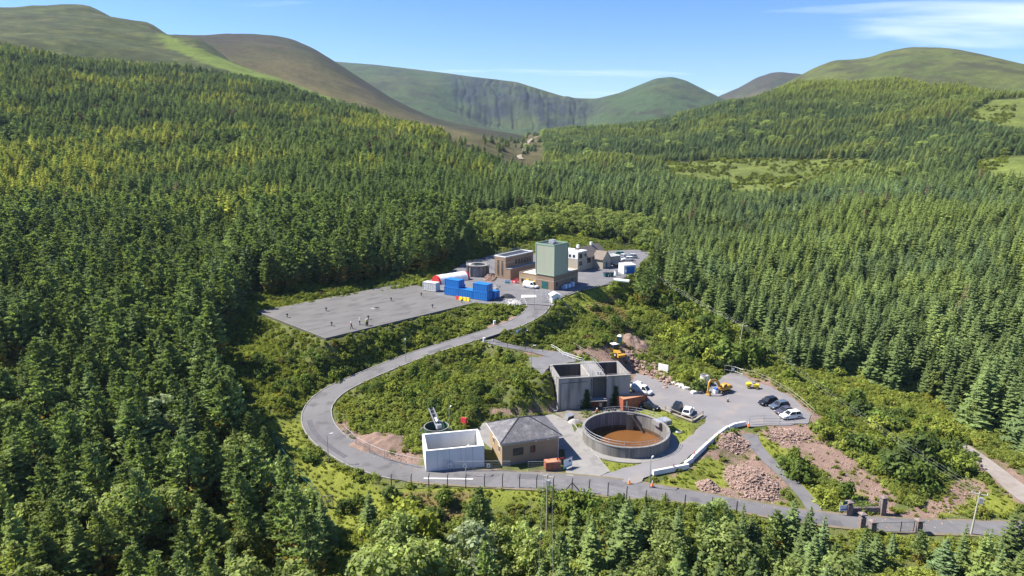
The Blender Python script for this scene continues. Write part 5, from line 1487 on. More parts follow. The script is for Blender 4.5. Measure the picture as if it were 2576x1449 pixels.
railing(o, [(.3, 4.4, 7.3), (13.5, 4.4, 7.3)], 1.0, 1.6)
A = at(1453, 684, Z0)
o = thing('cream_block', 'cream two-storey flat-roofed block with dark square windows right of the green tower', 'building', A, RB)
block(o, 0, 5.4, 0, 8.5, -.5, 6.4, M_CREAM, .25, M_WHITE, M_WHITE)
MB().box(-.02, 4.25, 4.2, .06, 8.5, 2.2).build('white_panel', M_WHITE, o)
window(o, 1.6, -.03, 4.4, 1.7, 1.5, frame_m=M_DSTEEL); window(o, 4.4, -.03, 4.6, .9, 1.0, frame_m=M_DSTEEL); window(o, 1.6, -.03, 1.9, 1.7, 1.4, frame_m=M_DSTEEL)
window(o, -.06, 1.6, 4.7, .8, .9, 'x', frame_m=M_DSTEEL); window(o, -.06, 3.2, 4.7, .8, .9, 'x', frame_m=M_DSTEEL)
MB().cyl((1.0, 4.0, 6.5), (1.0, 4.0, 9.0), .06, n=5).build('aerial', M_STEEL, o)
def gable(o, x0, x1, y0, y1, zb, ze, zr, axis, wm, rm, nm=('wall', 'roof')):
    """Walls with gables and a pitched roof; ridge along x or y."""
    if axis == 'x':
        ym = (y0 + y1) / 2
        f = lambda x: [(x, y0, zb), (x, y1, zb), (x, y1, ze), (x, ym, zr - .1), (x, y0, ze)]
        MB().loft([f(x0), f(x1)]).build(nm[0], wm, o)
        r = lambda x: [(x, y0 - .35, ze - .2), (x, ym, zr), (x, y1 + .35, ze - .2), (x, y1 + .35, ze - .05), (x, ym, zr + .16), (x, y0 - .35, ze - .05)]
        return MB().loft([r(x0 - .15), r(x1 + .15)]).build(nm[1], rm, o)
    xm = (x0 + x1) / 2
    f = lambda y: [(x0, y, zb), (x1, y, zb), (x1, y, ze), (xm, y, zr - .1), (x0, y, ze)]
    MB().loft([f(y0), f(y1)]).build(nm[0], wm, o)
    r = lambda y: [(x0 - .35, y, ze - .2), (xm, y, zr), (x1 + .35, y, ze - .2), (x1 + .35, y, ze - .05), (xm, y, zr + .16), (x0 - .35, y, ze - .05)]
    return MB().loft([r(y0 - .15), r(y1 + .15)]).build(nm[1], rm, o)
M_BROOF = mat('brown_slate', (.20, .165, .14), (.145, .12, .10), 1.2, rough=.85)
A = at(1478, 680, Z0)
o = thing('gabled_house', 'cream house with brown pitched roofs, a front gable and white chimneys', 'house', A, RB)
rf = gable(o, 0, 13.5, 1.5, 8, -.5, 4.0, 7.0, 'x', M_CREAM, M_BROOF)
gable(o, 5.4, 10.2, -2.6, 1.6, -.5, 3.2, 5.6, 'y', M_CREAM, M_BROOF, ('gable_wing', 'wing_roof'))
for x, y in ((1.0, 4.8), (9.0, 4.8)):
    MB().box(x, y, 6.2, .8, .7, 1.9).build('chimney', M_WHITE, rf)
window(o, 2.2, 1.45, 2.0, 3.4, 1.7, frame_m=M_DSTEEL, bars=2)
MB().box(7.6, -2.63, 0, 1.0, .08, 2.0).build('door', M_TEAL, o); window(o, 8.9, -2.63, 1.0, .7, .9)
A = at(1526, 664, Z0)
o = thing('low_outbuilding', 'low cream flat-roofed outbuilding at the right end of the house', 'building', A, RB - .3)
block(o, 0, 6.4, 0, 4.0, -.4, 2.4, M_CREAM, .12, M_ROOFFELT, M_WHITE)
A = at(1569, 690, Z0)
o = thing('blue_door_garage', 'white garage with bright blue roller door beside the upper car park', 'garage', A, rad(14))
block(o, 0, 4.2, 0, 4.5, -.3, 2.9, M_WHITE, .12, M_WHITE, M_WHITE)
MB().box(2.35, -.03, 0, 2.9, .08, 2.5).build('roller_door', M_BLUE, o)
A = at(1389, 764, Z0)
o = thing('white_cabin', 'small white metal cabin at the top of the road bend', 'cabin', A, rad(12))
gable(o, 0, 2.3, 0, 2.6, 0, 2.2, 2.75, 'y', M_WHITE, M_WHITE)
MB().box(1.1, -.02, 1.0, 1.2, .05, .1).build('louvre', M_DSTEEL, o)
A = at(1364, 762, Z0)
o = thing('scaffold_cage', 'grey steel scaffold cage standing left of the white cabin', 'scaffold', A, rad(14))
for x in (0, 1.2, 2.4):
    for y in (0, 1.8): MB().cyl((x, y, 0), (x, y, 2.9), .045, n=5).build('upright', M_STEEL, o)
for z in (.3, 1.2, 2.1, 2.8):
    for y in (0, 1.8): MB().cyl((0, y, z), (2.4, y, z), .035, n=5).build('ledger', M_STEEL, o)
    for x in (0, 1.2, 2.4): MB().cyl((x, 0, z), (x, 1.8, z), .035, n=5).build('ledger', M_STEEL, o)
# old round concrete tank with stairs, at the left of the hall
A = at(1202, 692, Z0)
o = thing('buttressed_tank', 'old grey buttressed concrete tank with a railed stair left of the brick hall', 'tank', A)
o.scale = (.92, .92, .70)
ringwall(MB(), 3.0, 3.5, -.3, 5.0, 40).build('wall', M_OCONC, o)
for k in range(14):
    t = 2 * math.pi * k / 14; MB().box(math.cos(t) * 3.7, math.sin(t) * 3.7, -.3, .7, .35, 5.0, t).build('buttress', M_CONC, o)
ringwall(MB(), 2.7, 4.1, 5.0, 5.2, 40).build('deck', M_CONC, o)
MB().cyl((0, 0, 4.3), (0, 0, 4.5), 3.0, n=32).build('water', M_GLASS, o)
railing(o, arc(4.0, 60, 345, 5.2, 26), 1.05, 1.6)
st = [(3.4, -1.6, 5.2), (6.6, -2.6, 2.4), (8.2, -2.8, 2.4)]
for dy in (-.45, .45): MB().tube([(x, y + dy, z) for x, y, z in st], .09).build('stringer', M_STEEL, o); railing(o, [(x, y + dy, z) for x, y, z in st], 1.0, 1.1)
tm = MB().box(0, 0, 0, .28, .9, .05).mesh('tread'); tm.materials.append(M_STEEL)
for k in range(12): put('tread', tm, o, (3.4 + 3.2 * k / 12, -1.6 - 1.0 * k / 12, 5.2 - 2.8 * k / 12))
for x, y in ((6.7, -2.2), (6.7, -3.1), (8.0, -2.4), (8.0, -3.2)): MB().cyl((x, y, 0), (x, y, 2.4), .07, n=5).build('stair_leg', M_STEEL, o)
# tunnel tent
a_ = at(1096, 713, Z0); b_ = at(1172, 701, Z0)
o = thing('tunnel_tent', 'white half-round tunnel tent with red ends behind the blue containers', 'tent', a_, ang(a_, b_))
L = (b_ - a_).length; Rt = 2.35
def arch(x, r): return [(x, math.cos(t) * r, math.sin(t) * r * 1.05) for t in np.linspace(0, math.pi, 19)]
def archstrip(x0, x1, r):
    q = arch(x0, r) + arch(x1, r); return MB().add(q, [(i, i + 1, 20 + i, 19 + i) for i in range(18)])
archstrip(.7, L - .7, Rt).build('canopy', M_TARPW, o)
archstrip(0, .7, Rt + .004).build('red_hem', M_RED, o); archstrip(L - .7, L, Rt + .004).build('red_hem', M_RED, o)
for x in (.02, L - .02): MB().add(arch(x, Rt), [tuple(range(19))]).build('end_wall', M_RED, o)
for k in range(5): MB().tube(arch(.7 + (L - 1.4) * k / 4, Rt + .02), .05, 5).build('hoop', M_TARPW, o)

# ------------------------------------------------------------------ containers
def container(name, label, loc, rz, L, W, HT, m, top=None, group=None, door_end=1, zoff=0):
    o = thing(name, label, 'container', loc, rz, group)
    def corr(ax, ay, bx, by, nx, ny):
        n = max(4, int(math.hypot(bx - ax, by - ay) / .15)); pr = []
        for i in range(n + 1):
            d = (.0, .0, -.05, -.05)[i % 4]; pr.append((ax + (bx - ax) * i / n + nx * d, ay + (by - ay) * i / n + ny * d))
        v = [(x, y, .16) for x, y in pr] + [(x, y, HT - .12) for x, y in pr]; k = len(pr)
        return MB().add(v, [(i, i + 1, k + i + 1, k + i) for i in range(k - 1)])
    e = .06
    corr(e, .03, L - e, .03, 0, -1).build('side_panel', m, o); corr(e, W - .03, L - e, W - .03, 0, 1).build('side_panel', m, o)
    corr(.03, e, .03, W - e, -1, 0).build('end_panel', m, o)
    d = MB().box(L - .06, W / 4, .16, .05, W / 2 - .04, HT - .3).build('door', m, o); MB().cyl((L - .02, W / 4, .2), (L - .02, W / 4, HT - .2), .025, n=5).build('lock_bar', M_STEEL, d)
    d = MB().box(L - .06, W * .75, .16, .05, W / 2 - .04, HT - .3).build('door', m, o); MB().cyl((L - .02, W * .75, .2), (L - .02, W * .75, HT - .2), .025, n=5).build('lock_bar', M_STEEL, d)
    f = MB()
    for x in (.06, L - .06):
        for y in (.06, W - .06): f.box(x, y, 0, .12, .12, HT)
    for z in (.04, HT - .13):
        for y in (.06, W - .06): f.box(L / 2, y, z, L - .24, .1, .12)
        for x in (.06, L - .06): f.box(x, W / 2, z, .1, W - .24, .12)
    f.build('frame', m, o)
    MB().box(L / 2, W / 2, HT - .06, L - .14, W - .14, .05).build('roof', top or m, o)
    return o
ca, cb = at(1117.6, 741, Z0), at(1225.5, 758.4, Z0)
rz_ = ang(ca, cb); CL = (cb - ca).length / 3 - .05; CW = 2.75
def cpos(i, j, z): return Vector((*loc2(ca, rz_, i * (CL + .05), j * (CW + .06)), Z0 + .1 + z))
container('blue_container', 'blue container at ground level, left end of the front row', cpos(0, 0, 0), rz_, CL, CW, 2.25, M_BLUE, group='blue containers')
container('blue_container', 'blue container at ground level in the middle, nothing stacked on it', cpos(1, 0, 0), rz_, CL, CW, 2.25, M_BLUE, group='blue containers')
container('blue_container', 'blue container at ground level at the right front corner', cpos(2, 0, 0), rz_, CL, CW, 2.25, M_BLUE, group='blue containers')
container('blue_container', 'upper blue container stacked at the left end, next to the tunnel tent', cpos(0, .12, 2.26), rz_, CL, CW, 2.2, M_BLUE, group='blue containers')
container('blue_container', 'upper blue container stacked on the right end', cpos(2, .1, 2.26), rz_, CL * .97, CW, 2.2, M_BLUE, group='blue containers')
container('blue_container', 'ground-level blue container behind the right front one', cpos(2.1, 1, 0), rz_, CL, CW, 2.1, M_BLUE, group='blue containers')
container('blue_container', 'dark blue container half hidden behind the white container', cpos(-.42, 1.3, 0), rz_, CL, CW, 2.2, M_BLUE, group='blue containers')
wa = at(1063, 731, Z0); wb = at(1093, 738, Z0)
container('white_container', 'off-white storage container left of the blue containers', wa + Vector((0, 0, .12)), rz_ + .1, 4.6, 2.4, 2.5, M_WCONT)
ra, rb_ = at(1567, 1034, 0), at(1625, 1019, 0)
container('rust_red_container', 'rust-red shipping container at the foot of the twin tank', ra, rad(24), 6.06, 2.6, 2.59, M_RUST, M_RUSTTOP)
mk = MB().box(.9, .0, .5, .22, .03, 1.6); q = put('painted_stripe', mk.mesh('painted_stripe')); q.data.materials.append(M_WHITE)
q.parent = [c for c in COL.objects if c.name == 'rust_red_container'][0]
# ------------------------------------------------------------------ vehicles
PAINT = {}
def paint(n, c): return mat('paint_' + n, c, rough=.28, spec=.5)
def car(label, loc, rz, colour, kind='suv', cat='car', group=None):
    """A car: body lofted along its length, cabin, glass, wheels, lamps. Front points along +x."""
    m = paint(*colour)
    o = thing('pickup_truck' if kind == 'pickup' else 'van' if kind == 'van' else 'parked_car', label, cat, loc, rz, group)
    L = {'suv': 4.5, 'saloon': 4.5, 'pickup': 5.3, 'van': 4.9}[kind]; W = 1.82 if kind != 'saloon' else 1.78
    bon = {'suv': 1.02, 'saloon': .86, 'pickup': 1.08, 'van': 1.1}[kind]; roof = {'suv': 1.66, 'saloon': 1.44, 'pickup': 1.78, 'van': 1.95}[kind]
    h = L / 2
    prof = [(-h, .45, bon * .86, .86), (-h + .12, .30, bon * .99, .95), (-h + .9, .26, bon * 1.02, 1), (0, .25, bon * 1.0, 1), (h - 1.25, .25, bon * .98, 1), (h - .45, .27, bon * .86, .96), (h - .08, .32, bon * .72, .86), (h, .42, bon * .60, .78)]
    secs = []
    for x, z0, z1, k in prof:
        w = W / 2 * k; zm = (z0 + z1) / 2
        secs.append([(x, -w * .92, z0), (x, w * .92, z0), (x, w, zm), (x, w * .94, z1 - .06), (x, w * .82, z1), (x, -w * .82, z1), (x, -w * .94, z1 - .06), (x, -w, zm)])
    body = MB().loft(secs).build('body', m, o)
    cb = {'suv': (-h + .18, -h + .62, h - 1.95, h - 1.2), 'saloon': (-h + .55, -h + 1.25, h - 2.05, h - 1.3), 'pickup': (-.75, -.45, h - 2.0, h - 1.35), 'van': (-h + .1, -h + .2, h - 1.5, h - .7)}[kind]
    x0, x1, x2, x3 = cb; wb, wt = W / 2 * .90, W / 2 * .74; zb, zt = bon * .95, roof
    ring = lambda x, w, z: [(x, -w, z), (x, w, z)]
    MB().add([(x0, -wb, zb), (x3, -wb, zb), (x3, wb, zb), (x0, wb, zb), (x1, -wt, zt - .05), (x2, -wt, zt - .05), (x2, wt, zt - .05), (x1, wt, zt - .05)], [(0, 1, 5, 4), (1, 2, 6, 5), (2, 3, 7, 6), (3, 0, 4, 7), (4, 5, 6, 7)]).build('cabin', m, o)
    MB().add([(x1 - .06, -wt - .02, zt - .06), (x2 + .06, -wt - .02, zt - .06), (x2 + .06, wt + .02, zt - .06), (x1 - .06, wt + .02, zt - .06), (x1 + .1, -wt + .12, zt), (x2 - .1, -wt + .12, zt), (x2 - .1, wt - .12, zt), (x1 + .1, wt - .12, zt)], [(0, 1, 5, 4), (1, 2, 6, 5), (2, 3, 7, 6), (3, 0, 4, 7), (4, 5, 6, 7)]).build('roof', m, o)
    def pane(a, b, c, d, nm):
        c0 = (Vector(a) + Vector(b) + Vector(c) + Vector(d)) / 4
        q = [c0 + (Vector(p) - c0) * .86 for p in (a, b, c, d)]; n = (q[1] - q[0]).cross(q[3] - q[0]).normalized()
        if n.dot(c0 - Vector((c0.x * .5 if abs(c0.y) > .3 else 0, 0, c0.z * .6))) < 0: n = -n
        MB().add([p + n * .012 for p in q], [(0, 1, 2, 3)]).build(nm, M_GLASS, o)
    pane((x3, -wb, zb), (x3, wb, zb), (x2, wt, zt - .05), (x2, -wt, zt - .05), 'windscreen'); pane((x0, -wb, zb), (x0, wb, zb), (x1, wt, zt - .05), (x1, -wt, zt - .05), 'rear_window')
    xs = (x0, x3) if kind != 'van' else (x3 - 1.35, x3)
    for s in (-1, 1):
        if kind == 'van': pane((x3 - 1.5, s * wb, zb), (x3, s * wb, zb), (x2 - .02, s * wt, zt - .05), (x3 - 1.5, s * wt, zt - .05), 'side_window')
        else:
            mx_ = (x0 + x3) / 2 - .1; mt = (x1 + x2) / 2 - .1
            pane((x0, s * wb, zb), (mx_, s * wb, zb), (mt, s * wt, zt - .05), (x1, s * wt, zt - .05), 'side_window'); pane((mx_, s * wb, zb), (x3, s * wb, zb), (x2, s * wt, zt - .05), (mt, s * wt, zt - .05), 'side_window')
        MB().box(h - .16, s * W * .33, bon * .60, .16, .36, .14).build('headlight', M_FRAME, o); MB().box(-h + .06, s * W * .38, bon * .68, .1, .2, .24).build('tail_light', M_RED, o)
        MB().box(x3 - .2, s * (W / 2 + .04), zb, .12, .16, .13).build('wing_mirror', m, o)
        for x in (h - .85, -h + .85):
            wl = MB().cyl((x, s * (W / 2 - .2), .34), (x, s * (W / 2 + .02), .34), .34, n=14).build('wheel', M_RUBBER, o); MB().cyl((x, s * (W / 2 - .1), .34), (x, s * (W / 2 + .03), .34), .20, n=10).build('rim', M_STEEL, wl)
    MB().box(h - .06, 0, .34, .12, W * .72, .22).build('front_bumper', M_DSTEEL if kind != 'van' else m, o); MB().box(-h + .02, 0, .36, .1, W * .8, .2).build('rear_bumper', M_DSTEEL, o)
    if kind == 'pickup':
        MB().box(-h / 2 - .45, 0, bon + .01, h - .9, W * .78, .02).build('load_bed', M_DSTEEL, o)
    return o
def zz(X_, Y_, k, ox, oy): return (ox + X_ / k) * .671, (oy + Y_ / k) * .671
GC = 'cars parked at the right of the yard'
car('black estate car, farthest of the row of four at the yard edge', at(*zz(680, 640, 8.52, 2800, 1440)), rad(200), ('black', (.012, .014, .017)), 'suv', group=GC)
car('slate blue car parked next to the black estate car', at(*zz(1030, 770, 8.52, 2800, 1440)), rad(200), ('slate', (.075, .095, .13)), 'suv', group=GC)
car('dark plum-grey saloon parked beside the white car', at(*zz(1210, 930, 8.52, 2800, 1440)), rad(198), ('plum', (.07, .065, .085)), 'saloon', group=GC)
car('white hatchback, nearest of the row of four behind the wire fence', at(*zz(1390, 1080, 8.52, 2800, 1440)), rad(194), ('white', (.74, .74, .71)), 'suv', group=GC)
car('black car with white bonnet parked behind the timber rail', at(*zz(1740, 1130, 8.05, 2320, 1400)), rad(-118), ('black', (.012, .014, .017)), 'suv')
car('white off-road car parked beside the timber rail', at(*zz(2090, 1225, 8.05, 2320, 1400)), rad(62), ('white', (.74, .74, .71)), 'suv')
car('white van parked in the shade beside the twin tank', at(*zz(690, 590, 8.05, 2320, 1400)), rad(-38), ('white', (.74, .74, .71)), 'van', 'van')
car('white pickup half hidden behind the white van', at(*zz(560, 470, 8.05, 2320, 1400)), rad(-38), ('white', (.74, .74, .71)), 'pickup', 'pickup')
car('dark car in the shade right of the rust-red container', at(*zz(900, 1050, 8.05, 2320, 1400)), rad(-30), ('black', (.012, .014, .017)), 'saloon')
GU = 'cars in the upper car park'
car('green hatchback at the far end of the upper car park', at(*zz(2030, 420, 5.367, 1940, 880), Z0), rad(170), ('green', (.06, .16, .09)), 'suv', group=GU)
car('white saloon second in the upper car park', at(*zz(2100, 460, 5.367, 1940, 880), Z0), rad(172), ('white', (.74, .74, .71)), 'saloon', group=GU)
car('dark blue car in the upper car park', at(*zz(2190, 490, 5.367, 1940, 880), Z0), rad(175), ('slate', (.075, .095, .13)), 'saloon', group=GU)
car('white estate car nearest the blue-door garage', at(*zz(2215, 525, 5.367, 1940, 880), Z0), rad(178), ('white', (.74, .74, .71)), 'suv', group=GU)
car('silver-grey car farthest right in the upper car park', at(*zz(2290, 470, 5.367, 1940, 880), Z0), rad(176), ('silver', (.40, .41, .43)), 'suv', group=GU)
car('dark car parked by the low outbuilding', at(1553, 668, Z0), rad(60), ('black', (.012, .014, .017)), 'saloon', group=GU)
car('small white van parked at the yellow doors of the pump house', at(1335, 724, Z0), rad(-35), ('white', (.74, .74, .71)), 'van', 'van')

def track_unit(o, y, L=3.9, w=.6, h=.85):
    pr = []
    for t in np.linspace(math.pi / 2, 3 * math.pi / 2, 7): pr.append((-L / 2 + h / 2 + math.cos(t) * h / 2, h / 2 + math.sin(t) * h / 2))
    for t in np.linspace(-math.pi / 2, math.pi / 2, 7): pr.append((L / 2 - h / 2 + math.cos(t) * h / 2, h / 2 + math.sin(t) * h / 2))
    tr_ = MB().loft([[(x, y - w / 2, z) for x, z in pr], [(x, y + w / 2, z) for x, z in pr]]).build('track', M_DSTEEL, o)
    for k in range(4): MB().cyl((-L / 2 + .6 + k * (L - 1.2) / 3, y - w / 2 - .03, h * .42), (-L / 2 + .6 + k * (L - 1.2) / 3, y + w / 2 + .03, h * .42), .25, n=10).build('roller', M_YEL, tr_)
def arm(o, nm, pts, w, d0, d1, m):
    """A tapered box-section arm through points."""
    secs = []
    for k, p in enumerate(pts):
        a = Vector(pts[max(k - 1, 0)]); b = Vector(pts[min(k + 1, len(pts) - 1)]); t = (b - a).normalized(); n = Vector((-t.z, 0, t.x)); f = k / (len(pts) - 1)
        d = (d0 + (d1 - d0) * f) * (1.0 + .35 * math.sin(math.pi * f)) / 2; p = Vector(p)
        secs.append([p + n * d + Vector((0, -w / 2, 0)), p + n * d + Vector((0, w / 2, 0)), p - n * d + Vector((0, w / 2, 0)), p - n * d + Vector((0, -w / 2, 0))])
    return MB().loft(secs).build(nm, m, o)
# excavator
p = at(1818, 986, 0)
o = thing('excavator', 'large yellow tracked excavator with its arm folded down at the yard edge', 'excavator', p, rad(212)); o.scale = (.74,) * 3
track_unit(o, -1.15); track_unit(o, 1.15)
MB().box(0, 0, .45, 2.2, 1.9, .5).build('undercarriage', M_DSTEEL, o)
MB().loft([[(x, -1.3 * k, 1.05), (x, 1.3 * k, 1.05), (x, 1.3 * k, z - .15), (x, 1.15 * k, z), (x, -1.15 * k, z), (x, -1.3 * k, z - .15)] for x, z, k in ((-2.5, 2.0, .75), (-2.2, 2.25, .95), (-1.2, 2.3, 1), (.3, 2.1, 1), (1.3, 1.9, .98))]).build('house', M_YEL, o)
MB().loft([[(x, -1.32, 1.1), (x, 1.32, 1.1), (x, 1.3, z), (x, -1.3, z)] for x, z in ((-2.75, 1.75), (-2.3, 2.05))]).build('counterweight', M_YEL, o)
cab_ = MB().loft([[(x, .35, 1.15), (x, 1.25, 1.15), (x, 1.25, z), (x, .35, z)] for x, z in ((-.35, 2.95), (.9, 2.95), (1.45, 2.2))]).build('cab', M_YEL, o)
MB().box(.3, 1.27, 1.9, 1.0, .04, .85).build('cab_window', M_GLASS, cab_); MB().box(.3, .33, 1.9, 1.0, .04, .85).build('cab_window', M_GLASS, cab_)
MB().add([(.95, .42, 2.88), (.95, 1.18, 2.88), (1.46, 1.18, 2.12), (1.46, .42, 2.12)], [(0, 1, 2, 3)]).build('cab_window', M_GLASS, cab_)
arm(o, 'boom', [(.9, -.35, 1.7), (2.0, -.35, 3.5), (3.1, -.35, 4.35), (4.6, -.35, 4.5), (5.9, -.35, 4.2)], .45, .5, .45, M_YEL)
arm(o, 'dipper_arm', [(5.3, -.35, 4.9), (5.9, -.35, 4.2), (6.2, -.35, 2.8), (6.3, -.35, 1.3)], .36, .5, .28, M_YEL)
for a, b in (((1.6, -.35, 1.9), (3.0, -.35, 3.95)), ((3.4, -.35, 4.85), (5.3, -.35, 4.95)), ((5.6, -.35, 4.0), (5.8, -.35, 1.9))):
    MB().cyl(a, b, .09, n=8).build('hydraulic_ram', M_STEEL, o)
MB().loft([[(5.6 + c0, y, z) for c0, z in ((.8, 1.35), (.2, 1.1), (-.25, .45), (.1, .05), (.6, .15), (.55, .7))] for y in (-.95, .25)]).build('bucket', M_YEL, o)
for y in (-.75, -.5, -.2, .05): MB().bar((5.7, y, .08), (5.35, y, .02), .1, .06).build('bucket_tooth', M_STEEL, o)
q = thing('builders_bag', 'blue and white bulk bag standing under the excavator arm', 'bag', at(1800, 988, 0), .3); q.scale = (.8,) * 3
MB().box(0, 0, 0, 1.1, 1.1, 1.0).build('sack', M_TARPW, q); MB().box(0, 0, 1.0, 1.0, 1.0, .45, .4).build('blue_sheet', mat('blue_sheet', (.05, .12, .42), rough=.6), q)
# small yellow dumper
p = at(*zz(1880, 640, 8.52, 2600, 1380), 0)
o = thing('site_dumper', 'small bright yellow site dumper on the far side of the yard', 'dumper', p, rad(165)); o.scale = (.85,) * 3
MB().loft([[(x, -w, z0), (x, w, z0), (x, w * 1.15, z1), (x, -w * 1.15, z1)] for x, w, z0, z1 in ((.35, .55, .75, 1.5), (.9, .7, .55, 1.45), (1.7, .6, .75, 1.25))]).build('skip', M_BYEL, o)
MB().box(-.9, 0, .5, 1.5, 1.1, .75).build('engine_cover', M_BYEL, o); MB().box(-.35, 0, 1.25, .5, .5, .12).build('seat', M_RUBBER, o)
MB().tube([(-.75, -.5, 1.2), (-.75, -.5, 2.3), (-.75, .5, 2.3), (-.75, .5, 1.2)], .04).build('roll_bar', M_DSTEEL, o)
for x in (-1.1, .95):
    for y in (-.75, .75): w_ = MB().cyl((x, y - .15, .42), (x, y + .15, .42), .42, n=12).build('wheel', M_RUBBER, o); MB().cyl((x, y - .16, .42), (x, y + .16, .42), .2, n=8).build('rim', M_BYEL, w_)
# digger by the toilet cabin
p = hit(1549, 893)
o = thing('wheeled_digger', 'orange-yellow wheeled digger with white cab roof beside the toilet cabin', 'digger', p, rad(-65))
MB().loft([[(x, -.6, .55), (x, .6, .55), (x, .55, z), (x, -.55, z)] for x, z in ((-1.9, 1.3), (-.3, 1.45), (.7, 1.35), (1.7, 1.05))]).build('body', M_YEL, o)
cb_ = MB()
for x in (-1.5, -.2):
    for y in (-.6, .6): cb_.box(x, y, 1.4, .08, .08, 1.25)
cb_.build('cab_frame', M_DSTEEL, o); MB().box(-.85, 0, 2.62, 1.6, 1.5, .12).build('cab_roof', M_WHITE, o); MB().box(-.85, 0, 1.42, 1.2, 1.1, .9).build('cab_glass', M_GLASS, o)
MB().loft([[(2.0 + c0, y, z) for c0, z in ((0, .9), (.75, .75), (.65, .15), (.1, .1))] for y in (-1.0, 1.0)]).build('front_bucket', M_YEL, o)
for y in (-.5, .5): MB().bar((.6, y, 1.3), (2.1, y, .6), .14, .2).build('loader_arm', M_YEL, o)
arm(o, 'rear_boom', [(-1.8, 0, 1.0), (-2.6, 0, 2.4), (-3.2, 0, 2.3)], .25, .35, .25, M_YEL); arm(o, 'rear_dipper', [(-3.2, 0, 2.4), (-3.0, 0, .9)], .2, .3, .2, M_YEL)
for x, r in ((-1.2, .62), (1.1, .48)):
    for y in (-.8, .8): w_ = MB().cyl((x, y - .18, r), (x, y + .18, r), r, n=14).build('wheel', M_RUBBER, o); MB().cyl((x, y - .19, r), (x, y + .19, r), r * .5, n=8).build('rim', M_WHITE, w_)
p = hit(1558, 866)
o = thing('toilet_cabin', 'dark teal portable toilet cabin with pale roof above the digger', 'toilet', p, rad(-20))
MB().box(0, 0, 0, 1.15, 1.15, 2.15).build('cabin', M_TEAL, o); MB().loft([[(-.62, -.62, 2.15), (.62, -.62, 2.15), (.62, .62, 2.15), (-.62, .62, 2.15)], [(-.35, -.5, 2.42), (.35, -.5, 2.42), (.35, .5, 2.42), (-.35, .5, 2.42)]]).build('roof', M_WHITE, o)
MB().box(-.59, 0, .1, .05, .75, 1.9).build('door', mat('pale_teal', (.42, .52, .52), rough=.5), o)

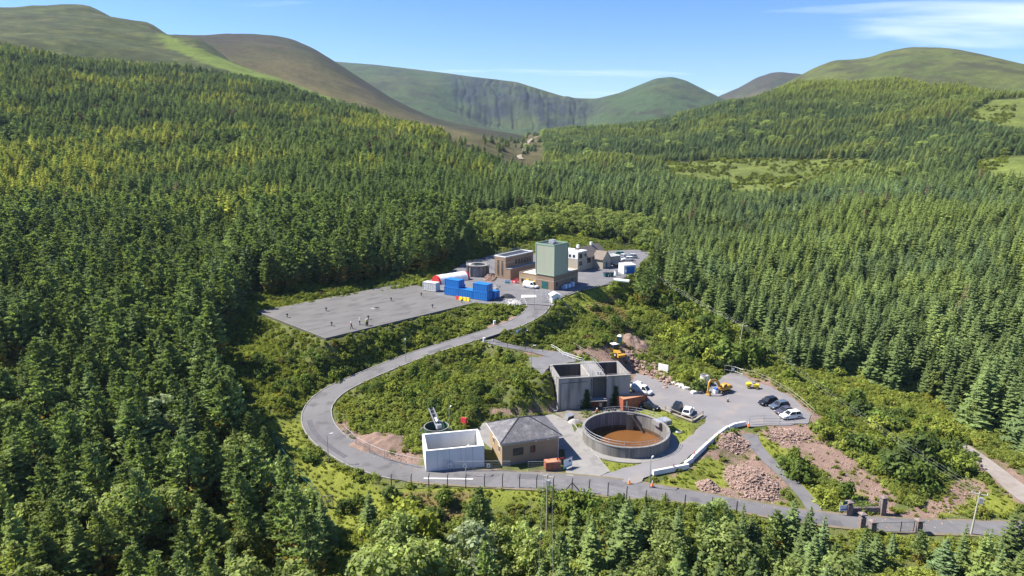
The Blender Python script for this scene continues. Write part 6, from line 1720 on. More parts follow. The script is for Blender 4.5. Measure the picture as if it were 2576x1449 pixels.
# ------------------------------------------------------------------ people
def person(label, loc, rz, top_m, leg_m, stride=.0, helmet=None, lean=0.0, arms=.12):
    """One continuous skinned body with hands and face; jacket, trousers and helmet are its children."""
    o = thing('person', label, 'person', loc, rz)
    def skin(name, V, E, R, m, lv=1):
        me = bpy.data.meshes.new(name); me.from_pydata([Vector(v) for v in V], E, [])
        q = bpy.data.objects.new(name, me); COL.objects.link(q)
        md = q.modifiers.new('s', 'SKIN'); 
        for i, r in enumerate(R): me.skin_vertices[0].data[i].radius = (r, r)
        me.skin_vertices[0].data[0].use_root = True
        sd = q.modifiers.new('d', 'SUBSURF'); sd.levels = lv; sd.render_levels = lv
        dg = bpy.context.evaluated_depsgraph_get(); m2 = bpy.data.meshes.new_from_object(q.evaluated_get(dg))
        bpy.data.objects.remove(q); m2.name = name; m2.materials.clear(); m2.materials.append(m); m2.shade_smooth()
        return put(name, m2, o)
    f, b = stride, -stride
    V = [(0, 0, .95), (lean * .3, 0, 1.2), (lean, 0, 1.42), (lean * 1.2, 0, 1.53), (lean * 1.25 + .02, 0, 1.66),
         (0, .1, .9), (f * .5 + .03, .11, .5), (f, .11, .08), (f + .12, .11, .04), (0, -.1, .9), (b * .5 + .05, -.11, .5), (b, -.11, .08), (b + .12, -.11, .04),
         (lean, .2, 1.40), (lean + b * .35, .26, 1.13), (lean + arms + b * .4, .25, .88), (lean, -.2, 1.40), (lean + f * .35, -.26, 1.13), (lean + arms + f * .4, -.25, .88)]
    Ed = [(0, 1), (1, 2), (2, 3), (3, 4), (0, 5), (5, 6), (6, 7), (7, 8), (0, 9), (9, 10), (10, 11), (11, 12), (2, 13), (13, 14), (14, 15), (2, 16), (16, 17), (17, 18)]
    Rd = [.13, .13, .13, .055, .105, .095, .065, .045, .04, .095, .065, .045, .04, .062, .045, .034, .062, .045, .034]
    body = skin('body', V, Ed, Rd, M_SKIN)
    fm = MB()
    for hd in (15, 18):
        c0 = Vector(V[hd]); s = 1 if hd == 15 else -1
        fm.box(c0.x, c0.y, c0.z - .10, .075, .03, .09)
        for k, l in enumerate((.07, .085, .08, .06)): fm.cyl(c0 + Vector((-.03 + .02 * k, 0, -.09)), c0 + Vector((-.02 + .02 * k, -s * .02, -.09 - l)), .010, .008, 5)
        fm.cyl(c0 + Vector((.03, 0, -.05)), c0 + Vector((.065, -s * .02, -.11)), .011, .008, 5)
    hx = V[4][0]
    fm.cyl((hx + .09, 0, 1.66), (hx + .13, 0, 1.645), .02, .012, 5)
    for s in (-1, 1): fm.box(hx - .01, s * .105, 1.63, .05, .03, .06)
    fm.build('hands_and_features', M_SKIN, o)
    skin('jacket', [V[i] for i in (1, 0, 2, 13, 14, 16, 17)] + [tuple(Vector(V[14]).lerp(Vector(V[15]), .75)), tuple(Vector(V[17]).lerp(Vector(V[18]), .75))], [(0, 1), (0, 2), (2, 3), (3, 4), (2, 5), (5, 6), (4, 7), (6, 8)], [.165, .155, .16, .085, .066, .085, .066, .055, .055], top_m)
    skin('trousers', [V[i] for i in (0, 5, 6, 7, 9, 10, 11)], [(0, 1), (1, 2), (2, 3), (0, 4), (4, 5), (5, 6)], [.15, .118, .088, .072, .118, .088, .072], leg_m)
    for k in (7, 11): MB().box(V[k][0] + .05, V[k][1], 0, .27, .1, .1).build('boot', M_DSTEEL, o)
    hb = MB()
    for i in range(5):
        a = i / 4 * math.pi / 2; hb.cyl((hx, 0, 1.69 + .13 * math.sin(a) * .95), (hx, 0, 1.69 + .13 * math.sin(min(a + .39, math.pi / 2)) * .95 + .002), .13 * math.cos(a) + .004, .13 * math.cos(min(a + .39, math.pi / 2)) + .003, 10)
    hb.cyl((hx + .03, 0, 1.69), (hx + .03, 0, 1.70), .15, n=10)
    hb.build('helmet', helmet or M_WHITE, o)
    return o
def rpt(X_, Y_): return at(*zz(X_, Y_, 18.11, 1280, 1180), 12.0)
person('person in dark clothes with a pale helmet walking across the reservoir roof', rpt(700, 960), rad(200), mat('dull_red_jacket', (.20, .07, .07), rough=.9), M_NAVY, .30, lean=.08)
person('person in pale hi-vis top standing alone in the middle of the reservoir group', rpt(1245, 680), rad(20), mat('pale_hi_vis', (.70, .72, .52), rough=.8), M_NAVY, .03)
person('person in bright yellow hi-vis jacket and white helmet, front one of the pair', rpt(1690, 770), rad(-30), M_HIVIS, M_NAVY, .05)
person('person in yellow-green vest half hidden behind the hi-vis jacket wearer', rpt(1790, 720), rad(150), mat('green_vest', (.34, .42, .10), rough=.8), M_NAVY, .02)
person('person in orange hi-vis top working behind the round tank', hit(1501, 1046), rad(-80), M_ORANGE, M_NAVY, .04, lean=.10)
p = hit(1501, 1046)

# ------------------------------------------------------------------ machines by the white tank
c0 = at(1099, 1118, 0)
o = thing('green_steel_tank', 'dark green round steel tank behind the white concrete tank', 'tank', c0)
ringwall(MB(), 2.2, 2.28, 0, 3.7, 40).build('shell', M_GREENTANK, o); ringwall(MB(), 2.2, 2.36, 3.7, 3.8, 40).build('rim', M_CONC, o)
MB().cyl((0, 0, 1.6), (0, 0, 1.7), 2.2, n=32).build('water', M_DCONC, o)
MB().tube([(-2.2, -.3, 3.5), (-2.7, -.4, 3.55), (-3.0, -.5, 3.2), (-3.0, -.5, 0)], .09).build('overflow_pipe', M_STEEL, o)
cv = thing('screw_conveyor', 'grey steel inclined screening conveyor rising out of the green tank', 'conveyor', c0 + Vector((0, 0, 0)), rad(118))
for y in (-.45, .45): MB().bar((-1.6, y, 3.85), (2.6, y, 6.4), .14, .3).build('side_rail', M_STEEL, cv)
MB().bar((-1.4, 0, 3.75), (2.3, 0, 6.0), .7, .12).build('trough', M_DSTEEL, cv)
MB().box(-1.2, 0, 3.7, .8, .9, .9).build('motor_housing', M_STEEL, cv); MB().cyl((-.7, 0, 4.9), (.1, 0, 5.3), .32, n=10).build('motor', M_STEEL, cv)
for k in range(5): MB().bar((-1.0 + .8 * k, -.45, 4.25 + .48 * k), (-1.0 + .8 * k, .45, 4.25 + .48 * k), .07).build('cross_bar', M_STEEL, cv)
o = thing('steel_stair', 'small galvanised steel stair right of the green tank', 'stair', at(1132, 1114, 0), rad(100))
for y in (-.4, .4): MB().bar((-1.4, y, 0), (1.0, y, 2.7), .08, .2).build('stringer', M_STEEL, o)
for k in range(9): MB().box(-1.2 + .25 * k, 0, .2 + .28 * k, .25, .8, .04).build('tread', M_STEEL, o)
o = thing('red_tipping_skip', 'tall narrow red steel skip stood on end behind the white tank', 'skip', at(1168, 1086, 0), rad(62))
MB().loft([[(-.25, -.55, 0), (.3, -.55, 0), (.3, .55, 0), (-.25, .55, 0)], [(-.45, -.6, 2.0), (.2, -.6, 2.0), (.2, .6, 2.0), (-.45, .6, 2.0)], [(-.3, -.55, 3.0), (.1, -.55, 3.0), (.1, .55, 3.0), (-.3, .55, 3.0)]]).build('hull', M_RED, o)
for z in (.6, 1.4, 2.2): MB().box(.02, 0, z, .8, 1.28, .08).build('stiffener', M_RED, o)
o = thing('blue_drum', 'small blue plastic drum behind the green tank', 'drum', at(1140, 1094, 0))
MB().cyl((0, 0, 0), (0, 0, .95), .32, n=14).build('barrel', mat('blue_plastic', (.06, .25, .42), rough=.4), o); MB().cyl((0, 0, .95), (0, 0, .99), .26, n=14).build('lid', M_DSTEEL, o)
# skip with rusty lid, red tray and banner fence at the right front of the hipped building
p = at(1389, 1178, 0)
o = thing('rusty_skip', 'open rust-brown steel skip in front of the hipped building', 'skip', p, rad(12))
for x, sx, y, sy in ((0, 2.6, -.75, .08), (0, 2.6, .75, .08), (-1.3, .08, 0, 1.42), (1.3, .08, 0, 1.42)): MB().box(x, y, .1, sx, sy, 1.4).build('side', M_RUST, o)
MB().box(0, 0, .1, 2.5, 1.4, .8).build('load', M_RUSTTOP, o); MB().box(-.2, -.1, 1.5, 2.2, 1.3, .06, .05).build('lid', M_RUSTTOP, o)
MB().bar((-.3, .3, 1.4), (-1.2, .5, 2.3), .07).build('scrap_bar', M_DSTEEL, o)
q = thing('red_tray', 'bright red plastic tray leaning on the rusty skip', 'tray', at(1411, 1166, 0), rad(30))
MB().box(0, 0, .75, 1.3, 1.2, .08, M=Matrix.Rotation(rad(-28), 4, 'X')).build('base', M_RED, q)
for y in (-.6, .6): MB().box(0, y, .80, 1.3, .06, .2, M=Matrix.Rotation(rad(-28), 4, 'X')).build('rim', M_RED, q)
for z in (.15, .5): MB().bar((0, .1, 0), (0, .3, .9), .5, .5).build('support', M_DSTEEL, q)
q = thing('mesh_banner', 'white and teal banner sheet on a mesh panel at the skip corner', 'banner', at(1418, 1183, 0), rad(40))
MB().box(1.0, 0, .55, 2.0, .03, 1.2).build('sheet', M_BANNER, q); MB().box(1.0, -.005, .25, 2.0, .03, .3).build('teal_band', M_BANNERT, q)
for x in (0, 2.05): MB().cyl((x, 0, 0), (x, 0, 2.0), .03, n=6).build('post', M_STEEL, q)
MB().cyl((0, 0, 1.95), (2.05, 0, 1.95), .03, n=6).build('top_tube', M_STEEL, q); MB().box(1.45, -.025, 1.15, .5, .03, .35).build('print', M_TEAL, q)
q = thing('metal_gantry', 'grey metal frame leaning beside the concrete apron, left of the round tank', 'frame', at(1430, 1054, 0), rad(35))
MB().box(0, 0, .2, 1.6, 1.0, 1.1, M=Matrix.Rotation(rad(22), 4, 'X')).build('hood', M_STEEL, q)
for k in range(3): MB().box(-.5 + .5 * k, -.62, .35, .34, .06, .7, M=Matrix.Rotation(rad(22), 4, 'X')).build('opening', M_DSTEEL, q)
MB().box(.0, .1, 0, 1.8, 1.3, .2).build('base', M_CONC, q)
q = thing('grey_spoil_mound', 'small heap of grey gravel beside the leaning metal frame', 'gravel heap', at(1446, 1062, 0))
hp = MB(); n = 18
hp.add([(0, 0, .8)] + [(math.cos(6.283 * i / n) * 1.0 * (1 + .1 * math.sin(i * 2)), math.sin(6.283 * i / n) * .85, .42) for i in range(n)] + [(math.cos(6.283 * i / n) * 1.5, math.sin(6.283 * i / n) * 1.2, -.05) for i in range(n)], [(0, i + 1, (i + 1) % n + 1) for i in range(n)] + [(1 + i, 1 + n + i, 1 + n + (i + 1) % n, 1 + (i + 1) % n) for i in range(n)])
hp.build('gravel', M_OCONC, q, True)
q = thing('tin_shelter', 'dark open-fronted shelter between the twin tank and the rust-red container', 'shelter', at(1505, 1030, 0), rad(4))
MB().box(0, .6, 2.0, 3.6, 2.2, .1).build('roof', M_CONC, q)
for x in (-1.6, 1.6):
    for y in (-.3, 1.5): MB().box(x, y, 0, .1, .1, 2.0).build('post', M_DSTEEL, q)
MB().box(0, 1.55, 0, 3.3, .05, 2.0).build('back_wall', M_RUST, q); MB().cyl((.5, .3, .6), (.5, .3, 1.5), .35, n=10).build('pump', M_STEEL, q)
for k, (u, v, lab) in enumerate(((1558, 1176, 'coil of black hose lying on the grass below the round tank'), (1712, 1089, 'grey pipe coil on the grass right of the round tank'))):
    pp = hit(*((1560, 1160), (1708, 1087))[k]); q = thing('hose_coil', lab, 'hose', pp)
    for j in range(3): MB().tube([(math.cos(t) * (.75 - .12 * j), math.sin(t) * (.6 - .1 * j), .12 + .06 * j) for t in np.linspace(0, 6.2, 24)], .05, 5).build('loop', M_STEEL if k else M_DSTEEL, q)
# ------------------------------------------------------------------ barriers, fences, posts
def along(pts, step):
    """Points every step along a polyline, with heading."""
    out = []; acc = 0.0
    for a, b in zip(pts, pts[1:]):
        a = Vector(a); b = Vector(b); L = (b - a).length; s = acc
        while s < L:
            out.append((a + (b - a) * (s / L), ang(a, b))); s += step
        acc = s - L
    return out
BAR = [at(*p, 0) for p in [(1642, 1194), (1672, 1188), (1708, 1181), (1732, 1166), (1768, 1132), (1800, 1103), (1822, 1086), (1846, 1074), (1872, 1069)]]
BL_ = along(BAR, 2.42)
bm_ = MB().loft([[(x, -.30, 0), (x, .30, 0), (x, .27, .5), (x, .22, .82), (x, -.22, .82), (x, -.27, .5)] for x in (-1.18, 1.18)]).mesh('block'); bm_.materials.append(M_WCONC)
so = MB().box(0, 0, .80, .26, .16, .03).mesh('lifting_socket'); so.materials.append(M_DSTEEL)
first = None
for k, (p, a) in enumerate(BL_):
    lab = 'white concrete barrier block, ' + ('at the end nearest the road junction' if k == 0 else 'at the end nearest the parked cars' if k == len(BL_) - 1 else f'number {k + 1} counted from the road junction end' if k > 4 else ('second', 'third', 'fourth', 'fifth')[k - 1] + ' from the road junction end')
    q = Vector((p.x + math.cos(a) * 1.2, p.y + math.sin(a) * 1.2, -.06))
    if first is None:
        first = thing('concrete_barrier', lab, 'barrier', q, a, 'white concrete barriers along the yard road')
        put('block', bm_, first)
        for x in (-.75, -.25, .3, .8): put('lifting_socket', so, first, (x, 0, 0))
    else: dup(first, q, a, lab)
for (u, v), lab in (((1694, 1184), 'small red marker light between barrier blocks near the road junction'), ((1746, 1152), 'small red marker light on the barrier line halfway along')):
    p = at(u, v, 0); q = thing('marker_light', lab, 'marker light', (p.x, p.y, .76)); MB().cyl((0, 0, 0), (0, 0, .3), .09, n=8).build('base', M_RED, q); MB().cyl((0, 0, .3), (0, 0, .5), .12, .08, 8).build('lens', M_RED, q)
for (u, v), lab in (((1641, 1222), 'orange and white road cone at the barrier end'), ((1583, 1216), 'white-topped road cone at the road junction'), ((1831, 1010), 'white and dark cone alone in the middle of the yard'), ((1883, 1072), 'red and white cone beside the wire fence')):
    p = at(u, v, 0.05); q = thing('traffic_cone', lab, 'cone', p); MB().box(0, 0, 0, .5, .5, .06).build('base', M_DSTEEL if 'dark' in lab else M_ORANGE, q); MB().cyl((0, 0, .06), (0, 0, .6), .19, .10, 10).build('cone_body', M_ORANGE if 'dark' not in lab else M_DSTEEL, q); MB().cyl((0, 0, .6), (0, 0, .98), .10, .04, 10).build('white_sleeve', M_WHITE, q)

# roadside fence of cranked concrete posts
o = thing('post_and_wire_fence', 'row of dark cranked concrete posts with wires along the lower road', 'fence')
FP = [(985, 1226), (1035, 1225), (1079, 1224), (1126, 1225), (1172, 1227), (1219, 1225), (1264, 1225), (1307, 1226), (1350, 1228), (1392, 1231), (1439, 1236), (1482, 1240), (1529, 1248), (1576, 1258), (1624, 1268), (1672, 1274), (1722, 1280), (1790, 1287), (1852, 1296)]
pm = MB().loft([[(-.07 + x, -.07 + y, z), (.07 + x, -.07 + y, z), (.07 + x, .07 + y, z), (-.07 + x, .07 + y, z)] for x, y, z in ((0, 0, -.3), (0, 0, 2.0), (.12, .22, 2.45))]).mesh('post'); pm.materials.append(M_DSTEEL)
PP = [hit(u, v + 2) for u, v in FP]
for p in PP: put('post', pm, o, p)
for z in (.4, 1.1, 1.9): MB().tube([p + Vector((0, 0, z)) for p in PP], .012, 4).build('wire', M_STEEL, o)
for s in (-1, 1): MB().bar(PP[10] + Vector((s * 1.5, -.2, 0)), PP[10] + Vector((0, 0, 1.7)), .12).build('brace', M_DSTEEL, o)
# mesh fence down the left verge to the metal gate panel
o = thing('wire_mesh_fence', 'green wire mesh fence running down the left verge to the gate panel', 'fence')
q = [hit(u, v) for u, v in ((688, 1108), (708, 1150), (730, 1180), (752, 1205), (775, 1228), (795, 1252), (808, 1276))]
railing(o, q, 2.0, 2.4, M_TEAL, .03, 2)
mesh_ = MB()
for a, b in zip(q, q[1:]):
    n = int((b - a).length / .3)
    for k in range(n): p = a.lerp(b, k / n); mesh_.bar(p, p + Vector((0, 0, 2.0)), .012)
tag(mesh_.build('mesh_infill', M_TEAL, o), kind='stuff')
o = thing('metal_gate_panel', 'grey metal gate panel standing on the left verge with a leaning brace', 'gate', hit(825, 1277), rad(8))
for x in (-.85, .85): MB().box(x, 0, -.1, .1, .1, 2.3).build('post', M_DSTEEL, o)
for z in (.15, 1.1, 2.05): MB().box(0, 0, z, 1.6, .06, .07).build('rail', M_STEEL, o)
ib = MB()
for k in range(15): ib.box(-.75 + .107 * k, 0, .2, .03, .03, 1.85)
tag(ib.build('bars', M_STEEL, o), kind='stuff')
MB().bar((.9, 0, 1.6), (2.3, -.5, 0), .09).build('brace', M_DSTEEL, o)
# temporary steel fence panels
PT = [(868, 1096), (896, 1122), (930, 1142), (968, 1158), (1008, 1169), (1050, 1178), (1096, 1183), (1144, 1186), (1192, 1186), (1238, 1185), (1284, 1186), (1328, 1187), (1372, 1186), (1412, 1184)]
PQ = [hit(u, v) for u, v in PT]
for k, (a, b) in enumerate(zip(PQ, PQ[1:])):
    if k == 10: continue
    L = (b - a).length
    side = 'on the earth bank inside the road bend' if k < 5 else ('in front of the white tank' if k < 9 else 'in front of the hipped building')
    nth = ['topmost', 'second', 'third', 'fourth', 'lowest'][k] if k < 5 else (['leftmost', 'second', 'third', 'rightmost'][k - 5] if k < 9 else ['leftmost', 'middle', 'second last', 'rightmost'][k - 9])
    o = thing('fence_panel', f'{nth} temporary steel mesh fence panel {side}', 'fence panel', a, ang(a, b), 'temporary fence panels along the road')
    dz = b.z - a.z
    fr = MB(); fr.tube([(.05, 0, .1), (.05, 0, 1.95), (L - .05, 0, 1.95 + dz), (L - .05, 0, .1 + dz)], .03, 5); fr.bar((.05, 0, .15), (L - .05, 0, .15 + dz), .05); fr.build('frame', M_STEEL, o)
    mb = MB(); n = int(L / .16)
    for j in range(1, n): x = L * j / n; mb.bar((x, 0, .15 + dz * j / n), (x, 0, 1.93 + dz * j / n), .010)
    for z in (.6, 1.05, 1.5): mb.bar((.05, 0, z), (L - .05, 0, z + dz), .012)
    tag(mb.build('mesh', M_STEEL, o), kind='stuff')
    MB().box(0, 0, -.02, .65, .25, .14, 1.57).build('foot_block', M_CONC, o)
    if k in (6, 7, 8):
        sx = L * (.75, .55, .8)[k - 6]; s_ = MB().box(sx, -.05, .75, .62, .02, .72).build('warning_sign', M_WHITE, o)
        MB().add([(sx - .2, -.064, .9), (sx + .2, -.064, .9), (sx, -.064, 1.3)], [(0, 1, 2)]).build('sign_symbol', M_DSTEEL, s_)
# wire fence behind the white car, and the timber rail
o = thing('wire_fence', 'tall wire fence across the front of the row of parked cars', 'fence')
q = [hit(u, v) for u, v in ((1884, 1070), (1922, 1067), (1962, 1068), (1998, 1066), (2032, 1066))]
railing(o, q, 1.9, 3.2, M_STEEL, .035, 3)
o = thing('chain_fence', 'low wire fence along the far edge of the yard behind the parked cars', 'fence')
q = [hit(u, v) for u, v in ((1862, 940), (1900, 948), (1945, 968), (1985, 992), (2020, 1020), (2048, 1046))]
railing(o, q, 1.3, 3.0, M_WOOD, .04, 2)
o = thing('mesh_gate', 'dark mesh gate with a small white sign in the shade behind the excavator', 'gate')
q = [hit(u, v) for u, v in ((1822, 940), (1846, 944), (1868, 952))]
railing(o, q, 2.2, 1.6, M_STEEL, .03, 2)
MB().box(q[1].x - .3, q[1].y - .06, q[1].z + 1.1, .6, .03, .8).build('white_sign', M_WHITE, o)
o = thing('timber_rail', 'pale timber post-and-rail fence in front of the two parked cars', 'fence')
q = [at(u, v, 0) for u, v in ((1612, 1012), (1640, 1024), (1674, 1034), (1706, 1048), (1742, 1062), (1768, 1046))]
for a, b in zip(q, q[1:]):
    MB().bar(a + Vector((0, 0, 1.0)), b + Vector((0, 0, 1.0)), .07, .15).build('rail', M_WOOD, o); MB().bar(a + Vector((0, 0, .22)), b + Vector((0, 0, .22)), .24, .26).build('kerb_beam', M_WOOD, o)
for p in q: MB().box(p.x, p.y, 0, .14, .14, 1.15).build('post', M_WOOD, o)
o = thing('broken_fence', 'two long pale timber rails on posts climbing the dirt bank behind the twin tank', 'fence')
q = [hit(u, v) for u, v in ((1443, 872), (1468, 886), (1496, 902))]
railing(o, q, .9, 2.5, M_WOOD, .06, 2)
# handrails of the upper road and path
def hpt(X_, Y_): return hit(*zz(X_, Y_, 5.574, 1740, 1180))
o = thing('road_handrail', 'dark steel handrail with a white banner along the upper road', 'railing')
q = [hpt(*k) for k in ((620, 595), (835, 518), (1068, 438), (1315, 333), (1538, 243), (1690, 150), (1728, 60), (1745, -30))]
for p in q:
    MB().cyl(p, p + Vector((0, 0, 1.35)), .055, n=6).build('post', M_DSTEEL, o); MB().box(p.x, p.y, p.z - .05, .4, .4, .18).build('footing', M_WHITE, o)
for z in (.7, 1.3): MB().tube([p + Vector((0, 0, z)) for p in q], .035, 5).build('rail', M_DSTEEL, o)
a, b = q[2].lerp(q[3], .02), q[2].lerp(q[3], .52)
MB().bar(a + Vector((0, 0, .75)), b + Vector((0, 0, .75)), .04, 1.1).build('banner', M_BANNER, o); MB().bar(a + Vector((-.03, -.05, .35)), b + Vector((-.03, -.05, .35)), .03, .28).build('banner_band', M_BANNERT, o)
o = thing('path_handrail', 'dark handrail along the footpath leading to the twin tank', 'railing')
q = [hpt(*k) for k in ((535, 682), (905, 692), (1280, 747), (1645, 787))]
for p in q:
    MB().cyl(p, p + Vector((0, 0, 1.3)), .055, n=6).build('post', M_DSTEEL, o); MB().box(p.x, p.y, p.z - .05, .35, .35, .16).build('footing', M_WHITE, o)
for z in (.65, 1.25): MB().tube([p + Vector((0, 0, z)) for p in q], .03, 5).build('rail', M_DSTEEL, o)
o = thing('forecourt_railing', 'pale tubular railing from the forecourt down to the twin tank walkway', 'railing')
q = [hit(*zz(X_, Y_, 7.244, 1800, 1260)) for X_, Y_ in ((1930, 330), (2110, 430), (2260, 545))]; q.append(Vector((*loc2(TWIN_A, TWIN_R, 7.4, 9.6), 7.0)))
railing(o, q, 1.0, 2.0, M_WHITE, .04, 2)
# gravel-edge white box, marker cabinet
for (u, v), lab in (((1218, 860), 'small white cabinet at the fork of road and footpath'), ((1244, 816), 'small white post box on the verge above the upper road')):
    p = hit(u, v); o = thing('white_cabinet', lab, 'cabinet', p, .4); MB().box(0, 0, -.1, .55, .4, 1.15).build('casing', M_WHITE, o); MB().box(0, -.21, .1, .45, .03, .8).build('door', M_FRAME, o)

# ------------------------------------------------------------------ lamp posts and power line
lp = None
for (u, v), lab in (((827, 1163), 'grey lamp post on the outer verge of the road bend'), ((1021, 912), 'grey lamp post on the bank above the climbing road'), ((1172, 1198), 'lamp post by the roadside in front of the white tank'), ((1131, 1092), 'lamp post in the bushes behind the green tank'), ((1344, 780), 'lamp post at the inside of the upper bend'), ((1337, 928), 'thin lamp post beside the twin tank forecourt'), ((1568, 725), 'lamp post beside the upper yard edge'), ((1634, 1228), 'thin grey post at the road junction')):
    p = hit(u, v)
    if lp is None:
        lp = thing('lamp_post', lab, 'lamp post', p, rad(20), 'lamp posts'); MB().cyl((0, 0, -.2), (0, 0, 5.3), .075, .05, 8).build('column', M_STEEL, lp); MB().bar((0, 0, 5.25), (.7, 0, 5.4), .06).build('arm', M_STEEL, lp); MB().box(.75, 0, 5.34, .55, .2, .12).build('lantern', M_WHITE, lp)
    else: dup(lp, p, rad(20 + 13 * (u % 7)), lab)
def pole(p, h, lab, lean=(0, 0), kit=False):
    o = thing('utility_pole', lab, 'utility pole', p, rad(-25), 'wooden power line poles')
    t = Vector((lean[0], lean[1], h)); MB().cyl((0, 0, -.3), t, .15, .10, 8).build('mast', M_POLE, o)
    MB().bar(t + Vector((-1.1, 0, -.25)), t + Vector((1.1, 0, -.25)), .12, .14).build('crossarm', M_POLE, o)
    for x in (-1, 0, 1): MB().cyl(t + Vector((x, 0, -.18)), t + Vector((x, 0, .12)), .06, .04, 6).build('insulator', M_WHITE, o)
    if kit: MB().box(t.x + .25, -.2, h - 1.6, .5, .45, .9).build('transformer', M_STEEL, o); MB().bar(t + Vector((0, 0, -1.2)), t + Vector((.8, 0, -1.2)), .08).build('bracket', M_POLE, o)
    return Vector(p) + t
tops = []
p1 = hit(2442, 1345); tops.append(pole(p1, 7.2, 'wooden pole with crossarm behind the lane at the right', (.25, 0), True))
p2 = hit(1860, 872); tops.append(pole(p2, 6.2, 'leaning thin pole among the bushes above the yard', (.5, 0)))
p3 = hit(1652, 745); tops.append(pole(p3, 6.5, 'far pole beside the dark conifers at the upper yard'))
p4 = hit(1375, 1335); t4 = pole(p4, 9.5, 'tall wooden pole with crossarm in front of the lower road', kit=True)
for i, d in enumerate((-.9, 0, .9)):
    pts_ = []
    for a, b in zip(tops, tops[1:]):
        for k in range(17):
            t = k / 16; p = a.lerp(b, t); p.z += .1 - 4 * t * (1 - t) * (1.6 if a is tops[0] else .9); p.x += d * .9; p.y += d * .5
            pts_.append(p)
    w = MB().tube(pts_, .006, 4).build('power_wire', M_DSTEEL if False else M_STEEL); tag(w, ('upper', 'middle', 'lower')[2 - i] + ' of three pale overhead wires crossing the scrub at the right', 'power line', 'overhead wires')
for i, d in enumerate((-.7, .7)):
    e = Vector((t4.x - 3.2 + d * .8, 40, t4.z - 5)); w = MB().tube([t4 + Vector((d, 0, 0)) + (e - t4) * (k / 12) - Vector((0, 0, 4 * (k / 12) * (1 - k / 12) * 1.2)) for k in range(13)], .009, 4).build('power_wire', M_STEEL)
    tag(w, ('left', 'right')[i] + ' of two wires running towards the viewer from the tall pole', 'power line', 'overhead wires')

# ------------------------------------------------------------------ entrance gate at the right
def gp(X_, Y_): return zz(X_, Y_, 6.04, 3100, 1800)
M_PILLAR = mat('pillar_stone', (.21, .165, .15), (.14, .11, .10), 1.6, rough=.92, bump=.4, c3=(.26, .22, .20), s3=3)
for (X_, Y_, h, lab) in ((1245, 770, 3.0, 'tall stone gate pillar at the right end of the low wall'), (485, 790, 2.3, 'stone gate pillar at the left end of the low wall'), (775, 1080, 2.4, 'stone gate pillar beside the green notice at the road edge'), (1010, 1230, 2.2, 'stone gate pillar at the left side of the barred gate'), (2050, 1200, 2.2, 'stone gate pillar at the right side of the barred gate')):
    p = hit(*gp(X_, Y_)); o = thing('gate_pillar', lab, 'gate pillar', p, rad(6), 'stone pillars of the entrance gate')
    for k in range(int(h / .4)): MB().box(0, 0, -.1 + .4 * k, .82 + .03 * (k % 2), .82 + .03 * (k % 2), .385).build('stone_course', M_PILLAR, o)
    MB().loft([[(-.52, -.52, h - .1), (.52, -.52, h - .1), (.52, .52, h - .1), (-.52, .52, h - .1)], [(-.5, -.5, h + .1), (.5, -.5, h + .1), (.5, .5, h + .1), (-.5, .5, h + .1)], [(-.1, -.1, h + .32), (.1, -.1, h + .32), (.1, .1, h + .32), (-.1, .1, h + .32)]]).build('cap', M_PILLAR, o)
a = hit(*gp(530, 740)); b = hit(*gp(1200, 760))
o = thing('low_stone_wall', 'low dark stone wall with a green railing between two gate pillars', 'wall', a, ang(a, b)); L = (b - a).length
for r in range(3):
    for k in range(7): MB().box(L * (k + .5 + .25 * (r % 2)) / 7.25, 0, -.15 + .37 * r, L / 7.25 - .03, .40 + .03 * ((k + r) % 2), .36).build('stone', M_PILLAR, o)
for z in (1.15, 2.1): MB().cyl((.2, 0, z), (L, 0, z), .03, n=5).build('rail', M_TEAL, o)
for k in range(12): MB().cyl((L * k / 11.5 + .1, 0, 1.0), (L * k / 11.5 + .1, 0, 2.1), .02, n=4).build('railing_bar', M_TEAL, o)
a = hit(*gp(1070, 1200)); b = hit(*gp(1960, 1205))
o = thing('barred_gate', 'wide grey metal barred gate between two stone pillars at the road edge', 'gate', a, ang(a, b)); L = (b - a).length
for z in (.15, 1.75): MB().box(L / 2, 0, z, L, .06, .08).build('rail', M_STEEL, o)
for x in (.05, L * .66, L - .05): MB().box(x, 0, .1, .08, .08, 1.75).build('upright', M_DSTEEL, o)
gb = MB(); n = int(L / .14)
for k in range(n): gb.box(L * (k + .5) / n, 0, .2, .025, .025, 1.55)
tag(gb.build('bars', M_STEEL, o), kind='stuff')
a = hit(*gp(270, 800))
o = thing('notice_board', 'white and blue notice board on posts left of the gate pillars', 'sign', a, rad(8))
for x in (0, 1.6): MB().cyl((x, 0, -.2), (x, 0, 2.6), .05, n=6).build('post', M_STEEL, o)
MB().box(.8, -.06, .8, 1.7, .04, 1.0).build('panel', M_WHITE, o); MB().box(.8, -.085, .95, 1.2, .02, .22).build('blue_print', mat('print_blue', (.10, .16, .42), rough=.6), o); MB().box(.9, -.06, 1.9, .9, .04, .6).build('green_panel', M_TEAL, o)
a = hit(*gp(860, 1060)); o = thing('green_sign', 'green and white sign leaning beside the middle gate pillar', 'sign', a, rad(60))
MB().cyl((0, 0, 0), (0, 0, 1.6), .05, n=6).build('post', M_STEEL, o); MB().box(0, -.06, .5, .9, .04, 1.1).build('panel', M_TEAL, o); MB().box(.1, -.085, .35, .6, .02, .5).build('white_patch', M_WHITE, o)

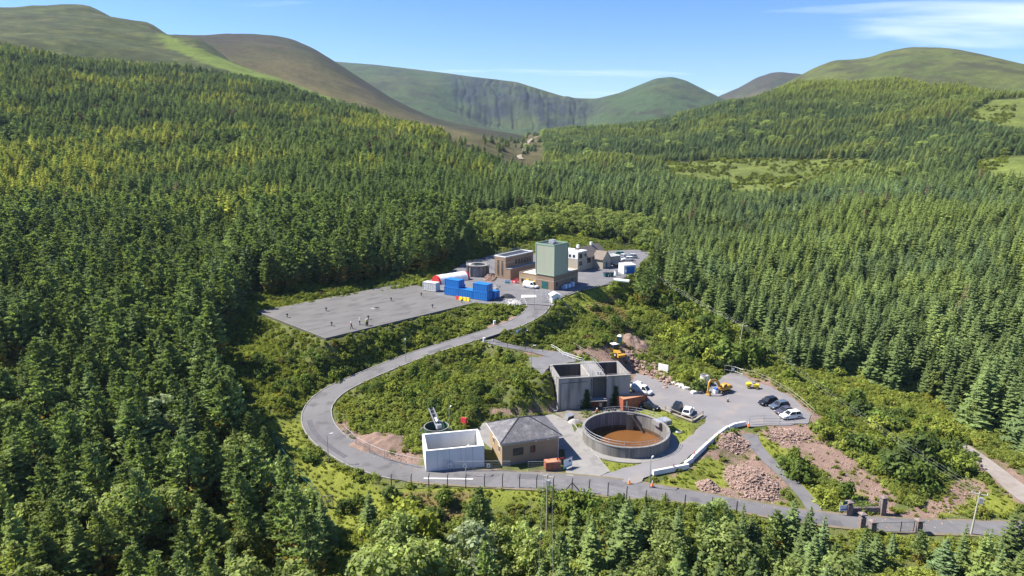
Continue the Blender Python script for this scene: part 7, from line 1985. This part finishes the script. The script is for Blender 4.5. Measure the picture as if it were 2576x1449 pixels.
# ------------------------------------------------------------------ rocks, rubble, earth
def rock(seed, s=1.0):
    rn = random.Random(seed); bm = bmesh.new(); bmesh.ops.create_icosphere(bm, subdivisions=1, radius=.5)
    for v in bm.verts: v.co = Vector((v.co.x * rn.uniform(.8, 1.3), v.co.y * rn.uniform(.7, 1.1), v.co.z * rn.uniform(.55, 1.0))) * rn.uniform(.8, 1.15)
    me = bpy.data.meshes.new('boulder'); bm.to_mesh(me); bm.free(); me.materials.append(M_STONE); return me
ROCKS = [rock(s) for s in range(8)]
rn = random.Random(5)
spine = [(1566, 892), (1590, 905), (1615, 922), (1645, 940), (1672, 955), (1690, 968)]
for k in range(250):
    t = rn.random() * (len(spine) - 1); i = int(t); f = t - i
    u = spine[i][0] * (1 - f) + spine[i + 1][0] * f + rn.gauss(0, 9); v = spine[i][1] * (1 - f) + spine[i + 1][1] * f + rn.gauss(-2, 7.5)
    p = hit(u, v); off = abs((v - (spine[i][1] * (1 - f) + spine[i + 1][1] * f)))
    s = rn.choice((.45, .6, .75, .9, 1.15))
    o = put('boulder', ROCKS[k % 8], None, (p.x, p.y, p.z + max(0, .9 - off * .09) * rn.random() + s * .12)); o.scale = (s * rn.uniform(.9, 1.3), s, s * rn.uniform(.8, 1.1)); o.rotation_euler = (rn.uniform(-.5, .5), rn.uniform(-.5, .5), rn.uniform(0, 6.28))
    w = 'near the digger' if t < 1.7 else ('in the middle of the heap' if t < 3.4 else 'at the yard end of the heap')
    tag(o, ('large' if s > 1 else 'medium' if s > .55 else 'small') + ' angular pinkish boulder ' + w + ' behind the twin tank', 'boulder', 'boulders heaped behind the twin tank')
def heap(name, lab, cu_, cv_, ru, rv, h, seed, m=None, stones=0):
    """An uneven mound of earth (one mesh) and, if asked, loose stones on it."""
    c = hit(cu_, cv_); ex = hit(cu_ + ru, cv_); ey = hit(cu_, cv_ - rv)
    ax = abs(ex.x - c.x); ay = math.hypot(ey.x - c.x, ey.y - c.y)
    g = np.linspace(-1.15, 1.15, 46); X, Y = np.meshgrid(g, g); d = np.hypot(X, Y); wx = c.x + X * ax; wy = c.y + Y * ay
    nz_ = fnoise(wx, wy, 1.6, seed, 4); z = H(wx.ravel(), wy.ravel()).reshape(X.shape) + np.clip(1 - d ** 1.5, -.3, 1) * h * (.55 + .9 * nz_) + (nz_ - .5) * .35 - .12
    me_o = grid_mesh(name, wx, wy, z, np.ones((X.size, 3)), m or M_EARTH, 'thing', skip=d > 1.12)
    del me_o['kind']; tag(me_o, lab, 'mound')
    if stones:
        rn = random.Random(seed); mb = MB(); base = [Vector(v.co) for v in ROCKS[seed % 8].vertices]; fs = [tuple(f.vertices) for f in ROCKS[seed % 8].polygons]
        for k in range(stones):
            a = rn.uniform(0, 6.28); r = math.sqrt(rn.random()) * 1.12; i = int(np.clip((r * math.sin(a) + 1.15) / 2.3 * 45, 0, 45)); j = int(np.clip((r * math.cos(a) + 1.15) / 2.3 * 45, 0, 45))
            s = rn.choice((.16, .2, .26, .34, .48)); q = Matrix.Rotation(rn.uniform(0, 6.28), 3, 'Z') @ Matrix.Rotation(rn.uniform(-.8, .8), 3, 'X')
            mb.add([Vector((wx[i, j] + rn.uniform(-.2, .2), wy[i, j] + rn.uniform(-.2, .2), z[i, j] + s * .2)) + q @ (b * s) for b in base], fs)
        me = bpy.data.meshes.new('rubble'); me.from_pydata(mb.v, [], mb.f); me.materials.append(M_STONE)
        tag(put('rubble', me), 'loose pink rubble stones on the ' + lab, kind='stuff')
heap('earth_mound', 'pink-brown earth mound right of the toilet cabin', 1598, 868, 36, 18, 2.4, 3)
heap('rubble_mound', 'large pink rubble mound on the open ground below the barrier wall', 1890, 1212, 62, 40, 1.7, 5, stones=1500)
heap('rubble_mound', 'small separate pink rubble mound on the grass', 1781, 1226, 26, 13, 1.1, 6, stones=320)
heap('rubble_mound', 'ridge of pink rubble along the foot of the barrier wall', 1840, 1112, 48, 22, 1.0, 7, stones=700)
heap('earth_mound', 'bare pink earth bank on the inside of the road bend', 955, 1112, 85, 26, 1.3, 8)
heap('rubble_mound', 'rubble heap in front of the brick hall', 1233, 702, 17, 10, 1.6, 9, stones=220)
heap('earth_mound', 'low dirt heap beside the white cabin', 1425, 775, 26, 10, 1.0, 10)
heap('rubble_mound', 'pink rubble beyond the wire fence near the parked cars', 1985, 1098, 60, 18, .7, 11, stones=500)
rn = random.Random(77); mb = MB(); base = [Vector(v.co) for v in ROCKS[2].vertices]; fs = [tuple(f.vertices) for f in ROCKS[2].polygons]
c_ = 0
while c_ < 1500:
    PI_ = DIRT[rn.choice((3, 4, 4, 4, 5, 7, 0))]; us_, vs_ = [q[0] for q in PI_], [q[1] for q in PI_]
    u, v = rn.uniform(min(us_), max(us_)), rn.uniform(min(vs_), max(vs_))
    if not inside(PI_, np.array([u]), np.array([v]))[0]: continue
    c_ += 1; p = at(u, v, 0); p = Vector((p.x, p.y, hz(p.x, p.y))) if c_ % 3 else hit(u, v); s = rn.choice((.12, .15, .2, .26, .36)); q = Matrix.Rotation(rn.uniform(0, 6.28), 3, 'Z')
    mb.add([p + Vector((0, 0, s * .2)) + q @ (b * s) for b in base], fs)
me = bpy.data.meshes.new('scattered_stones'); me.from_pydata(mb.v, [], mb.f); me.materials.append(M_STONE)
tag(put('scattered_stones', me), 'small loose stones scattered over the bare pink earth', kind='stuff')
M_WROCK = mat('white_concrete_rubble', (.56, .54, .50), (.40, .38, .35), 1.5, rough=.9, c3=(.30, .28, .26), s3=3)
for k, (u, v, s) in enumerate(((1688, 962, 1.0), (1697, 966, 1.3), (1706, 971, 1.1), (1714, 974, 1.3), (1722, 978, .9), (1730, 981, 1.2), (1702, 960, .8), (1716, 966, .8), (1748, 990, 1.35))):
    p = hit(u, v); o = put('concrete_lump', MB().loft([[(x, -.5 * w, 0), (x, .5 * w, .0), (x, .45 * w, h), (x, -.4 * w, h * .9)] for x, w, h in ((-.7, .8, .45), (0, 1.0, .6), (.7, .7, .5))]).mesh('concrete_lump'), None, p, rn.uniform(0, 3.1)); o.scale = (s,) * 3; o.data.materials.append(M_WROCK)
    tag(o, ('pale broken concrete lump ' + ('lying alone left of the excavator bucket' if k == 8 else ('at the rock heap end', 'second from the rock heap', 'third from the rock heap', 'in the middle of the row', 'fifth from the rock heap', 'at the excavator end of the row', 'in the back row near the rock heap', 'in the back row near the excavator')[k])), 'concrete lump', 'pale concrete lumps along the yard edge')
p = hit(1668, 938); o = thing('concrete_wall_unit', 'upright pale concrete wall slab standing above the rock heap', 'concrete slab', p, rad(-38))
MB().box(0, 0, -.2, 2.6, .2, 2.4).build('stem', M_WCONC, o); MB().box(0, .6, -.2, 2.6, 1.0, .2).build('foot', M_WCONC, o)
p = hit(1771, 968); o = thing('concrete_ring', 'upright concrete manhole ring among the bushes left of the excavator', 'concrete ring', p); ringwall(MB(), .8, .95, 0, 2.3, 24).build('shaft', M_WCONC, o); ringwall(MB(), .74, 1.0, 2.3, 2.42, 24).build('collar', M_CONC, o)
p = hit(1461, 867); o = thing('white_pipe_section', 'short white plastic pipe lying on the dirt bank above the twin tank', 'pipe', p, rad(-60)); MB().cyl((-.7, 0, .3), (.7, 0, .3), .28, n=12).build('barrel', M_WHITE, o); MB().cyl((.7, 0, .3), (.85, 0, .3), .33, n=12).build('socket', M_WHITE, o)

# ------------------------------------------------------------------ things lying about the upper yard
for k, (u, v, m, lab) in enumerate(((1152, 753, M_RED, 'red plastic road barrier in front of the blue containers'), (1160, 755, M_BYEL, 'yellow plastic barrier, left one in front of the blue containers'), (1169, 756, M_BYEL, 'yellow plastic barrier, middle one in front of the blue containers'), (1177, 757, M_BYEL, 'yellow plastic barrier, right one in front of the blue containers'))):
    o = thing('plastic_barrier', lab, 'barrier', at(u, v, Z0 + .02), rz_, 'plastic barriers by the blue containers'); MB().loft([[(x, -.3, 0), (x, .3, 0), (x, .12, .9), (x, -.12, .9)] for x in (-.6, .6)]).build('body', m, o); MB().box(0, 0, .88, .9, .1, .12).build('top_rail', m, o)
for k, (u, v) in enumerate(((1294, 712), (1303, 713), (1312, 712), (1300, 707))):
    o = thing('plastic_barrier', 'red and white plastic barrier ' + ('left of the group below the hall', 'in the middle of the group below the hall', 'right of the group below the hall', 'at the back of the group below the hall')[k], 'barrier', at(u, v, Z0), rad(-30 + 25 * k), 'plastic barriers below the brick hall'); MB().loft([[(x, -.28, 0), (x, .28, 0), (x, .12, .9), (x, -.12, .9)] for x in (-.75, .75)]).build('body', M_RED, o); MB().box(0, 0, .3, .7, .5, .3).build('white_band', M_WHITE, o)
o = thing('banner_board', 'white and teal banner board standing in front of the brick hall', 'banner', at(1270, 714, Z0), rad(10)); MB().box(.8, 0, .15, 1.7, .06, 1.2).build('sheet', M_BANNER, o); MB().box(.8, -.04, .2, 1.7, .03, .4).build('teal_band', M_BANNERT, o)
for x in (0, 1.6): MB().cyl((x, .05, 0), (x, .05, 1.5), .03, n=5).build('post', M_STEEL, o)
o = thing('covered_heap', 'dark tarpaulin-covered heap right of the blue containers', 'heap', at(1278, 748, Z0), rad(-15))
hp = MB(); n = 20
hp.add([(0, 0, 1.1)] + [(math.cos(6.283 * i / n) * 1.0 * (1 + .2 * math.sin(i * 3)), math.sin(6.283 * i / n) * .7, .75 + .1 * math.sin(i * 2.3)) for i in range(n)] + [(math.cos(6.283 * i / n) * 2.3, math.sin(6.283 * i / n) * 1.3, 0) for i in range(n)], [(0, i + 1, (i + 1) % n + 1) for i in range(n)] + [(1 + i, 1 + n + i, 1 + n + (i + 1) % n, 1 + (i + 1) % n) for i in range(n)])
hp.build('tarpaulin', M_NAVY, o)
rn = random.Random(8); db = MB()
for k in range(160):
    p = at(rn.gauss(1292, 9), rn.gauss(762, 3), Z0 + .02); db.box(p.x, p.y, p.z, rn.uniform(.1, .7), rn.uniform(.1, .4), rn.uniform(.05, .3), rn.uniform(0, 3))
tag(db.build('debris', M_WROCK), 'scattered pale building debris at the right of the blue containers', kind='stuff')
for k in range(16):
    p = at(1236 + rn.uniform(-10, 10), 727 + rn.uniform(-9, 4), Z0 + .1); o = put('timber_stack', MB().box(0, 0, 0, 3.2, .25, .2).box(0, .3, 0, 3.2, .22, .2).box(0, .1, .2, 3.0, .3, .18).mesh('timber_stack'), None, p, rz_ + rn.uniform(-.2, .2)); o.data.materials.append((M_WOOD, M_STEEL, M_WROCK)[k % 3])
    tag(o, ('bundle of grey timber lengths', 'bundle of steel lengths', 'bundle of pale kerb lengths')[k % 3] + ' stored behind the blue containers', 'bundle', 'bundles stored behind the blue containers')
a, b = at(1546, 704, Z0 + .5), at(1583, 708, Z0 + .5)
o = thing('large_pipe', 'long pale grey-green pipe lying on the upper yard', 'pipe', a, ang(a, b)); L = (b - a).length
MB().cyl((0, 0, 0), (L, 0, 0), .55, n=18).build('barrel', mat('pale_pipe', (.58, .66, .62), rough=.5), o); MB().cyl((-.15, 0, 0), (0, 0, 0), .62, n=18).build('flange', M_STEEL, o); MB().cyl((L, 0, 0), (L + .12, 0, 0), .62, n=18).build('flange', M_STEEL, o)
for (u, v, lab) in ((1524, 696, 'left of two dark teal wheeled bins on the upper yard'), (1537, 696, 'right of two dark teal wheeled bins on the upper yard')):
    o = thing('skip_bin', lab, 'bin', at(u, v, Z0), rad(30), 'teal bins on the upper yard'); MB().loft([[(-.55, -.45, .1), (.55, -.45, .1), (.55, .45, .1), (-.55, .45, .1)], [(-.68, -.55, 1.3), (.68, -.55, 1.3), (.68, .55, 1.3), (-.68, .55, 1.3)]]).build('tub', M_TEAL, o); MB().box(0, 0, 1.3, 1.4, 1.15, .12).build('lid', M_DSTEEL, o)
o = thing('white_tank', 'white plastic tank with dark lid beside the teal bins', 'tank', at(1550, 692, Z0)); MB().cyl((0, 0, 0), (0, 0, 1.3), .6, n=18).build('shell', M_WHITE, o); MB().cyl((0, 0, 1.3), (0, 0, 1.45), .45, n=14).build('lid', M_DSTEEL, o)
p = hit(1085, 703);
